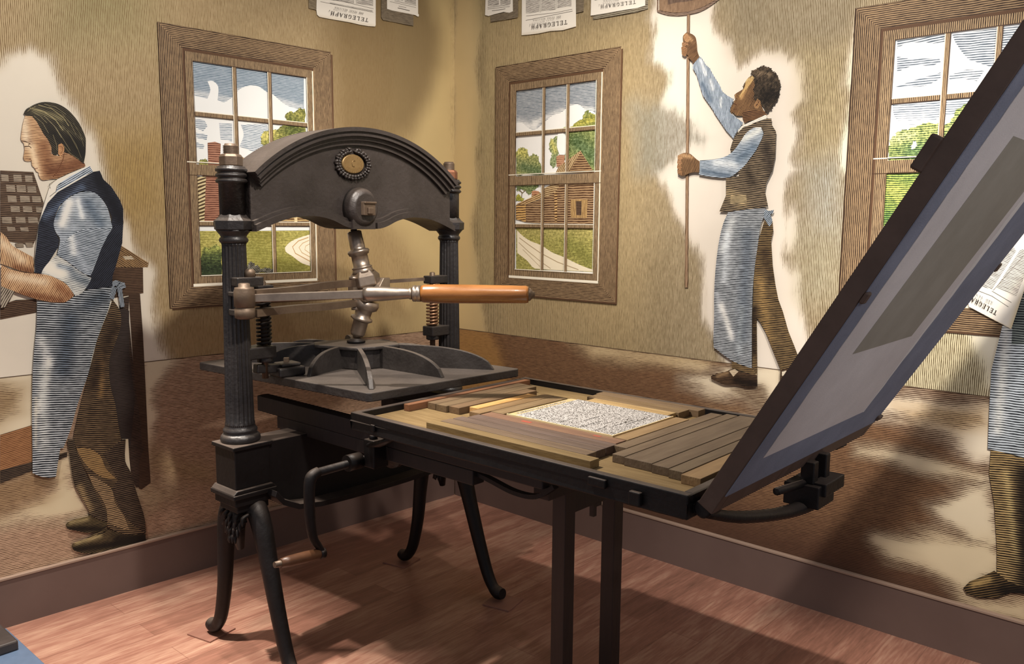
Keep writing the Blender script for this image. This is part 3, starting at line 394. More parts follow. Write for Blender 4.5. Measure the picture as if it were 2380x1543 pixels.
('painted_type_cabinet', 'L', "painted printer's type cabinet with gridded type case, beside the painted man in a navy vest", 'painted cabinet', None, [('cabinet', [('p', [(-1.7492, 1.4031), (-1.7382, 1.4029), (-1.6365, 1.3333), (-1.6385, 1.3148), (-1.778, 1.3191), (-1.7636, 1.3864)], '#a08058', 0.42, -0.6, 0.0065, '#33241a', [], 0, 0, 0), ('p', [(-1.7348, 1.3604), (-1.7015, 1.3614), (-1.6909, 1.348), (-1.7245, 1.3471)], '#c2b59c', 0.1, 0.0, 0.007, '#33241a', [], 0, 0, 0), ('p', [(-1.7941, 1.3196), (-1.6585, 1.3154), (-1.6618, 1.2122), (-1.8006, 1.1958)], '#6f5642', 0.6, 0.0, 0.0065, '#33241a', [(-1.7917, 1.2632, -1.7946, 1.2068, 0.0338, 0.3, 0, 0.8)], 0, 0, 0), ('p', [(-1.72, 1.2141), (-1.6751, 1.2094), (-1.6715, 1.0476), (-1.6713, 0.8457), (-1.6725, 0.5782), (-1.67, 0.4288), (-1.7077, 0.4088), (-1.7191, 0.415), (-1.7083, 0.585), (-1.7153, 0.9106)], '#5f4a3a', 0.62, 0.0, 0.0065, '#33241a', [(-1.6612, 1.0821, -1.6666, 0.6034, 0.0106, -0.15, 0, 0.8)], 0, 0, 0), ('p', [(-1.7403, 1.198), (-1.7178, 1.2025), (-1.724, 1.1335), (-1.7125, 0.8511), (-1.6998, 0.7), (-1.6968, 0.5828), (-1.6804, 0.6097), (-1.7109, 0.5238), (-1.7159, 0.4205), (-1.7304, 0.4237), (-1.7531, 0.4898), (-1.7509, 0.5923), (-1.7581, 0.6201), (-1.7619, 0.7693), (-1.7614, 0.9453), (-1.7458, 1.0889)], '#5a473b', 0.55, 0.07, 0.0065, '#1d1713', [], 0, 0, 0), ('p', [(-1.7572, 1.1703), (-1.7568, 1.0898), (-1.7826, 1.0171), (-1.8073, 0.962), (-1.8113, 0.8641), (-1.7951, 0.7743), (-1.7874, 0.6848), (-1.779, 0.5983), (-1.7425, 0.5914), (-1.7154, 0.7921), (-1.7293, 0.971), (-1.7206, 1.1449)], '#3d3430', 0.3, 0.0, 0.0065, '#1d1713', [], 0, 0, 0), ('p', [(-1.7728, 0.6325), (-1.7502, 0.6284), (-1.7501, 0.5499), (-1.7473, 0.4916), (-1.7616, 0.5158), (-1.7705, 0.5418)], '#d8ccb0', 0, 0.0, 0.0076, '#2b2320', [], 0, 0, 0), ('p', [(-2.1685, 1.1964), (-2.1166, 1.2116), (-2.0501, 1.2103), (-2.053, 1.1612), (-2.1718, 1.1443)], '#6f5642', 0.6, 0.09, 0.0065, '#33241a', [], 0, 0, 0), ('p', [(-2.198, 0.7249), (-2.0934, 0.7434), (-2.0984, 0.6586), (-2.1013, 0.5998), (-2.2062, 0.5937)], '#a3764f', 0.4, 0.175, 0.0065, '#5a3822', [], 0, 0, 0), ('p', [(-2.2062, 0.5937), (-1.9782, 0.618), (-1.9792, 0.601), (-2.2092, 0.5449)], '#5a4a3c', 0.6, 0.058, 0.0065, '#1d1713', [], 0, 0, 0)], None), ('type_case', [('p', [(-2.1387, 1.6724), (-2.0333, 1.672), (-2.0247, 1.6392), (-2.0053, 1.5614), (-2.0202, 1.5138), (-2.0281, 1.4858), (-2.0396, 1.4279), (-2.0505, 1.4069), (-2.154, 1.4288)], '#7a6450', 0.55, -0.009, 0.0065, '#33241a', [], 0, 0, 0), ('p', [(-2.1373, 1.6598), (-2.1145, 1.6599), (-2.1138, 1.6355), (-2.137, 1.6356)], '#a89a86', 0.25, 0.0, 0.006, '#33241a', [], 0, 0, 0), ('p', [(-2.0985, 1.6601), (-2.073, 1.6603), (-2.0721, 1.6357), (-2.0981, 1.6356)], '#a89a86', 0.25, 0.0, 0.006, '#33241a', [], 0, 0, 0), ('p', [(-2.0614, 1.6593), (-2.0378, 1.6593), (-2.0368, 1.6356), (-2.0609, 1.6356)], '#a89a86', 0.25, 0.0, 0.006, '#33241a', [], 0, 0, 0), ('p', [(-2.1237, 1.6224), (-2.0962, 1.6224), (-2.0953, 1.5989), (-2.1233, 1.599)], '#a89a86', 0.25, 0.0, 0.006, '#33241a', [], 0, 0, 0), ('p', [(-2.0906, 1.6221), (-2.0617, 1.6222), (-2.0608, 1.5984), (-2.0902, 1.5985)], '#a89a86', 0.25, 0.0, 0.006, '#33241a', [], 0, 0, 0), ('p', [(-2.0566, 1.6208), (-2.0282, 1.6208), (-2.0272, 1.5979), (-2.0561, 1.5981)], '#a89a86', 0.25, 0.0, 0.006, '#33241a', [], 0, 0, 0), ('p', [(-2.1215, 1.5843), (-2.0939, 1.584), (-2.0929, 1.5614), (-2.1211, 1.5618)], '#a89a86', 0.25, 0.0, 0.006, '#33241a', [], 0, 0, 0), ('p', [(-2.0822, 1.5854), (-2.0512, 1.5853), (-2.0502, 1.5624), (-2.0817, 1.5627)], '#a89a86', 0.25, 0.0, 0.006, '#33241a', [], 0, 0, 0), ('p', [(-2.0432, 1.5855), (-2.0145, 1.5853), (-2.0134, 1.5633), (-2.0426, 1.5637)], '#a89a86', 0.25, 0.0, 0.006, '#33241a', [], 0, 0, 0), ('p', [(-2.1145, 1.5486), (-2.0858, 1.5482), (-2.0848, 1.5265), (-2.114, 1.5271)], '#a89a86', 0.25, 0.0, 0.006, '#33241a', [], 0, 0, 0), ('p', [(-2.0751, 1.5484), (-2.0459, 1.548), (-2.0448, 1.5261), (-2.0745, 1.5267)], '#a89a86', 0.25, 0.0, 0.006, '#33241a', [], 0, 0, 0), ('p', [(-2.0325, 1.5477), (-2.0124, 1.547), (-2.0113, 1.525), (-2.0319, 1.5257)], '#a89a86', 0.25, 0.0, 0.006, '#33241a', [], 0, 0, 0), ('p', [(-2.1444, 1.5098), (-2.1142, 1.5091), (-2.1133, 1.4864), (-2.1439, 1.4873)], '#a89a86', 0.25, 0.0, 0.006, '#33241a', [], 0, 0, 0), ('p', [(-2.1007, 1.5103), (-2.0699, 1.5096), (-2.0689, 1.4877), (-2.1002, 1.4886)], '#a89a86', 0.25, 0.0, 0.006, '#33241a', [], 0, 0, 0), ('p', [(-2.0609, 1.5097), (-2.0296, 1.509), (-2.0284, 1.488), (-2.0603, 1.4888)], '#a89a86', 0.25, 0.0, 0.006, '#33241a', [], 0, 0, 0), ('p', [(-2.1306, 1.475), (-2.1053, 1.474), (-2.1034, 1.4595), (-2.1292, 1.4595)], '#a89a86', 0.25, 0.0, 0.006, '#33241a', [], 0, 0, 0), ('p', [(-2.089, 1.4741), (-2.0631, 1.4731), (-2.0612, 1.4585), (-2.0866, 1.4585)], '#a89a86', 0.25, 0.0, 0.006, '#33241a', [], 0, 0, 0), ('p', [(-2.1088, 1.4155), (-2.0831, 1.4152), (-2.0792, 1.4021), (-2.1041, 1.4014)], '#9a8c78', 0.25, 0.0, 0.006, '#33241a', [], 0, 0, 0), ('p', [(-2.0759, 1.4177), (-2.0522, 1.4175), (-2.0493, 1.4027), (-2.0712, 1.4019)], '#9a8c78', 0.25, 0.0, 0.006, '#33241a', [], 0, 0, 0)], None)], 0),
('painted_person', 'L', 'painted man in profile with navy vest and long blue striped apron, setting type', 'painted person', None, [('body', [('p', [(-2.1522, 1.457), (-2.1351, 1.439), (-2.1185, 1.4088), (-2.0872, 1.3865), (-2.053, 1.3648), (-2.0531, 1.3065), (-2.1008, 1.3177), (-2.1324, 1.3328), (-2.1593, 1.3439)], '#e2b98a', 0.38, -1.815, 0.0056, '#5a3420', [(-2.1543, 1.4237, -2.0891, 1.3551, 0.0155, -0.25, '#f3dcb8', 0.8), (-2.1141, 1.3296, -2.0585, 1.312, 0.0131, 0.25, '#b5784e', 0.8)], 0, 1, 0)], None), ('face', [('p', [(-2.0477, 1.8711), (-2.0273, 1.8756), (-2.007, 1.8417), (-1.9909, 1.807), (-1.9708, 1.78), (-1.9696, 1.741), (-1.9465, 1.7346), (-1.9259, 1.749), (-1.8866, 1.7356), (-1.8583, 1.7132), (-1.8554, 1.701), (-1.9101, 1.6758), (-1.9562, 1.6515), (-1.9784, 1.6484), (-2.0005, 1.6438), (-2.0109, 1.647), (-2.0171, 1.6629), (-2.0171, 1.6707), (-2.0245, 1.675), (-2.0278, 1.6846), (-2.0367, 1.6945), (-2.0376, 1.711), (-2.049, 1.7088), (-2.0601, 1.7107), (-2.0633, 1.7207), (-2.0579, 1.7482), (-2.0593, 1.771), (-2.0653, 1.7787), (-2.0675, 1.7882), (-2.0644, 1.8088), (-2.0567, 1.8449)], '#e2b98a', 0.4, -0.015, 0.0056, '#5a3420', [(-2.0544, 1.8528, -2.0502, 1.7666, 0.0154, -0.25, '#f2dfc0', 0.8), (-2.034, 1.7626, -2.0184, 1.6654, 0.0134, -0.38, '#f0d9b4', 0.8), (-1.9595, 1.6787, -1.8674, 1.7154, 0.0317, 0.35, '#b5764e', 0.8), (-1.9442, 1.7741, -1.9312, 1.7434, 0.0158, 0.1, 0, 0.8), (-1.9931, 1.7706, -1.984, 1.6775, 0.0234, 0.22, '#c98f60', 0.8), (-2.0419, 1.7876, -2.0337, 1.7677, 0.0082, 0.3, 0, 0.8)], 0, 1, 0), ('p', [(-1.9462, 1.7739), (-1.934, 1.7811), (-1.9236, 1.7729), (-1.9279, 1.7489), (-1.9392, 1.7335), (-1.948, 1.7424)], '#d9a574', 0.3, 0.0, 0.005, '#5a3420', [], 0, 1, 0), ('s', [(-2.0653, 1.7798), (-2.0519, 1.7777), (-2.0382, 1.7715), (-2.0456, 1.7654)], 0.0026, '#4a2d1c'), ('s', [(-2.0576, 1.7599), (-2.0411, 1.7621), (-2.0358, 1.7563)], 0.0026, '#3a241a'), ('s', [(-2.0376, 1.711), (-2.0418, 1.7184), (-2.0458, 1.7146)], 0.0021, '#6b4028'), ('s', [(-2.0288, 1.683), (-2.0191, 1.6861)], 0.0021, '#7d4030'), ('s', [(-1.9706, 1.6561), (-1.9521, 1.6791), (-1.9324, 1.7223), (-1.9272, 1.7437)], 0.0026, '#6b4028'), ('s', [(-1.9421, 1.769), (-1.9322, 1.7686), (-1.9316, 1.7539), (-1.9402, 1.7418)], 0.0016, '#6b4028')], None), ('hair', [('p', [(-2.053, 1.8757), (-2.045, 1.8916), (-2.0328, 1.9005), (-2.0171, 1.9112), (-1.9914, 1.9221), (-1.9648, 1.9248), (-1.9359, 1.9206), (-1.9096, 1.9067), (-1.8883, 1.8862), (-1.8696, 1.8589), (-1.8561, 1.8283), (-1.8492, 1.8048), (-1.8503, 1.7754), (-1.8528, 1.7484), (-1.8562, 1.7321), (-1.8615, 1.7104), (-1.8771, 1.7229), (-1.8917, 1.7342), (-1.9112, 1.7447), (-1.9258, 1.7517), (-1.9256, 1.7728), (-1.935, 1.781), (-1.9457, 1.774), (-1.9479, 1.745), (-1.9564, 1.734), (-1.965, 1.7371), (-1.9684, 1.7619), (-1.9755, 1.7822), (-1.9884, 1.8098), (-2.0029, 1.8318), (-2.0122, 1.8515), (-2.0276, 1.8705), (-2.0441, 1.8689)], '#4d4636', 0.62, -0.649, 0.006, '#191713', [(-2.0192, 1.8916, -1.929, 1.8693, 0.0113, -0.3, '#8f8662', 0.8), (-1.9706, 1.8241, -1.8854, 1.757, 0.0208, 0.2, '#2f2b24', 0.8), (-1.9308, 1.8379, -1.8627, 1.8011, 0.0074, -0.18, '#7a7258', 0.8), (-1.8932, 1.7988, -1.8579, 1.7481, 0.0212, 0.3, '#26231e', 0.8)], 2.0, 1, 0), ('s', [(-2.033, 1.8979), (-1.9861, 1.8898), (-1.949, 1.8623), (-1.9264, 1.8278)], 0.0026, '#a59a70'), ('s', [(-2.0039, 1.911), (-1.9613, 1.9025), (-1.9237, 1.875), (-1.9056, 1.8453)], 0.002, '#a59a70'), ('s', [(-1.987, 1.8743), (-1.9551, 1.841), (-1.9329, 1.8011)], 0.0016, '#9a9070'), ('s', [(-2.0267, 1.8858), (-2.0014, 1.8729), (-1.9788, 1.8493)], 0.0015, '#8d8464'), ('s', [(-2.0205, 1.8711), (-1.9933, 1.848), (-1.9761, 1.8133)], 0.0015, '#857c5e'), ('s', [(-1.9705, 1.9093), (-1.9278, 1.8903), (-1.9, 1.8563), (-1.8822, 1.8156)], 0.0015, '#7d7458'), ('s', [(-1.9505, 1.8362), (-1.9282, 1.7962), (-1.9056, 1.7556)], 0.0016, '#7d7458'), ('s', [(-1.9302, 1.8484), (-1.9026, 1.8087), (-1.88, 1.7627)], 0.0016, '#6d664e'), ('s', [(-1.9115, 1.829), (-1.8842, 1.7783), (-1.869, 1.7314)], 0.0016, '#6d664e'), ('s', [(-1.9618, 1.8093), (-1.9516, 1.7735), (-1.9514, 1.7526)], 0.0016, '#7d7458'), ('s', [(-1.9846, 1.9156), (-1.9463, 1.9092), (-1.9132, 1.8865)], 0.0015, '#8d8464'), ('s', [(-1.8899, 1.8571), (-1.8669, 1.8168), (-1.858, 1.7748)], 0.0016, '#6d664e'), ('s', [(-1.9294, 1.7751), (-1.9062, 1.745), (-1.877, 1.7255)], 0.0016, '#7d7458'), ('s', [(-2.0408, 1.8844), (-2.0333, 1.8928), (-2.0137, 1.9049)], 0.0015, '#8d8464')], 'dark swept-back hair'), ('shoe', [('p', [(-2.0017, 0.3392), (-1.9882, 0.3475), (-1.9618, 0.3496), (-1.9244, 0.3502), (-1.9123, 0.3549), (-1.8715, 0.3207), (-1.8511, 0.3089), (-1.8533, 0.2889), (-1.8737, 0.2797), (-1.9226, 0.2831), (-1.9644, 0.3025), (-1.9975, 0.3206)], '#6a5b3e', 0.6, 0.087, 0.006, '#15110d', [(-1.9833, 0.3404, -1.9249, 0.3403, 0.0104, -0.4, '#a5956a', 0.8), (-1.995, 0.3188, -1.8569, 0.2826, 0.0104, 0.4, '#2a221a', 0.8)], 0, 1, 0)], None), ('shoe', [('p', [(-1.9862, 0.2516), (-1.9721, 0.2578), (-1.9345, 0.2624), (-1.8959, 0.2748), (-1.8556, 0.2865), (-1.8353, 0.269), (-1.7799, 0.2421), (-1.7037, 0.2218), (-1.7051, 0.1927), (-1.7593, 0.1913), (-1.8169, 0.1876), (-1.9002, 0.1946), (-1.9482, 0.2089), (-1.98, 0.2298)], '#6e5d40', 0.6, 0.14, 0.006, '#15110d', [(-1.967, 0.2546, -1.8802, 0.2598, 0.0105, -0.45, '#b0a073', 0.8), (-1.979, 0.2301, -1.7121, 0.1958, 0.0128, 0.4, '#2a221a', 0.8), (-1.8147, 0.2299, -1.7115, 0.2082, 0.0181, 0.35, '#2f261d', 0.8)], 0, 1, 0), ('s', [(-1.8908, 0.2686), (-1.8687, 0.2688), (-1.8448, 0.2806)], 0.003, '#15110d')], None), ('trousers', [('p', [(-1.8, 1.1549), (-1.7844, 1.1937), (-1.7583, 1.1474), (-1.759, 1.09), (-1.7853, 1.0174), (-1.8084, 0.9621), (-1.8113, 0.8641), (-1.7951, 0.7743), (-1.7874, 0.6848), (-1.7777, 0.6237), (-1.775, 0.6209), (-1.7694, 0.5416), (-1.7491, 0.4889), (-1.7361, 0.425), (-1.7206, 0.3599), (-1.7047, 0.2877), (-1.7012, 0.2242), (-1.7801, 0.2378), (-1.8483, 0.2876), (-1.8507, 0.3155), (-1.8512, 0.3488), (-1.8679, 0.3889), (-1.8921, 0.4481), (-1.9103, 0.5112), (-1.9242, 0.5493), (-1.9427, 0.5996), (-1.9505, 0.6473), (-1.9561, 0.6678), (-1.9456, 0.7174), (-1.9164, 0.8211), (-1.8909, 0.9031), (-1.8653, 0.9854), (-1.849, 1.0406), (-1.8244, 1.1009)], '#8d7556', 0.7, -0.21, 0.0078, '#231a14', [(-1.8334, 0.982, -1.8472, 0.8227, 0.0103, -0.2, '#c49a62', 0.8), (-1.7842, 1.092, -1.8714, 0.872, 0.0228, 0.15, '#6b543c', 0.8)], 0, 1, 0), ('p', [(-1.9463, 0.6292), (-1.9043, 0.6213), (-1.8631, 0.584), (-1.8441, 0.5269), (-1.8077, 0.4773), (-1.8569, 0.4927), (-1.9084, 0.546), (-1.9374, 0.5986)], '#96794f', 0.3, 0.0, 0.0078, '#33241a', [], 0, 1, 0), ('p', [(-1.9099, 0.517), (-1.8683, 0.4844), (-1.8265, 0.4393), (-1.8182, 0.383), (-1.7874, 0.3208), (-1.7677, 0.2543), (-1.8123, 0.2782), (-1.8471, 0.3115), (-1.8501, 0.3605), (-1.8667, 0.4125), (-1.8914, 0.4599)], '#9c8260', 0.42, 0.0, 0.0078, '#231a14', [], 0, 1, 0), ('p', [(-1.7632, 0.6307), (-1.7744, 0.6328), (-1.8519, 0.5878), (-1.8222, 0.5223), (-1.8025, 0.4701), (-1.8265, 0.4393), (-1.8074, 0.3744), (-1.7659, 0.2908), (-1.7048, 0.2239), (-1.7047, 0.2877), (-1.7206, 0.3599), (-1.7361, 0.425), (-1.7491, 0.4889), (-1.7694, 0.5416)], '#6d5a47', 0.72, 0.0, 0.0078, '#1d1612', [], 0, 1, 0), ('p', [(-1.9779, 0.6696), (-1.9522, 0.6649), (-1.9492, 0.624), (-1.9245, 0.5435), (-1.8921, 0.4481), (-1.8679, 0.3889), (-1.8503, 0.3455), (-1.8509, 0.3125), (-1.8715, 0.3207), (-1.9123, 0.3543), (-1.9175, 0.377), (-1.9436, 0.4393), (-1.9643, 0.4937), (-1.9724, 0.5823)], '#6f5f4a', 0.7, 0.052, 0.0078, '#1d1612', [(-1.9441, 0.4775, -1.9122, 0.3757, 0.0138, -0.3, '#a98f66', 0.8)], 0, 1, 0)], None), ('apron', [('p', [(-2.0505, 1.2039), (-2.0021, 1.1967), (-1.9624, 1.1926), (-1.9195, 1.2154), (-1.8728, 1.2378), (-1.7818, 1.2446), (-1.7892, 1.2065), (-1.8027, 1.1562), (-1.8241, 1.1066), (-1.8487, 1.0463), (-1.8695, 0.9859), (-1.8906, 0.9087), (-1.9149, 0.8494), (-1.9393, 0.7847), (-1.9613, 0.7143), (-1.9791, 0.672), (-1.9938, 0.6388), (-2.0037, 0.6401), (-2.0147, 0.5908), (-2.0257, 0.533), (-2.0495, 0.5341), (-2.0788, 0.5461), (-2.1039, 0.5639), (-2.0984, 0.6586), (-2.0924, 0.7917), (-2.0824, 0.9271), (-2.0706, 1.0289), (-2.0578, 1.1141)], '#c6ccd0', 0.6, -0.128, 0.0086, '#20262c', [(-2.0445, 1.0589, -2.0251, 0.9694, 0.0184, -0.35, '#e4e6e2', 0.8), (-2.0248, 0.9749, -2.0702, 0.7882, 0.0164, -0.22, '#e4e2d6', 0.8), (-2.046, 0.9499, -2.0585, 0.6527, 0.0195, -0.18, '#d8dcd8', 0.8), (-1.9405, 1.1323, -1.9766, 0.9417, 0.033, 0.12, '#7f93ab', 0.8), (-1.876, 1.1779, -1.8215, 1.2083, 0.028, 0.12, '#8798ab', 0.8), (-2.0767, 0.8443, -2.0877, 0.6582, 0.0055, -0.2, '#e0dccb', 0.8)], 0, 1, 0), ('p', [(-1.7843, 1.2487), (-1.7657, 1.2393), (-1.7801, 1.1934), (-1.7976, 1.2013)], '#a4afba', 0.5, 1.047, 0.005, '#20262c', [], 0, 0, 0), ('p', [(-1.7665, 1.2451), (-1.748, 1.243), (-1.7409, 1.1635), (-1.7576, 1.1612)], '#a4afba', 0.5, 1.396, 0.005, '#20262c', [], 0, 0, 0), ('p', [(-1.7836, 1.2617), (-1.7697, 1.269), (-1.7536, 1.2627), (-1.7362, 1.2573), (-1.7316, 1.2388), (-1.7495, 1.2351), (-1.7654, 1.2461), (-1.7818, 1.2458)], '#aab5c0', 0.45, 0.349, 0.005, '#20262c', [], 0, 1, 0), ('s', [(-1.7654, 1.245), (-1.7526, 1.2604)], 0.0028, '#20262c')], None), ('shirt', [('p', [(-1.9849, 1.6198), (-1.977, 1.6306), (-1.9538, 1.65), (-1.9102, 1.6731), (-1.8475, 1.7031), (-1.8373, 1.7009), (-1.8311, 1.6818), (-1.8503, 1.6517), (-1.914, 1.6063), (-1.9557, 1.5731), (-1.9916, 1.5459), (-2.0235, 1.498), (-2.0032, 1.3476), (-2.0537, 1.3118), (-2.0433, 1.4068), (-2.0202, 1.5138), (-2.0053, 1.5614)], '#e9e3d4', 0.0, 0.0, 0.007, '#32404f', [], 0, 1, 0), ('p', [(-1.9665, 1.5993), (-1.9549, 1.6314), (-1.9108, 1.6625), (-1.8413, 1.7029), (-1.8311, 1.6818), (-1.8703, 1.6627), (-1.9175, 1.6329), (-1.9536, 1.6103)], '#c3cdd8', 0.42, 0.573, 0.006, '#2c3844', [], 0, 0, 0), ('p', [(-1.9858, 1.5618), (-1.9641, 1.5994), (-1.9536, 1.6103), (-1.9898, 1.5775)], '#e9e3d4', 0.0, 0.0, 0.0076, '#2b2320', [], 0, 0, 0), ('s', [(-1.9828, 1.6146), (-1.9858, 1.6292), (-1.9588, 1.6482)], 0.0016, '#2b2320'), ('s', [(-1.9864, 1.5855), (-1.9648, 1.6036), (-1.9603, 1.6233), (-1.9462, 1.636)], 0.0016, '#2b2320')], None), ('vest', [('p', [(-1.8311, 1.6818), (-1.8067, 1.6873), (-1.7953, 1.6551), (-1.7673, 1.6287), (-1.7385, 1.5797), (-1.7271, 1.5453), (-1.7301, 1.4875), (-1.734, 1.4537), (-1.7376, 1.4142), (-1.7605, 1.3412), (-1.7808, 1.2853), (-1.7845, 1.2459), (-1.8728, 1.2378), (-1.8931, 1.2455), (-1.8473, 1.3213), (-1.8097, 1.4316), (-1.7747, 1.4872), (-1.7707, 1.5112), (-1.792, 1.5662), (-1.8269, 1.6037), (-1.8732, 1.6087), (-1.9148, 1.5913), (-1.9517, 1.5573), (-1.9711, 1.5197), (-1.9794, 1.4861), (-1.9749, 1.4541), (-1.9641, 1.4273), (-1.9697, 1.3978), (-2.0032, 1.3465), (-2.0277, 1.3029), (-2.0529, 1.3091), (-2.0503, 1.3541), (-2.0403, 1.4174), (-2.0281, 1.4859), (-2.0177, 1.5138), (-1.9956, 1.5616), (-1.959, 1.6022), (-1.8916, 1.6446)], '#424857', 0.66, 0.287, 0.0062, '#12141c', [(-2.0084, 1.5087, -1.8724, 1.6238, 0.0138, -0.25, '#6c7d98', 0.8), (-1.8082, 1.6589, -1.7409, 1.5115, 0.0273, 0.3, '#2b2c35', 0.8), (-2.0325, 1.5084, -2.0096, 1.4876, 0.021, 0.1, 0, 0.8), (-1.8228, 1.68, -1.7985, 1.6429, 0.0131, 0.2, 0, 0.8)], 0, 0, 0), ('p', [(-1.8106, 1.415), (-1.7726, 1.4761), (-1.7312, 1.4874), (-1.7376, 1.4142), (-1.7605, 1.3412), (-1.7808, 1.2853), (-1.7845, 1.2459), (-1.8728, 1.2378), (-1.8637, 1.2886), (-1.8347, 1.3598)], '#3d4250', 0.7, 0.855, 0.006, '#12141c', [], 0, 0, 0)], None), ('sleeve', [('p', [(-1.9794, 1.4861), (-1.9657, 1.5278), (-1.9439, 1.5628), (-1.9124, 1.5892), (-1.8734, 1.6055), (-1.8321, 1.6046), (-1.8045, 1.5797), (-1.7851, 1.5443), (-1.7747, 1.4873), (-1.7728, 1.4705), (-1.7904, 1.4426), (-1.817, 1.3928), (-1.8353, 1.3487), (-1.8563, 1.2994), (-1.8637, 1.2897), (-1.9196, 1.3235), (-1.9748, 1.3694), (-1.9653, 1.4058), (-1.9613, 1.4326), (-1.9734, 1.4541)], '#c6d0d9', 0.42, 0.013, 0.0064, '#27333f', [(-1.9214, 1.5633, -1.9508, 1.4863, 0.0182, -0.45, '#f2eee2', 0.8), (-1.8904, 1.5748, -1.8786, 1.5101, 0.0097, -0.4, '#eef0ec', 0.8), (-1.855, 1.5648, -1.8173, 1.4887, 0.0218, 0.15, '#8ea2b8', 0.8), (-1.9569, 1.5519, -1.9693, 1.5091, 0.0107, 0.2, '#7d92ab', 0.8)], 0, 1, 0), ('p', [(-1.9748, 1.3694), (-1.9444, 1.4218), (-1.8811, 1.4648), (-1.7728, 1.4705), (-1.7904, 1.4426), (-1.817, 1.3928), (-1.8411, 1.3378), (-1.8637, 1.2897), (-1.9001, 1.3065), (-1.9345, 1.3295)], '#c0cad4', 0.5, -0.253, 0.0064, '#27333f', [(-1.9225, 1.454, -1.9166, 1.378, 0.0129, -0.4, '#eef0ec', 0.8), (-1.8968, 1.3667, -1.8694, 1.2998, 0.0142, -0.15, 0, 0.8)], 0, 1, 0), ('p', [(-1.9752, 1.3705), (-2.0032, 1.3465), (-2.0243, 1.3204), (-2.0321, 1.3025), (-1.9965, 1.2926), (-1.9581, 1.2694), (-1.9391, 1.2477), (-1.9195, 1.2148), (-1.8941, 1.2278), (-1.8683, 1.2621), (-1.8589, 1.2817), (-1.8999, 1.3092), (-1.9387, 1.3448)], '#dfe0d8', 0.25, -0.28, 0.0064, '#27333f', [(-2.0044, 1.3262, -1.9609, 1.3086, 0.0268, -0.4, '#f4eddb', 0.8), (-1.9211, 1.2962, -1.8764, 1.2669, 0.0218, 0.3, '#a4b1bd', 0.8), (-1.9696, 1.3305, -1.9301, 1.3184, 0.0108, 0.3, '#9fb0c0', 0.8)], 0, 1, 0), ('s', [(-1.9752, 1.3705), (-1.9387, 1.3448), (-1.8999, 1.3092), (-1.8589, 1.2817)], 0.0016, '#2b2320'), ('s', [(-1.9391, 1.2477), (-1.9531, 1.2675), (-1.9965, 1.2926), (-2.0321, 1.3025)], 0.0016, '#2b2320')], None), ('forearm', [('p', [(-2.1594, 1.3414), (-2.1329, 1.325), (-2.0871, 1.3104), (-2.0301, 1.303), (-1.9965, 1.2926), (-1.9581, 1.2694), (-1.9391, 1.2477), (-1.9245, 1.2184), (-1.9416, 1.2029), (-1.9624, 1.1937), (-2.0021, 1.1967), (-2.0502, 1.2093), (-2.1059, 1.2337), (-2.1643, 1.2639)], '#e2b98a', 0.36, -2.1, 0.0056, '#5a3420', [(-2.1345, 1.299, -2.0222, 1.2732, 0.0156, -0.25, '#f5dfbd', 0.8), (-2.0965, 1.2342, -1.967, 1.2, 0.0147, 0.3, '#b5784e', 0.8), (-1.9739, 1.2549, -1.9359, 1.2147, 0.0163, 0.2, '#c98e62', 0.8)], 0, 1, 0), ('s', [(-2.1594, 1.3414), (-2.1329, 1.325), (-2.0871, 1.3104), (-2.0301, 1.303)], 0.0015, '#4a2d1c'), ('s', [(-2.1643, 1.2639), (-2.1059, 1.2337), (-2.0502, 1.2093), (-2.0021, 1.1967), (-1.9624, 1.1937)], 0.0016, '#4a2d1c')], None), ('composing_stick', [('p', [(-2.1643, 1.2639), (-2.1217, 1.2435), (-2.1298, 1.2255), (-2.1552, 1.1893), (-2.1691, 1.187)], '#b7ab98', 0.4, 1.047, 0.007, '#33241a', [], 0, 0, 0)], None)], 1),
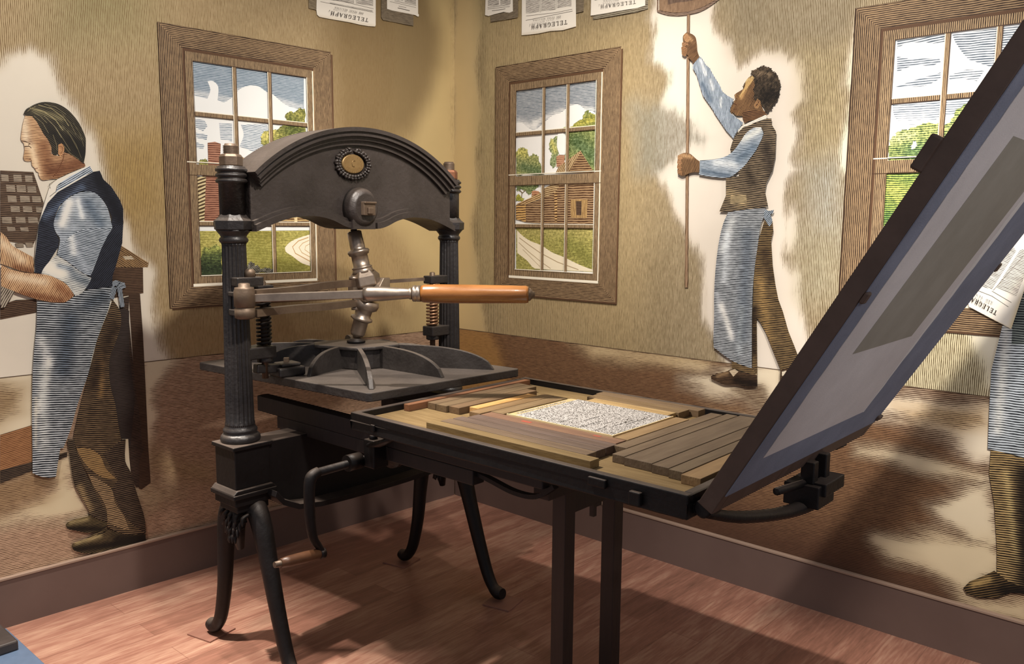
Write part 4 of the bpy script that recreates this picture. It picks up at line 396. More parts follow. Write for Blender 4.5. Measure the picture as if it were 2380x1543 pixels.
('painted_newspaper_sheet', 'L', 'painted newspaper sheet hanging upside down above the press arch, TELEGRAPH readable', 'painted newspaper', None, [('painted_shadow', [('p', [(-0.8718, 2.5016), (-0.8329, 2.5089), (-0.8344, 2.4485), (-0.8434, 2.4494), (-0.8732, 2.4503)], '#a39376', 0.5, -0.03, 0.005, '#4a4034', [], 0, 0, 0)], None), ('paper', [('p', [(-0.8314, 2.5092), (-0.5052, 2.571), (-0.5074, 2.4376), (-0.5119, 2.431), (-0.5496, 2.4266), (-0.5993, 2.4249), (-0.6481, 2.4259), (-0.6961, 2.4247), (-0.7401, 2.4232), (-0.7835, 2.4221), (-0.82, 2.4221), (-0.8313, 2.429), (-0.8344, 2.4485)], '#ebe4d6', 0, 0.0, 0.0076, '#2b2320', [(-0.82, 2.4234, -0.5126, 2.4314, 0.0076, 0, '#d8cdb8', 0.8)], 0, 0, 0)], None), ('columns', [('p', [(-0.8086, 2.5161), (-0.6295, 2.5475), (-0.6301, 2.5162), (-0.7319, 2.5077), (-0.8089, 2.5034)], '#ebe4d6', 0.44, 0.071, 0.0046, '#4b433d', [], 0, 0, 0), ('p', [(-0.6133, 2.5506), (-0.5204, 2.5681), (-0.5212, 2.523), (-0.6139, 2.5166)], '#ebe4d6', 0.44, 0.069, 0.0046, '#4b433d', [], 0, 0, 0), ('s', [(-0.8129, 2.4896), (-0.521, 2.4944)], 0.0013, '#2b2320'), ('s', [(-0.7381, 2.5129), (-0.5197, 2.5113)], 0.0013, '#2b2320'), ('p', [(-0.7632, 2.4955), (-0.5249, 2.5025), (-0.5267, 2.4968), (-0.7649, 2.4914)], '#ebe4d6', 0.4, 0.029, 0.003, '#3b332d', [], 0, 0, 0), ('s', [(-0.6192, 2.5442), (-0.6178, 2.5153)], 0.0013, '#2b2320')], None), ('masthead', [('t', 'TELEGRAPH,', (-0.549, 2.4611), (-0.02413, -0.00047), (-0.0037, -0.017)), ('t', 'AND TEXAS REGISTER', (-0.5818, 2.481), (-0.00942, -0.00027), (-0.0015, -0.0081))], None)], 1),
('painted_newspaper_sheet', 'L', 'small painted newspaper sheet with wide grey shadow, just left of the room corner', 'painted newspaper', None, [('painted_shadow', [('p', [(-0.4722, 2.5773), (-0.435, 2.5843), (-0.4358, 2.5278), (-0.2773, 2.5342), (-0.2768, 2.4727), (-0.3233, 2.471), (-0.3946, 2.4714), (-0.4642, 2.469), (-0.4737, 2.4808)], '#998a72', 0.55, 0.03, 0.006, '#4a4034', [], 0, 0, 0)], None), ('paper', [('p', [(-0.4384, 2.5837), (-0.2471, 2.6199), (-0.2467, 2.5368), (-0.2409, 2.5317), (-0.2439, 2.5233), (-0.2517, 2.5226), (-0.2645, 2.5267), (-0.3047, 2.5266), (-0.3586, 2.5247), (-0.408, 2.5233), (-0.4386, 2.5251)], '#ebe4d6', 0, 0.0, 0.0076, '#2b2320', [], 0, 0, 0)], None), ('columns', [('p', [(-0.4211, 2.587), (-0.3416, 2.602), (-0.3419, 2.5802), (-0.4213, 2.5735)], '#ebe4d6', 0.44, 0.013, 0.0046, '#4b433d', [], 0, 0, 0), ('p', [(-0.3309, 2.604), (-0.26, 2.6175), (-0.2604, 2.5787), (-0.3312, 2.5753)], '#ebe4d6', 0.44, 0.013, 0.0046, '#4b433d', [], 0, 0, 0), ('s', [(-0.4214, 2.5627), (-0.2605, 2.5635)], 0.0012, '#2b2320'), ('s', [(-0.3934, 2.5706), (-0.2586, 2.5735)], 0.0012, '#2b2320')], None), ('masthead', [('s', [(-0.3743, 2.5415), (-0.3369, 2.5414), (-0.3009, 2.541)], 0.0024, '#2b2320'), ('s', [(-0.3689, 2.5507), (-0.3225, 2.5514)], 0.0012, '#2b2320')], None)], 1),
('painted_window', 'R', 'painted window with a log cabin and path, on the right-hand wall just past the corner', 'painted window', None, [('sky', [('p', [(0.437, 1.26), (0.947, 1.26), (0.947, 2.15), (0.437, 2.15)], '#f2f1ec', 0.0, 0.0, 0.0076, '#2b2320', [], 0, 0, 0), ('p', [(0.4415, 2.155), (0.9364, 2.147), (0.9438, 1.9877), (0.9104, 2.011), (0.8704, 2.0194), (0.8361, 2.0458), (0.7952, 2.0493), (0.761, 2.0391), (0.7265, 2.0207), (0.67, 2.0091), (0.6271, 1.9853), (0.5614, 1.9517), (0.5086, 1.9719), (0.4856, 1.9902), (0.4434, 1.9933)], '#c6c8ca', 0.52, -0.044, 0.0066, '#56636e', [(0.455, 1.9924, 0.5613, 1.9627, 0.0223, -0.35, '#f4f2ec', 0.8), (0.5609, 1.9847, 0.7404, 2.0249, 0.0193, -0.3, '#f4f2ec', 0.8), (0.7747, 2.0432, 0.9103, 2.0161, 0.0132, -0.3, '#f4f2ec', 0.8)], 0, 1, 0)], None), ('field', [('p', [(0.4493, 1.4905), (0.9335, 1.4941), (0.9389, 1.2825), (0.4518, 1.2757)], '#bdb568', 0.4, 0.0, 0.007, '#5e5c28', [(0.4612, 1.4704, 0.9244, 1.4593, 0.0346, 0.0, '#cfc278', 0.8), (0.7884, 1.4027, 0.9278, 1.3252, 0.044, 0.12, '#a5a458', 0.8)], 0, 0, 0.6)], None), ('path', [('p', [(0.4535, 1.4674), (0.4927, 1.4391), (0.5468, 1.4143), (0.6148, 1.3959), (0.6818, 1.3639), (0.7543, 1.3438), (0.8182, 1.3212), (0.8809, 1.3018), (0.932, 1.2903), (0.9322, 1.2822), (0.5753, 1.2808), (0.5252, 1.3162), (0.4863, 1.338), (0.4563, 1.3545)], '#efe3c6', 0, 0.0, 0.0076, '#2b2320', [], 0, 1, 0), ('s', [(0.4695, 1.4301), (0.5318, 1.3969), (0.608, 1.3589), (0.7189, 1.3176), (0.8468, 1.2867)], 0.004, '#b09a78'), ('s', [(0.4659, 1.4069), (0.5323, 1.3625), (0.6162, 1.3138), (0.6759, 1.285)], 0.0035, '#b8a382'), ('s', [(0.4936, 1.3729), (0.5556, 1.3288), (0.6091, 1.2908)], 0.0023, '#b8a382')], None), ('tree', [('p', [(0.4425, 1.7394), (0.4427, 1.8528), (0.4642, 1.8686), (0.4948, 1.8725), (0.5216, 1.8544), (0.5273, 1.8262), (0.5557, 1.8387), (0.5857, 1.8262), (0.5972, 1.7953), (0.6125, 1.7616), (0.6204, 1.7337)], '#bcba78', 0.4, 0.0, 0.0065, '#3c5228', [(0.4566, 1.8577, 0.5028, 1.8441, 0.0225, -0.2, '#d6cd70', 0.8), (0.4884, 1.7774, 0.6017, 1.7509, 0.0282, 0.2, '#7d9270', 0.8)], 0, 1, 0.95)], None), ('tree', [('p', [(0.7211, 1.9356), (0.7074, 1.915), (0.6647, 1.9014), (0.6569, 1.8583), (0.6732, 1.8303), (0.6609, 1.7926), (0.6816, 1.7645), (0.7028, 1.78), (0.7162, 1.8282), (0.7117, 1.877)], '#a8b284', 0.4, 0.175, 0.0065, '#3c5228', [(0.6721, 1.8901, 0.6945, 1.8455, 0.0163, -0.2, '#d6cd70', 0.8)], 0, 1, 0.95)], None), ('tree', [('p', [(0.7418, 1.9555), (0.7769, 1.9425), (0.8175, 1.9713), (0.8512, 1.9793), (0.864, 2.0044), (0.8837, 2.0183), (0.904, 2.0037), (0.937, 1.9959), (0.9373, 1.7339), (0.8693, 1.7838), (0.8411, 1.8327), (0.7802, 1.7876), (0.752, 1.7995), (0.764, 1.8954)], '#a5ac6c', 0.46, 0.0, 0.0065, '#33481f', [(0.8041, 1.9564, 0.9244, 1.9789, 0.0264, -0.15, '#c0b650', 0.8), (0.8195, 1.8815, 0.9288, 1.8074, 0.0425, 0.15, '#76906a', 0.8)], 0, 1, 0.95)], None), ('tree', [('p', [(0.4469, 1.6969), (0.5952, 1.6931), (0.5843, 1.6739), (0.5508, 1.6578), (0.5284, 1.6413), (0.5052, 1.6643), (0.4821, 1.6677), (0.459, 1.6596), (0.4472, 1.6684)], '#97a370', 0.45, 0.0, 0.0065, '#33481f', [], 0, 1, 0.95), ('s', [(0.4827, 1.6193), (0.4861, 1.6534), (0.4666, 1.668)], 0.0051, '#7a6a50'), ('s', [(0.4877, 1.6505), (0.5128, 1.667)], 0.0034, '#7a6a50')], None), ('bush', [('p', [(0.4479, 1.6112), (0.4475, 1.6398), (0.4669, 1.6452), (0.4826, 1.6307), (0.5057, 1.6247), (0.4828, 1.6108)], '#b9b24e', 0.35, 0.0, 0.0065, '#4c5a22', [], 0, 1, 0.95)], None), ('smoke', [('p', [(0.7141, 1.9333), (0.7423, 1.9315), (0.7535, 1.896), (0.7579, 1.8529), (0.755, 1.8236), (0.7233, 1.8251), (0.707, 1.8611), (0.7076, 1.9042)], '#faf8f2', 0, 0.0, 0.0076, '#2b2320', [], 0, 1, 0)], None), ('log_cabin', [('p', [(0.7035, 1.8179), (0.7219, 1.8252), (0.7551, 1.8209), (0.7525, 1.778), (0.7066, 1.769)], '#c49676', 0.3, 0.0, 0.009, '#7a4a30', [], 0, 0, 0), ('p', [(0.7, 1.7409), (0.7173, 1.7686), (0.8477, 1.8387), (0.9307, 1.7341)], '#cbb083', 0.42, -2.16, 0.009, '#5e4027', [], 0, 0, 0), ('p', [(0.7813, 1.7381), (0.8479, 1.8323), (0.934, 1.733)], '#a88862', 0.46, 0.0, 0.011, '#4a3020', [], 0, 0, 0), ('p', [(0.6288, 1.6701), (0.683, 1.6909), (0.7366, 1.6895), (0.6982, 1.6494), (0.6296, 1.6229), (0.6108, 1.6455)], '#cbb083', 0.42, 0.16, 0.009, '#5e4027', [], 0, 0, 0), ('p', [(0.7331, 1.6869), (0.9318, 1.6898), (0.9335, 1.4967), (0.6317, 1.4974), (0.6296, 1.6229), (0.6946, 1.6467)], '#ab8c68', 0.46, 0.0, 0.011, '#4a3020', [], 0, 0, 0), ('p', [(0.448, 1.5969), (0.5512, 1.6297), (0.551, 1.6494), (0.5995, 1.654), (0.6182, 1.6442), (0.6111, 1.6232), (0.5138, 1.5934)], '#cfae7c', 0.4, 0.306, 0.009, '#5e4027', [], 0, 0, 0), ('p', [(0.5508, 1.6578), (0.5696, 1.6619), (0.5995, 1.6568), (0.5959, 1.6446), (0.5549, 1.6364)], '#c99470', 0.3, 0.0, 0.009, '#7a4a30', [], 0, 0, 0), ('p', [(0.5138, 1.5934), (0.6149, 1.6204), (0.6168, 1.5029), (0.5149, 1.5081)], '#ab8c68', 0.46, 0.0, 0.011, '#4a3020', [], 0, 0, 0), ('p', [(0.4481, 1.594), (0.5138, 1.5934), (0.5149, 1.5081), (0.4489, 1.5222)], '#cfa668', 0.35, 0.087, 0.012, '#4a3020', [], 0, 0, 0), ('p', [(0.6946, 1.6495), (0.7139, 1.6491), (0.7152, 1.5118), (0.7008, 1.5117)], '#d2ab74', 0.5, 0.0, 0.014, '#4a3020', [], 0, 0, 0), ('p', [(0.7944, 1.6152), (0.897, 1.6138), (0.8924, 1.5286), (0.7997, 1.5311)], '#c3a06a', 0.35, 1.571, 0.009, '#5e4027', [], 0, 0, 0), ('p', [(0.8271, 1.6067), (0.8613, 1.6063), (0.8615, 1.5419), (0.8306, 1.542)], '#5f4a3a', 0.3, 0.0, 0.008, '#2a1c14', [], 0, 0, 0)], None), ('casing', [('p', [(0.304, 2.275), (1.066, 2.275), (0.971, 2.19), (0.399, 2.19)], '#a28766', 0.46, 0.0, 0.007, '#33241a', [(0.304, 2.19, 1.066, 2.19, 0.03, 0.12, 0, 0.8)], 0, 0, 0), ('p', [(0.304, 1.145), (1.066, 1.145), (0.971, 1.228), (0.399, 1.228)], '#a28766', 0.5, 0.0, 0.007, '#33241a', [], 0, 0, 0), ('p', [(0.304, 1.145), (0.399, 1.228), (0.399, 2.19), (0.304, 2.275)], '#a28766', 0.46, 1.571, 0.007, '#33241a', [(0.304, 1.145, 0.304, 2.275, 0.02, 0.12, 0, 0.8)], 0, 0, 0), ('p', [(1.066, 1.145), (0.971, 1.228), (0.971, 2.19), (1.066, 2.275)], '#a28766', 0.46, 1.571, 0.007, '#33241a', [], 0, 0, 0), ('s', [(1.07, 1.145), (1.07, 2.265)], 0.01, '#5f4531'), ('s', [(0.314, 1.1420000000000001), (1.074, 1.1420000000000001)], 0.007, '#5a4230'), ('s', [(0.304, 1.145), (0.304, 2.275), (1.066, 2.275)], 0.002, '#4a3526')], None), ('sash', [('p', [(0.399, 2.146), (0.971, 2.146), (0.971, 2.19), (0.399, 2.19)], '#ab916f', 0.46, 1.571, 0.0065, '#33241a', [], 0, 0, 0), ('p', [(0.399, 1.24), (0.971, 1.24), (0.971, 1.272), (0.399, 1.272)], '#ab916f', 0.46, 1.571, 0.0065, '#33241a', [], 0, 0, 0), ('p', [(0.399, 1.24), (0.447, 1.24), (0.447, 2.146), (0.399, 2.146)], '#ab916f', 0.42, 1.571, 0.0065, '#33241a', [], 0, 0, 0), ('p', [(0.937, 1.24), (0.971, 1.24), (0.971, 2.146), (0.937, 2.146)], '#ab916f', 0.42, 1.571, 0.0065, '#33241a', [], 0, 0, 0), ('p', [(0.447, 1.69), (0.937, 1.69), (0.937, 1.733), (0.447, 1.733)], '#ab916f', 0.42, 1.571, 0.0065, '#33241a', [], 0, 0, 0), ('s', [(0.399, 2.186), (0.9710000000000001, 2.186)], 0.011, '#5a412e'), ('s', [(0.403, 1.228), (0.403, 2.19)], 0.009, '#5a412e'), ('s', [(0.9650000000000001, 1.228), (0.9650000000000001, 2.178)], 0.005, '#f3ecd8'), ('s', [(0.405, 1.234), (0.9670000000000001, 1.234)], 0.012, '#f3ecd8'), ('s', [(0.399, 1.741), (0.9710000000000001, 1.741)], 0.004, '#f3ecd8'), ('s', [(0.399, 1.688), (0.9710000000000001, 1.688)], 0.0025, '#4a3526')], None), ('muntins', [('p', [(0.447, 1.928), (0.937, 1.928), (0.937, 1.945), (0.447, 1.945)], '#ab916f', 0.42, 1.571, 0.0065, '#33241a', [], 0, 0, 0), ('s', [(0.447, 1.946), (0.937, 1.946)], 0.003, '#f3ecd8'), ('s', [(0.447, 1.928), (0.937, 1.928)], 0.0025, '#4a3526'), ('p', [(0.447, 1.482), (0.937, 1.482), (0.937, 1.498), (0.447, 1.498)], '#ab916f', 0.42, 1.571, 0.0065, '#33241a', [], 0, 0, 0), ('s', [(0.447, 1.4989999999999999), (0.937, 1.4989999999999999)], 0.003, '#f3ecd8'), ('s', [(0.447, 1.482), (0.937, 1.482)], 0.0025, '#4a3526'), ('p', [(0.6185, 1.741), (0.6345, 1.741), (0.6345, 2.146), (0.6185, 2.146)], '#ab916f', 0.35, 1.571, 0.005, '#33241a', [], 0, 0, 0), ('s', [(0.618, 1.741), (0.618, 2.146)], 0.0028, '#f3ecd8'), ('s', [(0.6349999999999999, 1.741), (0.6349999999999999, 2.146)], 0.0025, '#4a3526'), ('p', [(0.6185, 1.272), (0.6345, 1.272), (0.6345, 1.688), (0.6185, 1.688)], '#ab916f', 0.35, 1.571, 0.005, '#33241a', [], 0, 0, 0), ('s', [(0.618, 1.272), (0.618, 1.688)], 0.0028, '#f3ecd8'), ('s', [(0.6349999999999999, 1.272), (0.6349999999999999, 1.688)], 0.0025, '#4a3526'), ('p', [(0.766, 1.741), (0.782, 1.741), (0.782, 2.146), (0.766, 2.146)], '#ab916f', 0.35, 1.571, 0.005, '#33241a', [], 0, 0, 0), ('s', [(0.7655000000000001, 1.741), (0.7655000000000001, 2.146)], 0.0028, '#f3ecd8'), ('s', [(0.7825, 1.741), (0.7825, 2.146)], 0.0025, '#4a3526'), ('p', [(0.766, 1.272), (0.782, 1.272), (0.782, 1.688), (0.766, 1.688)], '#ab916f', 0.35, 1.571, 0.005, '#33241a', [], 0, 0, 0), ('s', [(0.7655000000000001, 1.272), (0.7655000000000001, 1.688)], 0.0028, '#f3ecd8'), ('s', [(0.7825, 1.272), (0.7825, 1.688)], 0.0025, '#4a3526'), ('s', [(0.447, 1.741), (0.447, 2.146), (0.937, 2.146)], 0.0028, '#4a3526'), ('s', [(0.936, 2.146), (0.936, 1.742), (0.447, 1.742)], 0.0035, '#f3ecd8'), ('s', [(0.447, 1.272), (0.447, 1.688), (0.937, 1.688)], 0.0028, '#4a3526'), ('s', [(0.936, 1.688), (0.936, 1.273), (0.447, 1.273)], 0.0035, '#f3ecd8')], None)], 0),
('painted_window', 'R', 'painted window with clouds and green trees, partly hidden by the raised tympan', 'painted window', None, [('sky', [('p', [(2.215, 1.26), (2.715, 1.26), (2.715, 2.15), (2.215, 2.15)], '#eef0f0', 0.0, 0.0, 0.0076, '#2b2320', [], 0, 0, 0), ('p', [(2.2302, 2.1437), (2.3841, 2.1417), (2.3857, 2.1179), (2.3494, 2.118), (2.3165, 2.1272), (2.2788, 2.1299), (2.2505, 2.1264), (2.2319, 2.1166)], '#dfe3e6', 0.45, 0.085, 0.0076, '#4b5a68', [], 0, 0, 0), ('p', [(2.4067, 2.1385), (2.6337, 2.1422), (2.6446, 1.9986), (2.5539, 2.0089), (2.5014, 2.0333), (2.4612, 2.0521), (2.4371, 2.083), (2.4173, 2.1137)], '#d6dbe0', 0.42, -0.04, 0.0076, '#4b5a68', [], 0, 0, 0), ('p', [(2.2336, 2.0895), (2.2726, 2.0798), (2.2634, 2.0761), (2.3711, 2.0678), (2.3767, 2.0528), (2.3452, 2.0446), (2.3028, 2.052), (2.2653, 2.0466), (2.2371, 2.0351)], '#d6dce4', 0.4, 0.0, 0.0076, '#4b5a68', [], 0, 1, 0), ('p', [(2.2354, 1.986), (2.2874, 2.0003), (2.379, 2.0193), (2.3803, 2.0001), (2.3356, 1.9807), (2.2791, 1.9816)], '#d6dce4', 0.4, 0.0, 0.0076, '#4b5a68', [], 0, 1, 0), ('p', [(2.4069, 2.0067), (2.4591, 2.0197), (2.5117, 2.0091), (2.4924, 1.9788), (2.448, 1.9905), (2.4081, 1.99)], '#dfe3e6', 0.35, 0.0, 0.0076, '#4b5a68', [], 0, 1, 0), ('p', [(2.2291, 1.932), (2.3852, 1.9278), (2.4878, 1.9232), (2.4729, 1.887), (2.3892, 1.8698), (2.3441, 1.8538), (2.273, 1.8541), (2.2369, 1.8866)], '#dde1e4', 0.36, -0.026, 0.0076, '#5b6a78', [(2.2483, 1.8608, 2.3441, 1.8538, 0.0251, -0.3, 0, 0.8)], 0, 1, 0)], None), ('tree', [('p', [(2.2276, 1.8021), (2.2414, 1.8163), (2.255, 1.8329), (2.279, 1.8363), (2.3165, 1.846), (2.3441, 1.8538), (2.3861, 1.8484), (2.4224, 1.8482), (2.4294, 1.8763), (2.4456, 1.8987), (2.4797, 1.9146), (2.4998, 1.9361), (2.6121, 1.9481), (2.6176, 1.7099), (2.2271, 1.7315)], '#a7b46c', 0.42, 0.0, 0.0076, '#2f4a2c', [(2.2421, 1.8063, 2.2994, 1.8176, 0.0202, -0.2, '#dbdc9a', 0.8), (2.3458, 1.8293, 2.4359, 1.8472, 0.0244, -0.1, '#c8cd7c', 0.8), (2.303, 1.763, 2.3968, 1.7581, 0.0299, 0.1, '#7f9f66', 0.8)], 0, 1, 0.95), ('p', [(2.2969, 1.7831), (2.3078, 1.7973), (2.3207, 1.7818), (2.3166, 1.7721), (2.3024, 1.7719)], '#f6f4ea', 0.0, 0.0, 0.0076, '#2b2320', [], 0, 1, 0.95)], None), ('field', [('p', [(2.2194, 1.6963), (2.4915, 1.6866), (2.5039, 1.5118), (2.1208, 1.4665), (2.2206, 1.4784), (2.2186, 1.5101)], '#a4b65e', 0.46, 0.0, 0.0076, '#2a4726', [(2.2382, 1.6346, 2.289, 1.6083, 0.0305, -0.1, '#d2cf6e', 0.8), (2.2348, 1.5323, 2.2709, 1.5104, 0.0256, 0.15, '#6e9652', 0.8)], 0, 0, 0.6)], None), ('grass', [('p', [(2.225, 1.27), (2.71, 1.27), (2.71, 1.45), (2.225, 1.45)], '#bcb55a', 0.4, 0.0, 0.0076, '#5b5a1c', [], 0, 0, 0.6)], None), ('casing', [('p', [(2.08, 2.275), (2.842, 2.275), (2.747, 2.19), (2.175, 2.19)], '#a28766', 0.46, 0.0, 0.007, '#33241a', [(2.08, 2.19, 2.842, 2.19, 0.03, 0.12, 0, 0.8)], 0, 0, 0), ('p', [(2.08, 1.145), (2.842, 1.145), (2.747, 1.228), (2.175, 1.228)], '#a28766', 0.5, 0.0, 0.007, '#33241a', [], 0, 0, 0), ('p', [(2.08, 1.145), (2.175, 1.228), (2.175, 2.19), (2.08, 2.275)], '#a28766', 0.46, 1.571, 0.007, '#33241a', [(2.08, 1.145, 2.08, 2.275, 0.02, 0.12, 0, 0.8)], 0, 0, 0), ('p', [(2.842, 1.145), (2.747, 1.228), (2.747, 2.19), (2.842, 2.275)], '#a28766', 0.46, 1.571, 0.007, '#33241a', [], 0, 0, 0), ('s', [(2.846, 1.145), (2.846, 2.265)], 0.01, '#5f4531'), ('s', [(2.09, 1.1420000000000001), (2.85, 1.1420000000000001)], 0.007, '#5a4230'), ('s', [(2.08, 1.145), (2.08, 2.275), (2.842, 2.275)], 0.002, '#4a3526')], None), ('sash', [('p', [(2.175, 2.146), (2.747, 2.146), (2.747, 2.19), (2.175, 2.19)], '#ab916f', 0.46, 1.571, 0.0065, '#33241a', [], 0, 0, 0), ('p', [(2.175, 1.24), (2.747, 1.24), (2.747, 1.272), (2.175, 1.272)], '#ab916f', 0.46, 1.571, 0.0065, '#33241a', [], 0, 0, 0), ('p', [(2.175, 1.24), (2.225, 1.24), (2.225, 2.146), (2.175, 2.146)], '#ab916f', 0.42, 1.571, 0.0065, '#33241a', [], 0, 0, 0), ('p', [(2.705, 1.24), (2.747, 1.24), (2.747, 2.146), (2.705, 2.146)], '#ab916f', 0.42, 1.571, 0.0065, '#33241a', [], 0, 0, 0), ('p', [(2.225, 1.69), (2.705, 1.69), (2.705, 1.733), (2.225, 1.733)], '#ab916f', 0.42, 1.571, 0.0065, '#33241a', [], 0, 0, 0), ('s', [(2.1750000000000003, 2.186), (2.747, 2.186)], 0.011, '#5a412e'), ('s', [(2.1790000000000003, 1.228), (2.1790000000000003, 2.19)], 0.009, '#5a412e'), ('s', [(2.741, 1.228), (2.741, 2.178)], 0.005, '#f3ecd8'), ('s', [(2.181, 1.234), (2.743, 1.234)], 0.012, '#f3ecd8'), ('s', [(2.1750000000000003, 1.741), (2.747, 1.741)], 0.004, '#f3ecd8'), ('s', [(2.1750000000000003, 1.688), (2.747, 1.688)], 0.0025, '#4a3526')], None), ('muntins', [('p', [(2.225, 1.928), (2.705, 1.928), (2.705, 1.945), (2.225, 1.945)], '#ab916f', 0.42, 1.571, 0.0065, '#33241a', [], 0, 0, 0), ('s', [(2.225, 1.946), (2.705, 1.946)], 0.003, '#f3ecd8'), ('s', [(2.225, 1.928), (2.705, 1.928)], 0.0025, '#4a3526'), ('p', [(2.225, 1.482), (2.705, 1.482), (2.705, 1.498), (2.225, 1.498)], '#ab916f', 0.42, 1.571, 0.0065, '#33241a', [], 0, 0, 0), ('s', [(2.225, 1.4989999999999999), (2.705, 1.4989999999999999)], 0.003, '#f3ecd8'), ('s', [(2.225, 1.482), (2.705, 1.482)], 0.0025, '#4a3526'), ('p', [(2.387, 1.741), (2.403, 1.741), (2.403, 2.146), (2.387, 2.146)], '#ab916f', 0.35, 1.571, 0.005, '#33241a', [], 0, 0, 0), ('s', [(2.3865, 1.741), (2.3865, 2.146)], 0.0028, '#f3ecd8'), ('s', [(2.4035, 1.741), (2.4035, 2.146)], 0.0025, '#4a3526'), ('p', [(2.387, 1.272), (2.403, 1.272), (2.403, 1.688), (2.387, 1.688)], '#ab916f', 0.35, 1.571, 0.005, '#33241a', [], 0, 0, 0), ('s', [(2.3865, 1.272), (2.3865, 1.688)], 0.0028, '#f3ecd8'), ('s', [(2.4035, 1.272), (2.4035, 1.688)], 0.0025, '#4a3526'), ('p', [(2.542, 1.741), (2.558, 1.741), (2.558, 2.146), (2.542, 2.146)], '#ab916f', 0.35, 1.571, 0.005, '#33241a', [], 0, 0, 0), ('s', [(2.5414999999999996, 1.741), (2.5414999999999996, 2.146)], 0.0028, '#f3ecd8'), ('s', [(2.5585, 1.741), (2.5585, 2.146)], 0.0025, '#4a3526'), ('p', [(2.542, 1.272), (2.558, 1.272), (2.558, 1.688), (2.542, 1.688)], '#ab916f', 0.35, 1.571, 0.005, '#33241a', [], 0, 0, 0), ('s', [(2.5414999999999996, 1.272), (2.5414999999999996, 1.688)], 0.0028, '#f3ecd8'), ('s', [(2.5585, 1.272), (2.5585, 1.688)], 0.0025, '#4a3526'), ('s', [(2.225, 1.741), (2.225, 2.146), (2.705, 2.146)], 0.0028, '#4a3526'), ('s', [(2.704, 2.146), (2.704, 1.742), (2.225, 1.742)], 0.0035, '#f3ecd8'), ('s', [(2.225, 1.272), (2.225, 1.688), (2.705, 1.688)], 0.0028, '#4a3526'), ('s', [(2.704, 1.688), (2.704, 1.273), (2.225, 1.273)], 0.0035, '#f3ecd8')], None)], 0),
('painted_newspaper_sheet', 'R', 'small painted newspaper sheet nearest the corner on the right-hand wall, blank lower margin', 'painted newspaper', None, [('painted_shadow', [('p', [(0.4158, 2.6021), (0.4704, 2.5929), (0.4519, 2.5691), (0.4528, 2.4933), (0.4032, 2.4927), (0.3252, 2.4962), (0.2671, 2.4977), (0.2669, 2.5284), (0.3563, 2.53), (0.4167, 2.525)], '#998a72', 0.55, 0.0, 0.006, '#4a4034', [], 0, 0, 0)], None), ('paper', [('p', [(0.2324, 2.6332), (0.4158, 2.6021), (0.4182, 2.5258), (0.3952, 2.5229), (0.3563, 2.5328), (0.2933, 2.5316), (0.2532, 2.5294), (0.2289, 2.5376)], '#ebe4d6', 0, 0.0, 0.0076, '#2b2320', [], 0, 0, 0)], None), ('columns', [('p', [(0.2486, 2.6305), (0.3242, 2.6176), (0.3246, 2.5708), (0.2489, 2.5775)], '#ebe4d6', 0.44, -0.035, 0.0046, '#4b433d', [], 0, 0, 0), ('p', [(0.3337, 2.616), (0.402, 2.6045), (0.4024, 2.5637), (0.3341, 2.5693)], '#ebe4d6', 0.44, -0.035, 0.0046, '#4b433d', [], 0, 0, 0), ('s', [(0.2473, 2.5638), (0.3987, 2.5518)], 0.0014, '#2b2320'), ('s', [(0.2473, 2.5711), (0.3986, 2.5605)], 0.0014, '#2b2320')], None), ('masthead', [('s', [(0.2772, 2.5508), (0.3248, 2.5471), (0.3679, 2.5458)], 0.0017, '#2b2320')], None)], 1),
('painted_newspaper_sheet', 'R', 'painted newspaper sheet hanging lowest above the log cabin window, TELEGRAPH upside down', 'painted newspaper', None, [('painted_shadow', [('p', [(0.8081, 2.5357), (0.8515, 2.5284), (0.8532, 2.4574), (0.8099, 2.4566)], '#998a72', 0.5, 0.0, 0.006, '#4a4034', [], 0, 0, 0)], None), ('paper', [('p', [(0.4764, 2.5919), (0.8061, 2.5361), (0.8112, 2.3976), (0.7329, 2.3924), (0.6557, 2.3993), (0.5839, 2.3988), (0.5252, 2.4017), (0.4765, 2.4058), (0.4766, 2.5166)], '#ebe4d6', 0, 0.0, 0.0076, '#2b2320', [(0.4803, 2.408, 0.808, 2.3929, 0.0065, 0, '#d8cdb8', 0.8)], 0, 0, 0)], None), ('columns', [('p', [(0.5018, 2.5876), (0.5898, 2.5727), (0.5911, 2.496), (0.503, 2.5017)], '#ebe4d6', 0.44, -0.017, 0.0046, '#4b433d', [], 0, 0, 0), ('p', [(0.5985, 2.5712), (0.6866, 2.5563), (0.6879, 2.4912), (0.5997, 2.4973)], '#ebe4d6', 0.44, -0.017, 0.0046, '#4b433d', [], 0, 0, 0), ('p', [(0.6978, 2.5544), (0.7811, 2.5403), (0.7821, 2.4916), (0.6989, 2.4962)], '#ebe4d6', 0.44, -0.017, 0.0046, '#4b433d', [], 0, 0, 0), ('s', [(0.5034, 2.4705), (0.7894, 2.4685)], 0.0016, '#2b2320'), ('s', [(0.5054, 2.4906), (0.6965, 2.4768), (0.7872, 2.477)], 0.0013, '#2b2320'), ('s', [(0.5929, 2.5616), (0.5969, 2.4935)], 0.0016, '#2b2320'), ('s', [(0.6924, 2.5449), (0.6934, 2.494)], 0.0016, '#2b2320')], None), ('masthead', [('t', 'TELEGRAPH,', (0.7596, 2.4335), (-0.02425, 0.00113), (0.0004, -0.0186)), ('t', 'AND TEXAS REGISTER.', (0.7281, 2.4574), (-0.00917, 0.00024), (0.0002, -0.0083))], None)], 1),
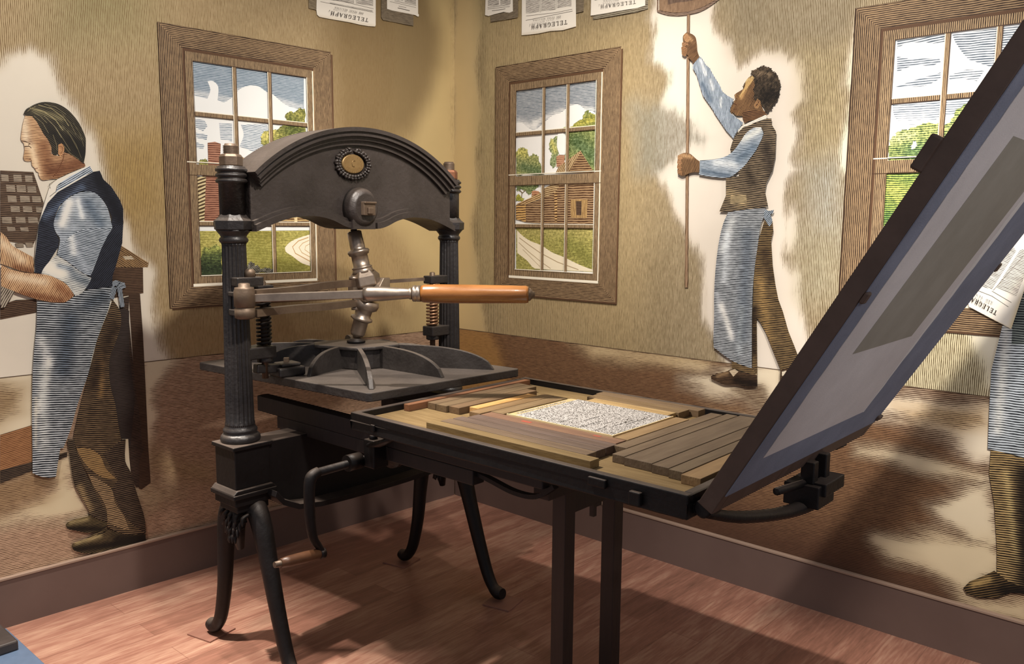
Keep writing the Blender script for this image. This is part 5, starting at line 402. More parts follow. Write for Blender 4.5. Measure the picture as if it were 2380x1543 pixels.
('painted_newspaper_sheet', 'R', 'painted newspaper sheet hanging between the cabin window and the raised paddle', 'painted newspaper', None, [('painted_shadow', [('p', [(1.1828, 2.4723), (1.1975, 2.4698), (1.1994, 2.4149), (1.1435, 2.4093), (1.0586, 2.4104), (0.9646, 2.4125), (0.9067, 2.4149), (0.9063, 2.429), (1.0334, 2.4281), (1.143, 2.4243), (1.1843, 2.4282)], '#a39a84', 0.5, 0.0, 0.007, '#4a4034', [], 0, 0, 0)], None), ('paper', [('p', [(0.8942, 2.5211), (1.1828, 2.4723), (1.1842, 2.4292), (1.1429, 2.4253), (1.0887, 2.4277), (1.0333, 2.4291), (0.9642, 2.43), (0.8932, 2.4325)], '#ebe4d6', 0, 0.0, 0.0076, '#2b2320', [], 0, 0, 0)], None), ('columns', [('s', [(0.9143, 2.4953), (0.9624, 2.4938)], 0.0015, '#2b2320')], None), ('masthead', [('t', 'TELEGRAPH,', (1.1359, 2.4586), (-0.0208, 0.0012), (0.0005, -0.0145)), ('t', 'REGISTER.', (1.0504, 2.4791), (-0.0101, 0.00058), (0.0002, -0.0068))], None)], 1),
('painted_paddle', 'R', 'painted long-handled wooden paddle held up by the painted man in a grey vest', 'painted paddle', None, [('blade', [('p', [(1.2416, 2.4532), (1.2436, 2.3979), (1.2477, 2.3924), (1.2687, 2.3827), (1.2943, 2.3731), (1.3177, 2.367), (1.3522, 2.3609), (1.3881, 2.3586), (1.4159, 2.359), (1.4416, 2.3604), (1.4705, 2.3668), (1.4988, 2.3777), (1.5335, 2.3951), (1.5419, 2.4028)], '#8f7968', 0.3, 0.0, 0.006, '#3a2a22', [], 0, 1, 0), ('p', [(1.2555, 2.4508), (1.2573, 2.3986), (1.2821, 2.3886), (1.3133, 2.3802), (1.3518, 2.3729), (1.3932, 2.3704), (1.4265, 2.3719), (1.4664, 2.3783), (1.5018, 2.3896), (1.5193, 2.3974), (1.526, 2.4055)], '#a5886c', 0.42, 1.571, 0.006, '#4a3426', [], 0, 1, 0), ('p', [(1.2946, 2.4443), (1.4465, 2.4188), (1.4101, 2.4108), (1.3728, 2.4131), (1.3349, 2.4161), (1.2967, 2.4139)], '#8a7362', 0.5, 1.571, 0.006, '#3a2a22', [], 0, 0, 0), ('s', [(1.2515, 2.4515), (1.2528, 2.3989)], 0.0023, '#e8ddc8'), ('s', [(1.2573, 2.3986), (1.2821, 2.3886), (1.3133, 2.3802), (1.3518, 2.3729), (1.3932, 2.3704), (1.4265, 2.3719), (1.4664, 2.3783), (1.5018, 2.3896), (1.5193, 2.3974)], 0.0015, '#3a2a22')], None), ('handle', [('p', [(1.3912, 2.3608), (1.4034, 2.3589), (1.4392, 1.2363), (1.4256, 1.2356)], '#a08468', 0.25, 1.536, 0.005, '#4a3426', [], 0, 0, 0), ('s', [(1.4034, 2.3589), (1.4392, 1.2363)], 0.0024, '#4a3426'), ('s', [(1.3912, 2.3608), (1.4256, 1.2356)], 0.0021, '#5e4636')], None)], 1),
('painted_person', 'R', 'painted young man in grey vest and blue apron, reaching up to hold a long paddle', 'painted person', None, [('head', [('p', [(1.691, 2.0816), (1.6778, 2.0752), (1.6685, 2.064), (1.6616, 2.0536), (1.6591, 2.0427), (1.6604, 2.0359), (1.6453, 2.0284), (1.6306, 2.022), (1.622, 2.016), (1.6232, 2.0069), (1.6279, 1.9975), (1.6219, 1.9924), (1.621, 1.9834), (1.6149, 1.9783), (1.6079, 1.9641), (1.6072, 1.9529), (1.6168, 1.9385), (1.6149, 1.9511), (1.6347, 1.9337), (1.6599, 1.9317), (1.6706, 1.9028), (1.7582, 1.924), (1.764, 1.9263), (1.7513, 1.9411), (1.7363, 1.9755), (1.7279, 2.049), (1.7095, 2.0773)], '#99744e', 0.5, -2.066, 0.0054, '#2c1c14', [(1.671, 2.0637, 1.695, 2.0745, 0.0089, -0.3, '#e3c98c', 0.8), (1.6768, 2.0454, 1.6516, 2.0009, 0.0067, -0.35, '#cfa46c', 0.8), (1.6257, 2.0191, 1.6288, 2.0053, 0.0045, -0.2, '#c79a68', 0.8), (1.7046, 2.0293, 1.7078, 1.9625, 0.0267, 0.12, 0, 0.8), (1.6615, 2.0558, 1.6573, 2.0384, 0.0034, 0.3, 0, 0.8)], 0, 1, 0), ('p', [(1.6591, 1.9487), (1.7084, 1.9502), (1.7573, 1.9406), (1.7582, 1.924), (1.6706, 1.9028), (1.6601, 1.9261)], '#8a6444', 0.55, 0.087, 0.006, '#2c1c14', [], 0, 0, 0), ('p', [(1.7141, 1.9841), (1.7258, 1.993), (1.7371, 1.9842), (1.7367, 1.9688), (1.7253, 1.9543), (1.713, 1.9553), (1.7076, 1.9669)], '#b88d60', 0.4, 1.047, 0.005, '#2c1c14', [], 0, 1, 0), ('s', [(1.7151, 1.9641), (1.7267, 1.9741), (1.7237, 1.9854)], 0.0031, '#4a3020'), ('s', [(1.6565, 2.0463), (1.6624, 2.0368), (1.66, 2.0337)], 0.0027, '#20140e'), ('s', [(1.6306, 2.0208), (1.6338, 2.0059), (1.6316, 1.9994)], 0.002, '#3a2418'), ('s', [(1.6185, 1.9836), (1.6288, 1.9793), (1.6341, 1.9732)], 0.0027, '#4a2a1c'), ('s', [(1.6663, 2.0587), (1.6605, 2.0492), (1.6645, 2.0444)], 0.0022, '#20140e'), ('s', [(1.6279, 1.9975), (1.632, 1.9915), (1.6285, 1.985)], 0.0018, '#3a2418'), ('s', [(1.6161, 1.9521), (1.6233, 1.9606), (1.636, 1.9595)], 0.0016, '#4a2a1c'), ('p', [(1.6737, 2.0579), (1.6878, 2.072), (1.7003, 2.0673), (1.6866, 2.0466), (1.6678, 2.0262), (1.6536, 2.0119), (1.6466, 2.0014), (1.6437, 2.0106), (1.6601, 2.0314)], '#d6b277', 0.28, -2.066, 0.0054, '#2c1c14', [], 0, 1, 0)], None), ('hair', [('p', [(1.691, 2.0827), (1.6893, 2.0928), (1.6985, 2.1028), (1.7129, 2.1067), (1.7271, 2.1127), (1.744, 2.1118), (1.761, 2.1044), (1.7782, 2.0927), (1.793, 2.0791), (1.8031, 2.0651), (1.8098, 2.0492), (1.8124, 2.0295), (1.8119, 2.0079), (1.8059, 1.9889), (1.8009, 1.972), (1.783, 1.9517), (1.7715, 1.9439), (1.7577, 1.934), (1.7573, 1.9406), (1.7444, 1.9583), (1.7342, 1.9812), (1.7371, 1.9842), (1.7258, 1.993), (1.7141, 1.9841), (1.7056, 2.007), (1.704, 2.0404), (1.7041, 2.0647), (1.6997, 2.0784)], '#574a3b', 0.62, 0.7, 0.005, '#15110d', [(1.7012, 2.0981, 1.7743, 2.0769, 0.0133, -0.15, '#7c6a54', 0.8), (1.7542, 2.0025, 1.8019, 1.998, 0.0265, 0.25, '#2b231c', 0.8)], 0, 1, 0.9)], 'short dark curly hair'), ('trousers', [('p', [(1.7767, 1.5294), (1.8089, 1.5125), (1.8137, 1.4787), (1.8067, 1.439), (1.8173, 1.3483), (1.8334, 1.2691), (1.8483, 1.2127), (1.8685, 1.1684), (1.8963, 1.0905), (1.9228, 1.0359), (1.9427, 0.9923), (1.9212, 0.9553), (1.9039, 0.9475), (1.8717, 0.9348), (1.8412, 0.9982), (1.8003, 1.0816), (1.7737, 1.1202), (1.7606, 1.1338), (1.7751, 0.9019), (1.7506, 0.9269), (1.7413, 1.1704), (1.7407, 1.2873), (1.7494, 1.4263)], '#9d8258', 0.68, -0.001, 0.007, '#241b14', [(1.7654, 1.2885, 1.8137, 1.0596, 0.023, -0.12, '#c9a368', 0.8), (1.7463, 1.1708, 1.7549, 0.9946, 0.0176, 0.3, 0, 0.8), (1.7842, 1.4043, 1.8142, 1.2909, 0.0195, 0.1, '#7d6444', 0.8)], 0, 0, 0), ('p', [(1.661, 0.9468), (1.7506, 0.9269), (1.7751, 0.9019), (1.7748, 0.9079), (1.7595, 0.8999), (1.6951, 0.9128), (1.6611, 0.9177)], '#8d7450', 0.5, 0.087, 0.007, '#241b14', [], 0, 0, 0), ('s', [(1.7413, 1.1704), (1.7506, 0.9269)], 0.0035, '#20180f')], None), ('shoe', [('p', [(1.5677, 0.8721), (1.5908, 0.8844), (1.6369, 0.8994), (1.6626, 0.913), (1.7083, 0.9054), (1.7751, 0.9019), (1.7775, 0.8546), (1.7366, 0.8489), (1.685, 0.8509), (1.6328, 0.8438), (1.5922, 0.8537), (1.5703, 0.8601)], '#6b523c', 0.6, 0.087, 0.006, '#17100c', [(1.5979, 0.8761, 1.6437, 0.8942, 0.0086, -0.35, '#a88a66', 0.8), (1.6843, 0.866, 1.7675, 0.8651, 0.0181, 0.3, '#241a14', 0.8)], 0, 1, 0), ('p', [(1.6499, 0.9041), (1.6756, 0.9146), (1.6922, 0.9064), (1.6705, 0.8824)], '#c9b79a', 0.1, 0.0, 0.0076, '#2b2320', [], 0, 0, 0)], None), ('shoe', [('p', [(1.8717, 0.9348), (1.9212, 0.9553), (1.9433, 0.9809), (1.9847, 0.9631), (1.9412, 0.9118), (1.8838, 0.8751), (1.871, 0.8909)], '#6b523c', 0.6, 0.0, 0.006, '#17100c', [], 0, 0, 0), ('p', [(1.878, 0.9297), (1.8956, 0.936), (1.8948, 0.9173), (1.8789, 0.9124)], '#d9cdb6', 0.1, 0.0, 0.0076, '#2b2320', [], 0, 0, 0)], None), ('apron', [('p', [(1.6171, 1.5525), (1.6961, 1.5638), (1.7761, 1.5662), (1.7743, 1.5407), (1.7635, 1.5123), (1.7563, 1.4723), (1.7525, 1.4264), (1.7441, 1.3454), (1.7393, 1.2522), (1.7401, 1.1703), (1.7445, 1.0528), (1.7506, 0.9269), (1.661, 0.948), (1.5759, 0.9947), (1.5728, 1.0361), (1.5724, 1.1215), (1.5682, 1.2183), (1.5704, 1.3208), (1.5802, 1.4285), (1.5965, 1.5056)], '#c9ced3', 0.58, 0.0, 0.0068, '#25292f', [(1.6407, 1.5292, 1.6012, 1.3993, 0.0198, -0.22, '#e2e6e4', 0.8), (1.6181, 1.4588, 1.6131, 1.2808, 0.0177, -0.2, '#dde4e8', 0.8), (1.6048, 1.1724, 1.6566, 1.0442, 0.0144, -0.4, '#f0efe8', 0.8), (1.5828, 1.2192, 1.6003, 1.1238, 0.0097, -0.2, 0, 0.8), (1.7073, 1.4601, 1.7016, 1.0486, 0.0288, 0.1, '#a3b1c2', 0.8), (1.696, 1.1671, 1.6916, 0.9877, 0.0142, -0.1, '#d0dae0', 0.8)], 0, 1, 0), ('p', [(1.7761, 1.5662), (1.7916, 1.5576), (1.8124, 1.5621), (1.8101, 1.5491), (1.7984, 1.5435), (1.8087, 1.5182), (1.7978, 1.4955), (1.7815, 1.5181), (1.7716, 1.5351)], '#a9b4bf', 0.5, 0.873, 0.006, '#28323c', [], 0, 1, 0)], None), ('shirt', [('p', [(1.4623, 2.1836), (1.4768, 2.1692), (1.491, 2.1469), (1.5101, 2.1309), (1.5214, 2.1114), (1.5381, 2.0868), (1.5575, 2.0597), (1.5703, 2.0334), (1.5929, 2.0154), (1.6216, 1.9992), (1.6149, 1.9783), (1.6079, 1.9641), (1.6074, 1.9483), (1.6675, 1.903), (1.6379, 1.8655), (1.6274, 1.8445), (1.5926, 1.8799), (1.5375, 1.9528), (1.5303, 1.966), (1.5025, 2.0007), (1.4828, 2.0257), (1.4739, 2.0474), (1.4574, 2.0907), (1.4497, 2.1124), (1.4296, 2.1425), (1.4344, 2.157)], '#bfcbd8', 0.5, -1.417, 0.0056, '#2b3947', [(1.4662, 2.1682, 1.4926, 2.1077, 0.006, -0.45, '#efece0', 0.8), (1.5148, 2.0824, 1.5268, 2.0468, 0.0069, -0.3, '#e6e8e4', 0.8), (1.5649, 2.0089, 1.5664, 1.9745, 0.005, -0.3, '#e6e8e4', 0.8), (1.4781, 2.0747, 1.5183, 2.0016, 0.0093, 0.12, '#8195ad', 0.8)], 0, 0, 0), ('p', [(1.6468, 1.8762), (1.6617, 1.8921), (1.758, 1.9268), (1.7666, 1.9234), (1.7647, 1.9125), (1.7109, 1.8999), (1.6627, 1.8723), (1.6453, 1.8678)], '#e6dfd0', 0.12, 0.349, 0.006, '#2b3947', [], 0, 0, 0)], None), ('vest', [('p', [(1.6683, 1.8861), (1.7231, 1.899), (1.7677, 1.9123), (1.7857, 1.9109), (1.7868, 1.8888), (1.8066, 1.86), (1.8079, 1.7663), (1.7988, 1.7112), (1.7771, 1.6672), (1.7727, 1.6336), (1.7876, 1.5771), (1.7697, 1.5716), (1.6137, 1.5551), (1.5779, 1.5553), (1.6044, 1.6194), (1.6012, 1.6893), (1.6584, 1.6961), (1.6421, 1.7741), (1.6155, 1.7983), (1.6153, 1.804), (1.6235, 1.8322), (1.6502, 1.8703)], '#a08c70', 0.64, -0.121, 0.007, '#221c18', [(1.6168, 1.6308, 1.6823, 1.5894, 0.0232, -0.15, '#c9b083', 0.8), (1.7637, 1.8129, 1.7994, 1.7001, 0.0222, 0.15, '#6f6152', 0.8), (1.6951, 1.7149, 1.7221, 1.6686, 0.0171, 0.2, 0, 0.8)], 0, 0, 0), ('p', [(1.6269, 1.6191), (1.6934, 1.6208), (1.698, 1.5893), (1.6252, 1.5871)], '#bca77f', 0.4, 0.052, 0.006, '#221c18', [], 0, 0, 0)], None), ('sleeve', [('p', [(1.7453, 1.8807), (1.7118, 1.8802), (1.6818, 1.8626), (1.6584, 1.8301), (1.6285, 1.7947), (1.5973, 1.7762), (1.5456, 1.7669), (1.4803, 1.7651), (1.478, 1.7078), (1.5421, 1.6957), (1.614, 1.6918), (1.6575, 1.7162), (1.6935, 1.749), (1.7283, 1.7925), (1.7505, 1.8359), (1.7567, 1.8578)], '#bfcbd6', 0.46, 0.045, 0.006, '#2b3947', [(1.6704, 1.8408, 1.7367, 1.8702, 0.0171, -0.3, '#e6e6dc', 0.8), (1.5527, 1.755, 1.6437, 1.7396, 0.0164, -0.3, '#e2e6e6', 0.8), (1.6553, 1.762, 1.7155, 1.8044, 0.0194, 0.12, '#8da2b8', 0.8), (1.4943, 1.722, 1.6137, 1.6976, 0.0094, 0.2, '#7f93aa', 0.8)], 0, 1, 0), ('s', [(1.7453, 1.8807), (1.7567, 1.8578), (1.7505, 1.8359), (1.7283, 1.7925), (1.6935, 1.749)], 0.0022, '#2b2320')], None), ('hand', [('p', [(1.3886, 2.2821), (1.3993, 2.287), (1.4132, 2.2809), (1.4256, 2.2746), (1.4381, 2.2637), (1.4441, 2.2491), (1.4475, 2.2303), (1.4498, 2.2093), (1.4558, 2.1924), (1.4608, 2.1815), (1.4344, 2.157), (1.4258, 2.1707), (1.4146, 2.179), (1.4084, 2.1844), (1.408, 2.1938), (1.4001, 2.1994), (1.3939, 2.2188), (1.3816, 2.2529), (1.3807, 2.2739)], '#92704e', 0.56, 0.604, 0.005, '#2c1c14', [(1.3916, 2.277, 1.4225, 2.252, 0.0079, -0.3, '#cfa679', 0.8), (1.4181, 2.2249, 1.4459, 2.2052, 0.0116, 0.1, 0, 0.8)], 0, 1, 0)], None), ('fingers', [('p', [(1.3873, 2.2823), (1.3996, 2.2817), (1.4081, 2.2713), (1.4113, 2.2604), (1.4091, 2.2469), (1.3983, 2.246), (1.3868, 2.2592), (1.3835, 2.2724)], '#b98f66', 0.3, 0.698, 0.005, '#2c1c14', [], 0, 1, 0), ('p', [(1.3776, 2.2488), (1.3872, 2.2498), (1.3984, 2.2437), (1.408, 2.2401), (1.4069, 2.2345), (1.396, 2.2347), (1.3852, 2.2315), (1.3772, 2.2372)], '#b08660', 0.35, 0.349, 0.005, '#2c1c14', [], 0, 1, 0), ('p', [(1.3755, 2.2316), (1.3851, 2.2327), (1.3963, 2.2277), (1.4033, 2.2234), (1.4021, 2.2177), (1.3912, 2.2179), (1.3801, 2.2205), (1.3749, 2.2259)], '#a67c56', 0.35, 0.349, 0.005, '#2c1c14', [], 0, 1, 0), ('p', [(1.375, 2.2247), (1.3828, 2.2225), (1.3939, 2.2176), (1.4037, 2.2129), (1.4025, 2.2072), (1.3916, 2.2063), (1.3805, 2.2112)], '#a67c56', 0.35, 0.349, 0.005, '#2c1c14', [], 0, 1, 0), ('p', [(1.3777, 2.2103), (1.386, 2.2105), (1.3971, 2.2056), (1.4015, 2.1992), (1.395, 2.1907), (1.3852, 2.1954), (1.3786, 2.2021)], '#a67c56', 0.4, 0.349, 0.005, '#2c1c14', [], 0, 1, 0)], None), ('hand', [('p', [(1.3747, 1.7896), (1.3954, 1.7976), (1.4161, 1.7996), (1.437, 1.7926), (1.4652, 1.7705), (1.4805, 1.761), (1.481, 1.7166), (1.4469, 1.7177), (1.4197, 1.7097), (1.399, 1.7043), (1.3776, 1.7141)], '#92704e', 0.54, 1.396, 0.005, '#2c1c14', [(1.3886, 1.7919, 1.4444, 1.7803, 0.0084, -0.3, '#cfa679', 0.8)], 0, 1, 0), ('p', [(1.3747, 1.7896), (1.3922, 1.7888), (1.3997, 1.7764), (1.3859, 1.771), (1.3753, 1.7745)], '#b98f66', 0.3, 0.175, 0.005, '#2c1c14', [], 0, 1, 0), ('p', [(1.3754, 1.7715), (1.3908, 1.7708), (1.3984, 1.7555), (1.3832, 1.7501), (1.373, 1.7595)], '#b08660', 0.35, 0.175, 0.005, '#2c1c14', [], 0, 1, 0), ('p', [(1.3748, 1.7504), (1.3916, 1.751), (1.3977, 1.7375), (1.3854, 1.7307), (1.3739, 1.7384)], '#a67c56', 0.35, 0.175, 0.005, '#2c1c14', [], 0, 1, 0), ('p', [(1.377, 1.7292), (1.3924, 1.7305), (1.4019, 1.7193), (1.3989, 1.7061), (1.3811, 1.714)], '#a67c56', 0.4, 0.175, 0.005, '#2c1c14', [], 0, 1, 0)], None)], 2),
('painted_person', 'R', 'painted man at the edge of the mural, only his apron, striped trousers and boot showing', 'painted person', None, [('trousers', [('p', [(2.6237, 0.755), (2.6767, 0.7504), (2.8193, 0.7267), (2.8541, 0.2837), (2.7548, 0.297), (2.7103, 0.2983), (2.6739, 0.3179), (2.6662, 0.4231), (2.6476, 0.5704), (2.6246, 0.671)], '#b79b6a', 0.5, 0.113, 0.008, '#1f1812', [(2.6754, 0.6818, 2.7285, 0.395, 0.0118, -0.15, '#d9bf84', 0.8), (2.731, 0.6936, 2.7682, 0.286, 0.0319, 0.5, '#3a3430', 0.8)], 0, 0, 0)], None), ('boot', [('p', [(2.5746, 0.2484), (2.593, 0.2777), (2.6312, 0.3081), (2.6646, 0.3382), (2.7092, 0.3133), (2.8535, 0.2909), (2.8524, 0.3054), (2.7183, 0.2763), (2.6818, 0.2462), (2.6236, 0.2276), (2.5868, 0.2316)], '#6b5638', 0.6, 0.471, 0.008, '#14100c', [(2.6032, 0.2683, 2.6514, 0.3033, 0.0123, -0.5, '#b89c66', 0.8), (2.712, 0.2759, 2.8045, 0.2976, 0.027, 0.4, '#241e1a', 0.8)], 0, 0, 0)], None), ('apron', [('p', [(2.6475, 1.2599), (2.6954, 1.4026), (2.7662, 1.405), (2.8188, 0.7337), (2.7394, 0.7466), (2.6702, 0.7521), (2.6145, 0.7562), (2.6096, 0.8778), (2.6053, 1.0248), (2.6264, 1.1724)], '#c8d2da', 0.46, 0.044, 0.008400000000000001, '#23282e', [(2.6389, 1.1735, 2.6394, 0.8234, 0.0172, -0.2, '#e9eae4', 0.8)], 0, 0, 0), ('p', [(2.6538, 1.2745), (2.6765, 1.3321), (2.7662, 1.405), (2.7876, 1.1313), (2.6581, 1.1179)], '#8b9690', 0.55, 0.0, 0.008, '#23282e', [], 0, 0, 0)], None)], 1),
('painted_newspaper_sheet', 'R', 'painted newspaper sheet held tilted in front of the far window, beside the raised tympan', 'painted newspaper', None, [('paper', [('p', [(2.5237, 1.2338), (2.6543, 1.1691), (2.6726, 1.2545), (2.7151, 1.4583), (2.7014, 1.6354), (2.5676, 1.4554), (2.4978, 1.3377)], '#f5f0e4', 0, 0.0, 0.0076, '#2b2320', [(2.6543, 1.1691, 2.6808, 1.2762, 0.0114, 0, '#e2cf9f', 0.8)], 0, 0, 0)], None), ('columns', [('p', [(2.6605, 1.2762), (2.6003, 1.3013), (2.6605, 1.4291), (2.6773, 1.4317), (2.6934, 1.3933)], '#f3ede0', 0.38, -0.395, 0.0048, '#4b433d', [], 0, 0, 0), ('p', [(2.5888, 1.2962), (2.5314, 1.3109), (2.6384, 1.4437), (2.6494, 1.4244)], '#f3ede0', 0.38, -0.411, 0.0048, '#4b433d', [], 0, 0, 0), ('s', [(2.593, 1.2931), (2.6714, 1.4099)], 0.0012, '#2b2320'), ('s', [(2.543, 1.2912), (2.5904, 1.2739), (2.6409, 1.2417)], 0.0012, '#2b2320'), ('s', [(2.5892, 1.2906), (2.6485, 1.2567)], 0.0012, '#2b2320')], None), ('masthead', [('t', 'TELEGRAPH', (2.6108, 1.225), (-0.01133, 0.00638), (-0.0045, -0.0147)), ('t', 'AND TEXAS', (2.5977, 1.2554), (-0.00763, 0.00351), (-0.0019, -0.0064))], None)], 2)]
def sstep(a, b, x):
    t = np.clip((x - a) / (b - a), 0, 1); return t * t * (3 - 2 * t)

def wall(name, side, x0, x1, z1, spec):
    step = .012; zl = spec['zl']
    V, UV, C, I, LN, F = [], [], [], [], [], []
    for zone, za, zb in (('l', 0.0, zl), ('u', zl, z1)):
        nx = int((x1 - x0) / step) + 1; nz = int((zb - za) / step) + 1
        X, Z = np.meshgrid(np.linspace(x0, x1, nx), np.linspace(za, zb, nz)); X = X.ravel(); Z = Z.ravel()
        base = spec['base_' + zone]
        col = np.tile(np.array(lin(base[0])), (len(X), 1)); ink = np.full(len(X), float(base[1]))
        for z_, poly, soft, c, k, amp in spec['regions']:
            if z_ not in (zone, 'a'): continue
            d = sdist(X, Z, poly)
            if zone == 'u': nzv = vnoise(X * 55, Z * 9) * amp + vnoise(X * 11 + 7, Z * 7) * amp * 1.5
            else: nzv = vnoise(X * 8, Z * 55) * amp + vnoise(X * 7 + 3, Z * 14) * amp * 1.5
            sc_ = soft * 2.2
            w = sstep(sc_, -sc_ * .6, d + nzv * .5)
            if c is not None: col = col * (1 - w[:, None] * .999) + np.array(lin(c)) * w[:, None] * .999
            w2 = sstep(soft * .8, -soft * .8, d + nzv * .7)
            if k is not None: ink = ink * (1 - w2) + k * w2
        if zone == 'u': u = Z; v = X / .0064
        else:
            sl = spec['slope']; u = X * math.cos(sl) + Z * math.sin(sl); v = (-X * math.sin(sl) + Z * math.cos(sl)) / .0064
        o = sum(len(a) for a in V)
        for x, z in ((X, Z),):
            D = (DL * -1) if side == 'L' else DR
            V.append(np.stack([CW.x + D.x * x, CW.y + D.y * x, z], 1))
        UV.append(np.stack([u, v], 1)); C.append(col); I.append(ink)
        LN.append(np.tile(np.array(lin(spec['line_' + zone])), (len(X), 1)))
        idx = (np.arange(nz - 1)[:, None] * nx + np.arange(nx - 1)[None, :]).ravel() + o
        F.append(np.stack([idx, idx + 1, idx + 1 + nx, idx + nx], 1))
    # the thin drawn line between painted wall and painted floor, then the slab behind
    o = sum(len(a) for a in V)
    q = [wp(side, x, z, .0004) for x, z in ((x0, zl - .0022), (x1, zl - .0022), (x1, zl + .0012), (x0, zl + .0012))]
    q += [wp(side, x, z, of) for of in (-.0005, -.12) for x, z in ((x0, 0), (x1, 0), (x1, z1), (x0, z1))]
    V.append(np.array([tuple(p) for p in q])); n = len(q)
    UV.append(np.zeros((n, 2))); C.append(np.tile(np.array(lin('#5b4938')), (n, 1))); C[-1][4:] = lin('#6b5a48'); I.append(np.zeros(n)); LN.append(np.zeros((n, 3)))
    F.append(np.array([(0, 1, 2, 3), (4, 7, 6, 5), (8, 9, 10, 11), (4, 5, 9, 8), (5, 6, 10, 9), (6, 7, 11, 10), (7, 4, 8, 11)]) + o)
    V = np.concatenate(V); F = np.concatenate(F)
    me = bpy.data.meshes.new(name); me.from_pydata(V.tolist(), [], F.tolist())
    me.materials.append(M_MURAL)
    set_attrs(me, np.concatenate(C), np.concatenate(I), np.concatenate(LN), np.concatenate(UV))
    ob = bpy.data.objects.new(name, me); COL.objects.link(ob)
    return struct(ob)

def round_outline(pts, n=3):
    """Catmull-Rom through the outline, sharp corners kept"""
    m = len(pts); P = [Vector(p) for p in pts]; out = []
    def sharp(i):
        a = P[i] - P[i - 1]; b = P[(i + 1) % m] - P[i]
        return a.length < 1e-6 or b.length < 1e-6 or a.angle(b) > math.radians(52)
    S = [sharp(i) for i in range(m)]
    for i in range(m):
        b, c = P[i], P[(i + 1) % m]
        tb = Vector((0, 0)) if S[i] else (c - P[i - 1]) * .5
        tc = Vector((0, 0)) if S[(i + 1) % m] else (P[(i + 2) % m] - b) * .5
        L_ = (c - b).length
        if tb.length > L_: tb *= L_ / tb.length
        if tc.length > L_: tc *= L_ / tc.length
        if S[i]: tb = (c - b) * .6
        if S[(i + 1) % m]: tc = (c - b) * .6
        for k in range(n):
            t = k / n; h = 3 * t * t - 2 * t ** 3
            out.append(tuple(b * (1 - h) + c * h + tb * (t - 2 * t * t + t ** 3) + tc * (t ** 3 - t * t)))
    return out

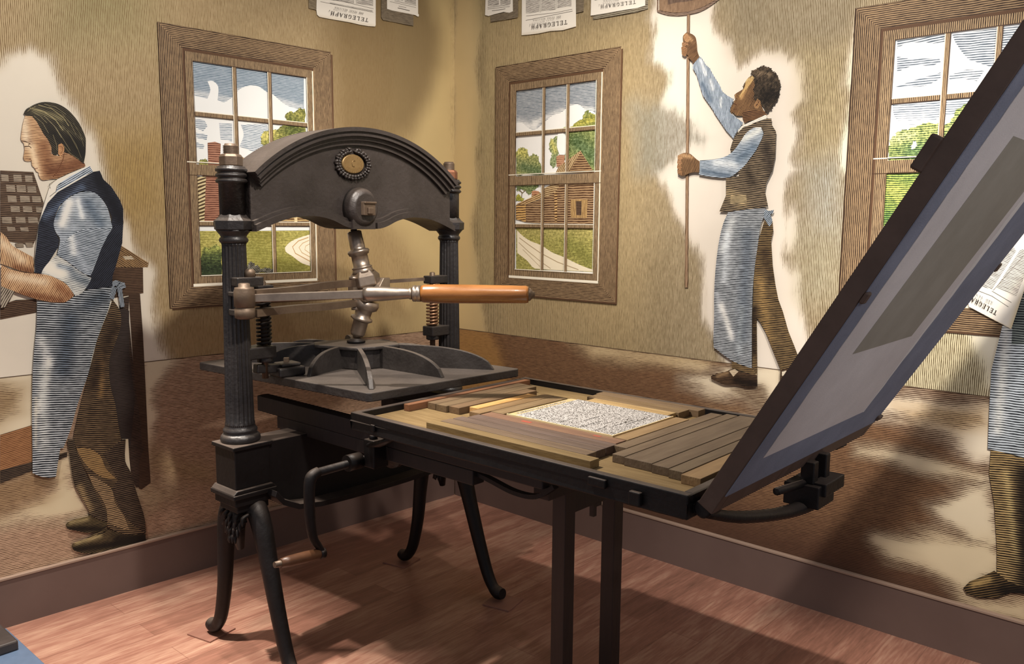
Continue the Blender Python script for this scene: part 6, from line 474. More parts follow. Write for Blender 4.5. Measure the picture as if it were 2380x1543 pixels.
def paint_part(name, side, layers, parent, off):
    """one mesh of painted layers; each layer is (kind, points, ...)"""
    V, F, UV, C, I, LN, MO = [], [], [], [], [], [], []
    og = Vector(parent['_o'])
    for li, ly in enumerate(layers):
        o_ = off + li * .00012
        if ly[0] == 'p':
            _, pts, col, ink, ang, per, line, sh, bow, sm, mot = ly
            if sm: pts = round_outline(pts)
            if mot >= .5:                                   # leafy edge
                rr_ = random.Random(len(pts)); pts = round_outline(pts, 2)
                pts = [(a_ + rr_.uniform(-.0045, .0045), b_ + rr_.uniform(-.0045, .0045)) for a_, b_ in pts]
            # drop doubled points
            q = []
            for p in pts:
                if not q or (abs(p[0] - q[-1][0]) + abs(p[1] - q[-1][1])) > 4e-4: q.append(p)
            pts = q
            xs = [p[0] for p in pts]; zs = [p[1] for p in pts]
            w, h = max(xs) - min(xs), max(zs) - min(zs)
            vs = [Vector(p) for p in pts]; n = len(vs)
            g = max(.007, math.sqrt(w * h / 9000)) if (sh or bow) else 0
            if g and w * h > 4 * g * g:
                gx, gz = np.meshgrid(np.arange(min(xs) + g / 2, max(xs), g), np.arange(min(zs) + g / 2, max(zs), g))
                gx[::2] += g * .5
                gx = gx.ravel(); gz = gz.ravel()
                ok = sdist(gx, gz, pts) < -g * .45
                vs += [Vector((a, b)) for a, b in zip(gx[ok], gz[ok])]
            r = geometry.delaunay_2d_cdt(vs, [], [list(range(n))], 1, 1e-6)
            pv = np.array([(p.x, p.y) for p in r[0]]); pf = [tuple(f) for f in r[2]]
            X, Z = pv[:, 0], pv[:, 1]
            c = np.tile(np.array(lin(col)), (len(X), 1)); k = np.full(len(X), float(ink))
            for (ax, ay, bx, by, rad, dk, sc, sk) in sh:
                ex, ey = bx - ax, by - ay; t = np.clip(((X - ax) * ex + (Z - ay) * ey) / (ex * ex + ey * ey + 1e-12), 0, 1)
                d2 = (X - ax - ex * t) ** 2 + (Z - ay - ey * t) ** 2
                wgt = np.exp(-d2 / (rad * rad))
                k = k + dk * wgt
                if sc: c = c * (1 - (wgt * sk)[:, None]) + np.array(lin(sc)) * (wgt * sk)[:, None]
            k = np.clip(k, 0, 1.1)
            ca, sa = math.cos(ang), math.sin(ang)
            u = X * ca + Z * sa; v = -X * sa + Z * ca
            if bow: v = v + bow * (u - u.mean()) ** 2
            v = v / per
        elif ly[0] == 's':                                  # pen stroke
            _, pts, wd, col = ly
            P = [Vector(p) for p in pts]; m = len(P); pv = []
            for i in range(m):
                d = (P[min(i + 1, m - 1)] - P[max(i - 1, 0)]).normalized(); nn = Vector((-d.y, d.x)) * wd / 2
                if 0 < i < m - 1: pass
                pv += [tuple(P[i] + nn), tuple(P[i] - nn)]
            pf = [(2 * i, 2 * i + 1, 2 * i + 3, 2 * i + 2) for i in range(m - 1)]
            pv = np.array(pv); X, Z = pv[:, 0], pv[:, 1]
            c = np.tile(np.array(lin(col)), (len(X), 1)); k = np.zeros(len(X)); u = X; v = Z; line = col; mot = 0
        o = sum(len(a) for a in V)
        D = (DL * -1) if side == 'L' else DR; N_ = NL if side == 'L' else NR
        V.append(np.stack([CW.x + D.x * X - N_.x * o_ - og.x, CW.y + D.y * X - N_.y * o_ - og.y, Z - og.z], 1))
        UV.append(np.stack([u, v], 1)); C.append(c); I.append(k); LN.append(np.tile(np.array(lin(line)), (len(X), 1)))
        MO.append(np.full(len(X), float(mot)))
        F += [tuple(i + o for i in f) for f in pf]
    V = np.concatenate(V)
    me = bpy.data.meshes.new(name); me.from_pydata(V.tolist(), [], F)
    me.materials.append(M_MURAL)
    set_attrs(me, np.concatenate(C), np.concatenate(I), np.concatenate(LN), np.concatenate(UV), np.concatenate(MO))
    ob = bpy.data.objects.new(name, me); COL.objects.link(ob); ob.parent = parent; ob['_o'] = tuple(og)
    return ob

GLYPH = {  # strokes on a 10 x 14 grid: (x0,y0,x1,y1,width)
 'T': [(5, 0, 5, 14, 2.6), (0, 13.3, 10, 13.3, 1.4), (.5, 10, .5, 14, 1), (9.5, 10, 9.5, 14, 1), (2.8, .5, 7.2, .5, 1)],
 'E': [(2, 0, 2, 14, 2.6), (0, 13.4, 9, 13.4, 1.2), (0, .6, 9, .6, 1.2), (2, 7, 7, 7, 1.1), (8.8, 10.5, 8.8, 14, .9), (8.8, 0, 8.8, 3.5, .9), (7, 5, 7, 9, .8)],
 'L': [(3, 0, 3, 14, 2.6), (1, 13.5, 5.4, 13.5, 1), (1, .6, 9, .6, 1.2), (8.8, 0, 8.8, 4.5, .9)],
 'G': [(1.6, 3, 1.6, 11, 2.6), (1.6, 11, 4, 13.6, 1.8), (4, 13.5, 7.5, 13.2, 1.1), (8.6, 9.8, 8.6, 14, 1), (1.6, 3, 4, .5, 1.8), (4, .5, 8, 1, 1.1), (8, 0, 8, 6, 2.2), (5.6, 6, 10, 6, 1)],
 'R': [(2.2, 0, 2.2, 14, 2.6), (.4, 13.5, 7, 13.5, 1.1), (7, 13.6, 8.6, 11, 2), (8.4, 11, 7, 7.3, 2), (2, 7, 7, 7, 1.1), (6, 7, 8.6, .8, 2.2), (0, .5, 4.4, .5, 1), (7, .5, 10.4, .5, 1)],
 'A': [(5, 14, .9, .5, 1.2), (5, 14, 8.8, .5, 2.6), (2.6, 5, 7, 5, 1), (0, .5, 2.8, .5, 1), (6.8, .5, 10.6, .5, 1)],
 'P': [(2.2, 0, 2.2, 14, 2.6), (.4, 13.5, 7, 13.5, 1.1), (7, 13.6, 8.6, 11, 2), (8.4, 11, 7, 6.6, 2), (2, 6.5, 7, 6.5, 1.1), (0, .5, 4.6, .5, 1)],
 'H': [(2, 0, 2, 14, 2.5), (8, 0, 8, 14, 2.5), (2, 7, 8, 7, 1.1), (0, 13.5, 4, 13.5, 1), (6, 13.5, 10, 13.5, 1), (0, .5, 4, .5, 1), (6, .5, 10, .5, 1)],
 'N': [(1.6, 0, 1.6, 14, 1.2), (1.6, 14, 8.4, 0, 2.5), (8.4, 0, 8.4, 14, 1.2), (6.8, 13.5, 10, 13.5, 1), (0, .5, 3.2, .5, 1)],
 'D': [(2, 0, 2, 14, 2.5), (.4, 13.5, 6, 13.5, 1.1), (6, 13.6, 8.8, 9.5, 2), (8.8, 10, 8.8, 4, 2.2), (8.8, 4.5, 6, .4, 2), (.4, .5, 6, .5, 1.1)],
 'X': [(1.4, 13.5, 8.4, .5, 2.4), (8.6, 13.5, 1.4, .5, 1.1), (0, 13.5, 3.6, 13.5, 1), (6.6, 13.5, 10, 13.5, 1), (0, .5, 3.6, .5, 1), (6.6, .5, 10, .5, 1)],
 'S': [(8, 10.5, 7.6, 13.2, 1.2), (7.6, 13.4, 3, 13.2, 1.2), (3, 13.4, 1.8, 9.6, 2), (1.8, 9.6, 8, 5, 2.4), (8, 5, 7.4, .8, 2), (7.4, .6, 2, .7, 1.2), (1.6, 0, 1.6, 4, 1.1)],
 'I': [(5, 0, 5, 14, 2.6), (3, 13.5, 7, 13.5, 1), (3, .5, 7, .5, 1)],
 ',': [(2.4, 2, 2.4, 0, 2.4), (2.8, 0, 1.4, -3, 1.1)],
 '.': [(2.4, 0, 2.4, 2.2, 2.2)], ' ': []}
def lettering(text, org, xd, yd, col='#2a211c'):
    """strokes of a line of capitals; org baseline start, xd advance vector per letter cell, yd height vector"""
    out = []
    xd, yd = Vector(xd), Vector(yd); org = Vector(org)
    for i, ch in enumerate(text):
        for x0, y0, x1, y1, w in GLYPH.get(ch, []):
            f = lambda x, y: tuple(org + xd * (i + x / 13.0) + yd * (y / 14.0))
            a, b = Vector(f(x0, y0)), Vector(f(x1, y1))
            out.append(('s', [tuple(a), tuple(b)], w / 14.0 * yd.length, col))
    return out

# ------------------------------------------------------------------ the two painted walls
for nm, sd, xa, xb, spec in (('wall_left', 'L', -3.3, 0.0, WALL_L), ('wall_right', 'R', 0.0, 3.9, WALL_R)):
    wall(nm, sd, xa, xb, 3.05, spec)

# ------------------------------------------------------------------ painted things on the walls
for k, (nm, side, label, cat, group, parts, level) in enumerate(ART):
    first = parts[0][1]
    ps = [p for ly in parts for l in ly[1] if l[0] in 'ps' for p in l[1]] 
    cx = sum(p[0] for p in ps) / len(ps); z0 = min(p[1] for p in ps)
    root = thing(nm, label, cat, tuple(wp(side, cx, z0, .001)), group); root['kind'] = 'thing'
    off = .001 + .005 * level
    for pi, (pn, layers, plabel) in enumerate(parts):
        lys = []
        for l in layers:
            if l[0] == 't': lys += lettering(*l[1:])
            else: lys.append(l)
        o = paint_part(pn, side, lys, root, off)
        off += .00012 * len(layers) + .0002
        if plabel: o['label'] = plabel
# ================================================================== the iron hand press
CX, CY = 1.918, 2.47
press = thing('printing_press', 'black cast-iron hand printing press with arched head, fluted columns and wooden bar handle', 'printing press', (CX, CY, 0))
XL, XR = 1.435, 2.402

# ---- base casting with its sagging underside
prof = [(-.50, .61), (-.50, .772), (.50, .772), (.50, .61), (.46, .61)]
low = [(.46, .645), (.44, .60), (.41, .565), (.35, .535), (.26, .522), (.13, .518), (0, .517), (-.13, .518), (-.26, .522), (-.35, .535), (-.41, .565), (-.44, .60), (-.46, .645), (-.46, .61)]
b = MB(); b.prism([(CX + x, z) for x, z in prof + low], 2.402, 2.52)
base = b.build('base_casting', M_BLACK, press, bevel=.004)
f = MB()
fl_up = [(x * .985, z + .018) for x, z in low[1:-2]]
f.prism([(CX + x, z) for x, z in low[1:-2] + fl_up[::-1]], 2.340, 2.545, smooth=False)
f.build('bottom_flange', M_BLACK, base, bevel=.002)
for sx in (XL, XR):
    p = MB()
    p.box(sx - .080, sx + .080, 2.385, 2.535, .604, .620)
    p.prism([(sx - .080, .620), (sx + .080, .620), (sx + .066, .634), (sx - .066, .634)], 2.388, 2.532)
    p.box(sx - .070, sx + .070, 2.395, 2.525, .576, .604)
    p.box(sx - .058, sx + .058, 2.405, 2.515, .552, .576)
    p.box(sx - .064, sx + .064, 2.399, 2.523, .634, .764)
    p.box(sx - .073, sx + .073, 2.392, 2.53, .764, .778)
    p.build('plinth', M_BLACK, base, bevel=.003)
# curled iron leaves where the legs spring from the plinths
for sx in (XL, XR - .03):
    a = MB(); rnd = random.Random(3)
    for r_ in range(4):
        for c_ in range(-2, 3):
            z = .535 - r_ * .024; w = (4 - r_) * .008
            cx_ = sx - .036 - .004 * (2 - abs(c_)); cy_ = 2.46 + c_ * w
            tip = (cx_ - .016, cy_ + c_ * .004, z - .022)
            a.tube(smooth_path([(cx_ + .012, cy_, z + .008), (cx_ - .010, cy_, z), tip], 4), lerp_list([.006, .0075, .002], 4), seg=8)
    a.tube([(sx - .02, 2.46, .55), (sx - .03, 2.46, .48), (sx - .02, 2.46, .41)], [.03, .026, .012], seg=12)
    a.build('leaf_ornament', M_BLACK, press)

# ---- four cabriole legs
def leg(x, pts, toe):
    m = MB()
    P = smooth_path([(x + dx, y, z + .007) for dx, y, z in pts], 6)
    n = len(P); R = lerp_list([.036, .036, .034, .029, .026, .024, .022, .026, .021], 6)
    m.tube(P, R[:n], seg=16)
    m.build('leg', M_BLACK, press)
near = [(0, 2.465, .545), (0, 2.415, .545), (0, 2.375, .475), (0, 2.342, .36), (0, 2.302, .22), (0, 2.262, .10), (0, 2.232, .045), (0, 2.205, .028), (0, 2.18, .030)]
far = [(0, 2.475, .545), (0, 2.545, .545), (0, 2.598, .475), (0, 2.618, .36), (0, 2.635, .22), (0, 2.665, .10), (0, 2.695, .045), (0, 2.725, .028), (0, 2.75, .030)]
leg(1.45, near, 0); leg(1.45, far, 0)
leg(2.352, [(0, y - .035 - .03 * (1 - z / .55), z) for _, y, z in near], 0)
leg(2.352, [(0, y - .02, z) for _, y, z in far], 0)

# ---- columns
for cx_ in (XL, XR):
    c = MB()
    c.lathe([(.040, .770), (.062, .777), (.065, .786), (.063, .796), (.057, .803), (.052, .806), (.055, .812), (.055, .819), (.050, .824), (.048, .832)], (cx_, CY, 0), seg=48)
    hs = [.832, .838, .846] + [.846 + i * (1.418 - .846) / 14 for i in range(1, 15)] + [1.424, 1.430]
    c.lathe([(.0480 - .0085 * (h - .832) / .6, h) for h in hs], (cx_, CY, 0), seg=144, flutes=20, fdepth=.0055, fr=(.842, 1.427))
    c.lathe([(.039, 1.430), (.044, 1.434), (.046, 1.440), (.044, 1.446), (.040, 1.450), (.042, 1.456), (.052, 1.468), (.054, 1.472)], (cx_, CY, 0), seg=48)
    c.lathe([(.052, 1.470), (.061, 1.475), (.062, 1.502), (.049, 1.512), (.042, 1.522)], (cx_, CY, 0), seg=8)
    c.lathe([(.041, 1.520), (.041, 1.618)], (cx_, CY, 0), seg=40)
    pr = [(.041, 1.618)]
    for k in range(3):
        z0 = 1.620 + k * .0175
        pr += [(.043, z0), (.049, z0 + .004), (.0505, z0 + .008), (.048, z0 + .012), (.043, z0 + .016)]
    pr += [(.043, 1.674)]
    c.lathe(pr, (cx_, CY, 0), seg=40)
    co = c.build('column', M_IRON, press)
    n = MB(); n.lathe([(.034, 1.674), (.037, 1.678), (.037, 1.704), (.032, 1.711), (.026, 1.713)], (cx_, CY, 0), seg=6)
    n.build('nut', M_DULL if cx_ == XL else M_NUT, co, bevel=.003)
    st = MB()
    pr = [(.021, 1.71)]
    for k in range(6): pr += [(.0245, 1.713 + k * .0048), (.0205, 1.7154 + k * .0048)]
    pr += [(.018, 1.745)]
    st.lathe(pr, (cx_, CY, 0), seg=20); st.build('threaded_end', M_DULL, co)

# ---- arched head
def arc(dx, top=1.832, R=.669): return top - R + math.sqrt(max(R * R - dx * dx, 0))
bot = [(-.445, 1.470), (-.41, 1.484), (-.36, 1.502), (-.30, 1.517), (-.22, 1.522), (-.15, 1.510), (-.10, 1.490), (-.06, 1.480), (0, 1.478), (.06, 1.480), (.10, 1.490), (.15, 1.510), (.22, 1.522), (.30, 1.517), (.36, 1.502), (.41, 1.484), (.445, 1.470)]
botS = [(p.x, p.y) for p in smooth_path([(x, z, 0) for x, z in bot], 4)]
topx = [-.445 + .89 * i / 48 for i in range(49)]
h = MB()
h.prism([(CX + x, z) for x, z in botS] + [(CX + x, arc(x) - .004) for x in reversed(topx)], 2.425, 2.515)
head = h.build('head', M_HEAD, press, bevel=.003)
def arcband(name, o0, o1, y0, y1, mat=M_IRON):
    m = MB()
    xs = [-.452 + .904 * i / 56 for i in range(57)]
    def P(x, o):
        z = arc(x); nx, nz = x / .669, (z - (1.832 - .669)) / .669
        return (CX + x - nx * o, z - nz * o)
    m.prism([P(x, o0) for x in xs] + [P(x, o1) for x in reversed(xs)], y0, y1, smooth=False)
    return m
m = arcband('', .0, .014, 2.383, 2.557)
for o0, o1, y0, y1 in ((.012, .022, 2.392, 2.548), (.022, .030, 2.386, 2.554), (.030, .044, 2.400, 2.540), (.044, .060, 2.412, 2.528)):
    q = arcband('', o0, o1, y0, y1); m.add(q.v, q.f)
rim = m.build('arched_rim', M_HEAD, head, bevel=.0015)
for sgn in (-1, 1):
    m = MB()
    xs = [.05 + (.445 - .05) * i / 30 for i in range(31)]
    def bz(x):
        for (a, za), (c_, zc) in zip(botS, botS[1:]):
            if a <= x <= c_: return za + (zc - za) * (x - a) / (c_ - a + 1e-9)
        return botS[-1][1]
    lo = [(x, bz(x) - .002) for x in xs]
    for dz0, dz1, y0, y1 in ((0, .022, 2.395, 2.545), (.022, .034, 2.408, 2.532)):
        pl = [(CX + sgn * x, z + dz0) for x, z in lo] + [(CX + sgn * x, z + dz1) for x, z in reversed(lo)]
        m.prism(pl, y0, y1)
    m.build('lower_rim', M_HEAD, head, bevel=.002)
# boss with its square nut
m = MB()
prof_ = [(.066, 0), (.066, .018), (.063, .034), (.056, .046), (.046, .052)]
m.lathe(prof_, (0, 0, 0), (0, -1, 0), seg=40)
bx_ = 1.900
m.v = [(bx_ + x, 2.425 + y, 1.548 + z * (1.15 if z > 0 else 1.02)) for x, y, z in m.v]
m.box(bx_ - .05, bx_ + .05, 2.385, 2.5, 1.476, 1.51)
boss = m.build('boss', M_HEAD, head)
m = MB(); m.box(bx_ - .024, bx_ + .028, 2.356, 2.374, 1.525, 1.573); m.box(bx_ - .024, bx_ + .03, 2.350, 2.358, 1.566, 1.573); m.box(bx_ - .010, bx_ + .012, 2.346, 2.358, 1.530, 1.552)
m.build('square_nut', M_DULL, boss, bevel=.002)
# oval maker's plate in a wreath
px_, pz_ = 1.880, 1.705
m = MB(); m.lathe([(.034, 0), (.034, .006), (.031, .009)], (0, 0, 0), (0, -1, 0), seg=40)
m.v = [(px_ + x * 1.45, 2.425 + y, pz_ + z * 1.0) for x, y, z in m.v]
plate = m.build('oval_plate', M_BRASS, head)
m = MB(); rnd = random.Random(8)
for ring, n_, rr in ((0, 22, .86),):
    for i in range(n_):
        a = 2 * math.pi * i / n_ + .2
        if 1.3 < a % (2 * math.pi) < 1.35: continue
        x, z = px_ + .034 * 1.32 * .80 * math.cos(a), pz_ + .034 * 1.02 * .78 * math.sin(a)
        t = rnd.uniform(-.4, .4)
        m.bar((x - .0026 * math.sin(a + t) * .3, 2.4155, z - .003), (x + .0026 * math.cos(t), 2.4155, z + .003), .0016, .0016, up=(0, 1, 0))
m.tube([(px_ + .006, 2.4155, pz_ + .011), (px_ - .003, 2.4155, pz_ + .012), (px_ - .007, 2.4155, pz_ + .002), (px_ - .005, 2.4155, pz_ - .008), (px_ + .003, 2.4155, pz_ - .009)], .0016, seg=6)
for i in range(11):
    x = px_ - .026 + i * .0052; m.bar((x, 2.4155, pz_ - .021 + .00003 * (i - 5) ** 2 * 10), (x + .0016, 2.4155, pz_ - .016 + .00003 * (i - 5) ** 2 * 10), .0013, .0014, up=(0, 1, 0))
m.build('engraved_letters', M_BRASS, plate)
m = MB()
for i in range(30):
    a = math.pi / 2 + .22 + (2 * math.pi - .44) * i / 29
    for k, rr in enumerate((1.14, 1.34)):
        cx0, cz0 = px_ + .049 * rr * math.cos(a), pz_ + .0355 * rr * math.sin(a)
        ta = a + (.9 if k else -.2) * (1 if i % 2 else -1) + math.pi / 2
        L_ = .0095
        m.tube([(cx0 - L_ * .6 * math.cos(ta), 2.422, cz0 - L_ * .6 * math.sin(ta)), (cx0, 2.4165, cz0), (cx0 + L_ * math.cos(ta), 2.422, cz0 + L_ * math.sin(ta))], [.0018, .0062, .0012], seg=7)
m.v = [(px_ + (v[0] - px_) * 1.1, v[1] - (.004 if v[1] < 2.42 else 0), pz_ + (v[2] - pz_) * 1.08) for v in m.v]
m.build('wreath', M_HEAD, head)

# ---- toggle legs
def alongleg(name, a, b_, prof, mat):
    a, b_ = Vector(a), Vector(b_); L_ = (b_ - a).length
    m = MB(); m.lathe([(r, t * L_) for r, t in prof], a, (b_ - a), seg=32); return m.build(name, mat, press)
KT, KB = (1.948, 2.438, 1.258), (1.948, 2.438, 1.215)
up = alongleg('upper_toggle', (1.917, 2.470, 1.476), KT, [(.012, 0), (.012, .03), (.018, .032), (.026, .05), (.0275, .30), (.0275, .335), (.038, .35), (.041, .385), (.038, .40), (.037, .425), (.030, .44), (.031, .62), (.037, .63), (.037, .655), (.034, .66), (.038, .675), (.038, .695), (.042, .73)], M_STEEL)
m = MB()
ax = (Vector(KT) - Vector((1.917, 2.47, 1.476))).normalized(); c0 = Vector((1.917, 2.47, 1.476)) + ax * .155
m.lathe([(.040, 0), (.058, .022), (.058, .055), (.05, .062)], c0, ax, seg=6)
m.build('faceted_knuckle', M_STEEL, up, bevel=.003)
lo_ = alongleg('lower_toggle', KB, (1.920, 2.469, 1.073), [(.046, 0), (.050, .10), (.046, .20), (.031, .26), (.030, .42), (.040, .45), (.041, .50), (.034, .53), (.028, .56), (.0275, .86), (.022, .93), (.014, .95), (.014, .99)], M_STEEL)
m = MB(); m.box(1.905, 1.99, 2.395, 2.47, 1.213, 1.262)
m.build('knuckle_block', M_STEEL, press, bevel=.004)
m = MB(); m.lathe([(.030, 0), (.034, .003), (.034, .010), (.024, .013), (.024, .016), (.016, .018)], (1.92, 2.469, 1.056), seg=32); m.build('footstep', M_BLACK, press)

# ---- pull bar: straps, bar, turned shank and wooden handle
piv = (1.420, 2.392)
m = MB(); m.lathe([(.024, 1.192), (.032, 1.196), (.032, 1.224), (.0295, 1.226), (.0295, 1.230), (.033, 1.232), (.033, 1.280), (.030, 1.288), (.03, 1.292), (.018, 1.294), (.018, 1.304), (.012, 1.306)], (*piv, 0), seg=32)
bar_ = m.build('bar_pivot', M_DULL, press)
m = MB(); m.box(1.398, 1.46, 2.385, 2.455, 1.200, 1.220); m.build('pivot_lug', M_IRON, press, bevel=.003)
m = MB(); m.box(1.398, 1.46, 2.385, 2.455, 1.262, 1.276); m.build('pivot_lug', M_IRON, press, bevel=.003)
def strap(z0, z1, zz):
    m = MB()
    P = smooth_path([(1.447, 2.380, z0), (1.60, 2.395, z0 + .002), (1.76, 2.420, z1), (1.915, 2.452, z1)], 8)
    for a, c_ in zip(P, P[1:]): m.bar(a, c_, .028, .024)
    return m
m = strap(1.272, 1.281, 0); m.build('upper_strap', M_DULL, press)
m = strap(1.209, 1.207, 0); m.build('lower_strap', M_DULL, press)
m = MB(); m.lathe([(.016, 0), (.016, .010), (.011, .013)], (1.895, 2.447, 1.293), seg=20); m.build('strap_bolt', M_STEEL, press)
m = MB(); m.lathe([(.016, 0), (.014, .014)], (1.905, 2.45, 1.182), seg=20); m.build('strap_bolt', M_STEEL, press)
m = MB(); m.box(1.88, 1.93, 2.43, 2.46, 1.24, 1.268)
m.build('strap_block', M_STEEL, press)
def bp(px):  # along the bar
    t = (px - 600) / (1242 - 600.0); return Vector((1.456 + (2.040 - 1.456) * t, 2.370 + (1.708 - 2.370) * t, 1.258 + (1.276 - 1.258) * min(1, t * 2.2)))
m = MB(); m.bar(bp(592), bp(850), .020, .026); m.build('flat_bar', M_STEEL, press, bevel=.002)
m = MB(); A, B_ = bp(845), bp(958); Lb = (B_ - A).length
m.lathe([(.020, 0), (.0235, .1 * Lb), (.0235, .35 * Lb), (.019, .7 * Lb), (.0165, .93 * Lb), (.019, .95 * Lb), (.019, Lb)], A, B_ - A, seg=28); m.build('turned_shank', M_STEEL, press)
m = MB(); A, B_ = bp(959), bp(978); Lb = (B_ - A).length
m.lathe([(.024, 0), (.026, .1 * Lb), (.026, .45 * Lb), (.024, .5 * Lb), (.026, .58 * Lb), (.026, Lb)], A, B_ - A, seg=28); m.build('ferrule', M_STEEL, press)
m = MB(); A, B_ = bp(978), bp(1228); Lb = (B_ - A).length
m.lathe([(.025, 0), (.0285, .03 * Lb), (.0305, .18 * Lb), (.0300, .5 * Lb), (.0285, .85 * Lb), (.0282, .975 * Lb), (.026, Lb)], A, B_ - A, seg=36)
hd = m.build('handle', M_HANDLE, press)
m = MB(); A, B_ = bp(1226), bp(1243); Lb = (B_ - A).length
m.lathe([(.020, 0), (.021, .3 * Lb), (.017, .5 * Lb), (.010, .75 * Lb), (.007, Lb)], A, B_ - A, seg=24); m.build('end_cap', M_DULL, hd)
# link running on to the far column, and bracket by the knee
m = MB(); m.bar((1.965, 2.430, 1.280), (2.16, 2.36, 1.288), .020, .012); m.build('far_link', M_DULL, press)
m = MB(); m.prism([(1.940, 1.262), (1.995, 1.262), (1.995, 1.300), (1.965, 1.300)], 2.36, 2.40); m.build('stop_bracket', M_STEEL, press, bevel=.002)

# ---- return springs at both columns
for sx, cx_, mat, nm in ((1.535, XL, M_BLACK, 'L'), (2.308, XR, M_SPRING, 'R')):
    pts = []
    turns = 13; z0, z1 = 1.088, 1.258
    for i in range(turns * 20 + 1):
        a = 2 * math.pi * i / 20; pts.append((sx + .0215 * math.cos(a), CY + .0215 * math.sin(a), z0 + (z1 - z0) * i / (turns * 20)))
    m = MB(); m.tube(pts, .0048, seg=8)
    sp = m.build('spring', mat, press)
    m = MB(); m.lathe([(.011, .974), (.011, 1.30), (.008, 1.304)], (sx, CY, 0), seg=16); m.build('rod', M_DULL, sp)
    sg = 1 if sx > cx_ else -1
    x0, x1 = sorted((cx_ + sg * .02, sx + sg * .028))
    m = MB(); m.box(x0, x1, 2.446, 2.494, 1.258, 1.290); m.build('upper_bracket', M_IRON, press, bevel=.004)
    m = MB(); m.box(x0, x1, 2.440, 2.500, 1.046, 1.086); m.lathe([(.026, 1.03), (.026, 1.05)], (sx, CY, 0), seg=20); m.build('lower_bracket', M_IRON, press, bevel=.004)
m = MB(); m.box(1.405, 1.50, 2.405, 2.445, 1.294, 1.322); m.build('clamp_block', M_IRON, press, bevel=.003)
m = MB(); m.lathe([(.017, 0), (.017, .018), (.011, .026)], (1.462, 2.425, 1.322), seg=16); m.build('clamp_bolt', M_DULL, press)

# ---- platen with its star of ribs (turned a few degrees, as it hangs)
pa = math.radians(-4.4); PC = Vector((1.918, 2.465, 0)); ca_, sa_ = math.cos(pa), math.sin(pa)
def pl(x, y, z): return (PC.x + x * ca_ - y * sa_, PC.y + x * sa_ + y * ca_, z)
m = MB(); hx, hy, ch = .337, .466, .012
q = [(-hx + ch, -hy), (hx - ch, -hy), (hx, -hy + ch), (hx, hy - ch), (hx - ch, hy), (-hx + ch, hy), (-hx, hy - ch), (-hx, -hy + ch)]
m.prism(q, .943, .972, axis='z')
m.v = [(PC.x + v[0] * .9957 - v[1] * .0752, PC.y - v[0] * .0650 + v[1] * .9968, v[2]) for v in m.v]
platen = m.build('platen', M_PLATEN, press, bevel=.003)
def platen_rib(x0, y0, x1, y1):
    m = MB(); d = Vector((x1 - x0, y1 - y0)); L_ = d.length; d.normalize(); nn = Vector((-d.y, d.x))
    n_ = 18; out = [(0, .970)]
    for i in range(n_ + 1):
        t = i / n_; hgt = .080 * (max(0, 1 - t ** 3.2)) ** .60 + .003
        out.append((t * L_, .971 + hgt))
    out.append((L_, .970))
    mm = MB(); mm.prism(out, -.008, .008, axis='y')
    mm.v = [pl(x0 + d.x * v[0] + nn.x * v[1], y0 + d.y * v[0] + nn.y * v[1], v[2]) for v in mm.v]
    mm.build('rib', M_PLATEN, platen, bevel=.002)
for x0, y0, x1, y1 in ((-.05, -.09, -.223, -.418), (.10, -.10, .318, -.408), (-.10, .10, -.318, .408), (.05, .09, .223, .418), (.035, -.09, .078, -.410), (-.035, .09, -.078, .410), (-.07, -.015, -.255, -.088), (-.07, .05, -.285, .19), (.07, .015, .255, .088), (.07, -.05, .285, -.19)):
    platen_rib(x0, y0, x1, y1)
m = MB()
oc = [(-.095, -.04), (-.07, -.105), (0, -.122), (.105, -.125), (.14, -.06), (.095, .04), (.07, .105), (0, .122), (-.105, .125), (-.14, .06)]
m.prism(oc, 1.043, 1.056, axis='z'); m.prism([(x * .86, y * .86) for x, y in oc], .972, 1.043, axis='z')
m.v = [pl(*v) for v in m.v]; m.build('centre_pad', M_PLATEN, platen, bevel=.004)
m = MB(); m.box(-.345, -.245, -.055, .03, .973, 1.005); m.box(-.33, -.255, -.045, .02, 1.005, 1.018); m.v = [pl(*v) for v in m.v]
gd = m.build('guide_block', M_IRON, platen, bevel=.006)
m = MB(); m.lathe([(.012, 1.018), (.012, 1.034)], (1.622, 2.475, 0), seg=4); m.build('guide_bolt', M_DULL, gd, bevel=.001)
m = MB(); m.bar((1.50, 2.475, 1.01), (1.60, 2.475, 1.0), .03, .03); m.build('guide_arm', M_IRON, platen, bevel=.004)

# ---- rails, rounce drum and crank
for x0 in (1.648, 2.130):
    m = MB(); m.box(x0, x0 + .048, 1.345, 2.712, .805, .863)
    m.box(x0, x0 + .048, 1.60, 2.585, .760, .805)
    m.build('rail', M_TIMBER, press, bevel=.003)
m = MB(); m.lathe([(.030, 0), (.060, .002), (.060, .02), (.052, .025), (.052, .36), (.060, .365), (.060, .385), (.03, .39)], (1.72, 2.05, .765), (1, 0, 0), seg=40)
m.build('winding_drum', M_BLACK, press)
m = MB(); m.tube([(2.13, 2.05, .765), (1.425, 2.05, .752)], .013, seg=16); m.lathe([(.026, 0), (.026, .05)], (1.60, 2.05, .757), (-1, 0, 0), seg=20)
shaft = m.build('crank_shaft', M_BLACK, press)
m = MB(); P = smooth_path([(1.445, 2.05, .755), (1.418, 2.05, .742), (1.410, 2.05, .70), (1.411, 2.05, .62), (1.420, 2.05, .555), (1.440, 2.05, .520), (1.452, 2.05, .497)], 6)
m.tube(P, lerp_list([.015, .018, .017, .016, .014, .011, .012], 6), seg=14); crank = m.build('crank_arm', M_BLACK, press)
m = MB(); m.tube([(1.458, 2.05, .495), (1.44, 2.05, .497)], .016, seg=16); m.build('crank_collar', M_BLACK, crank)
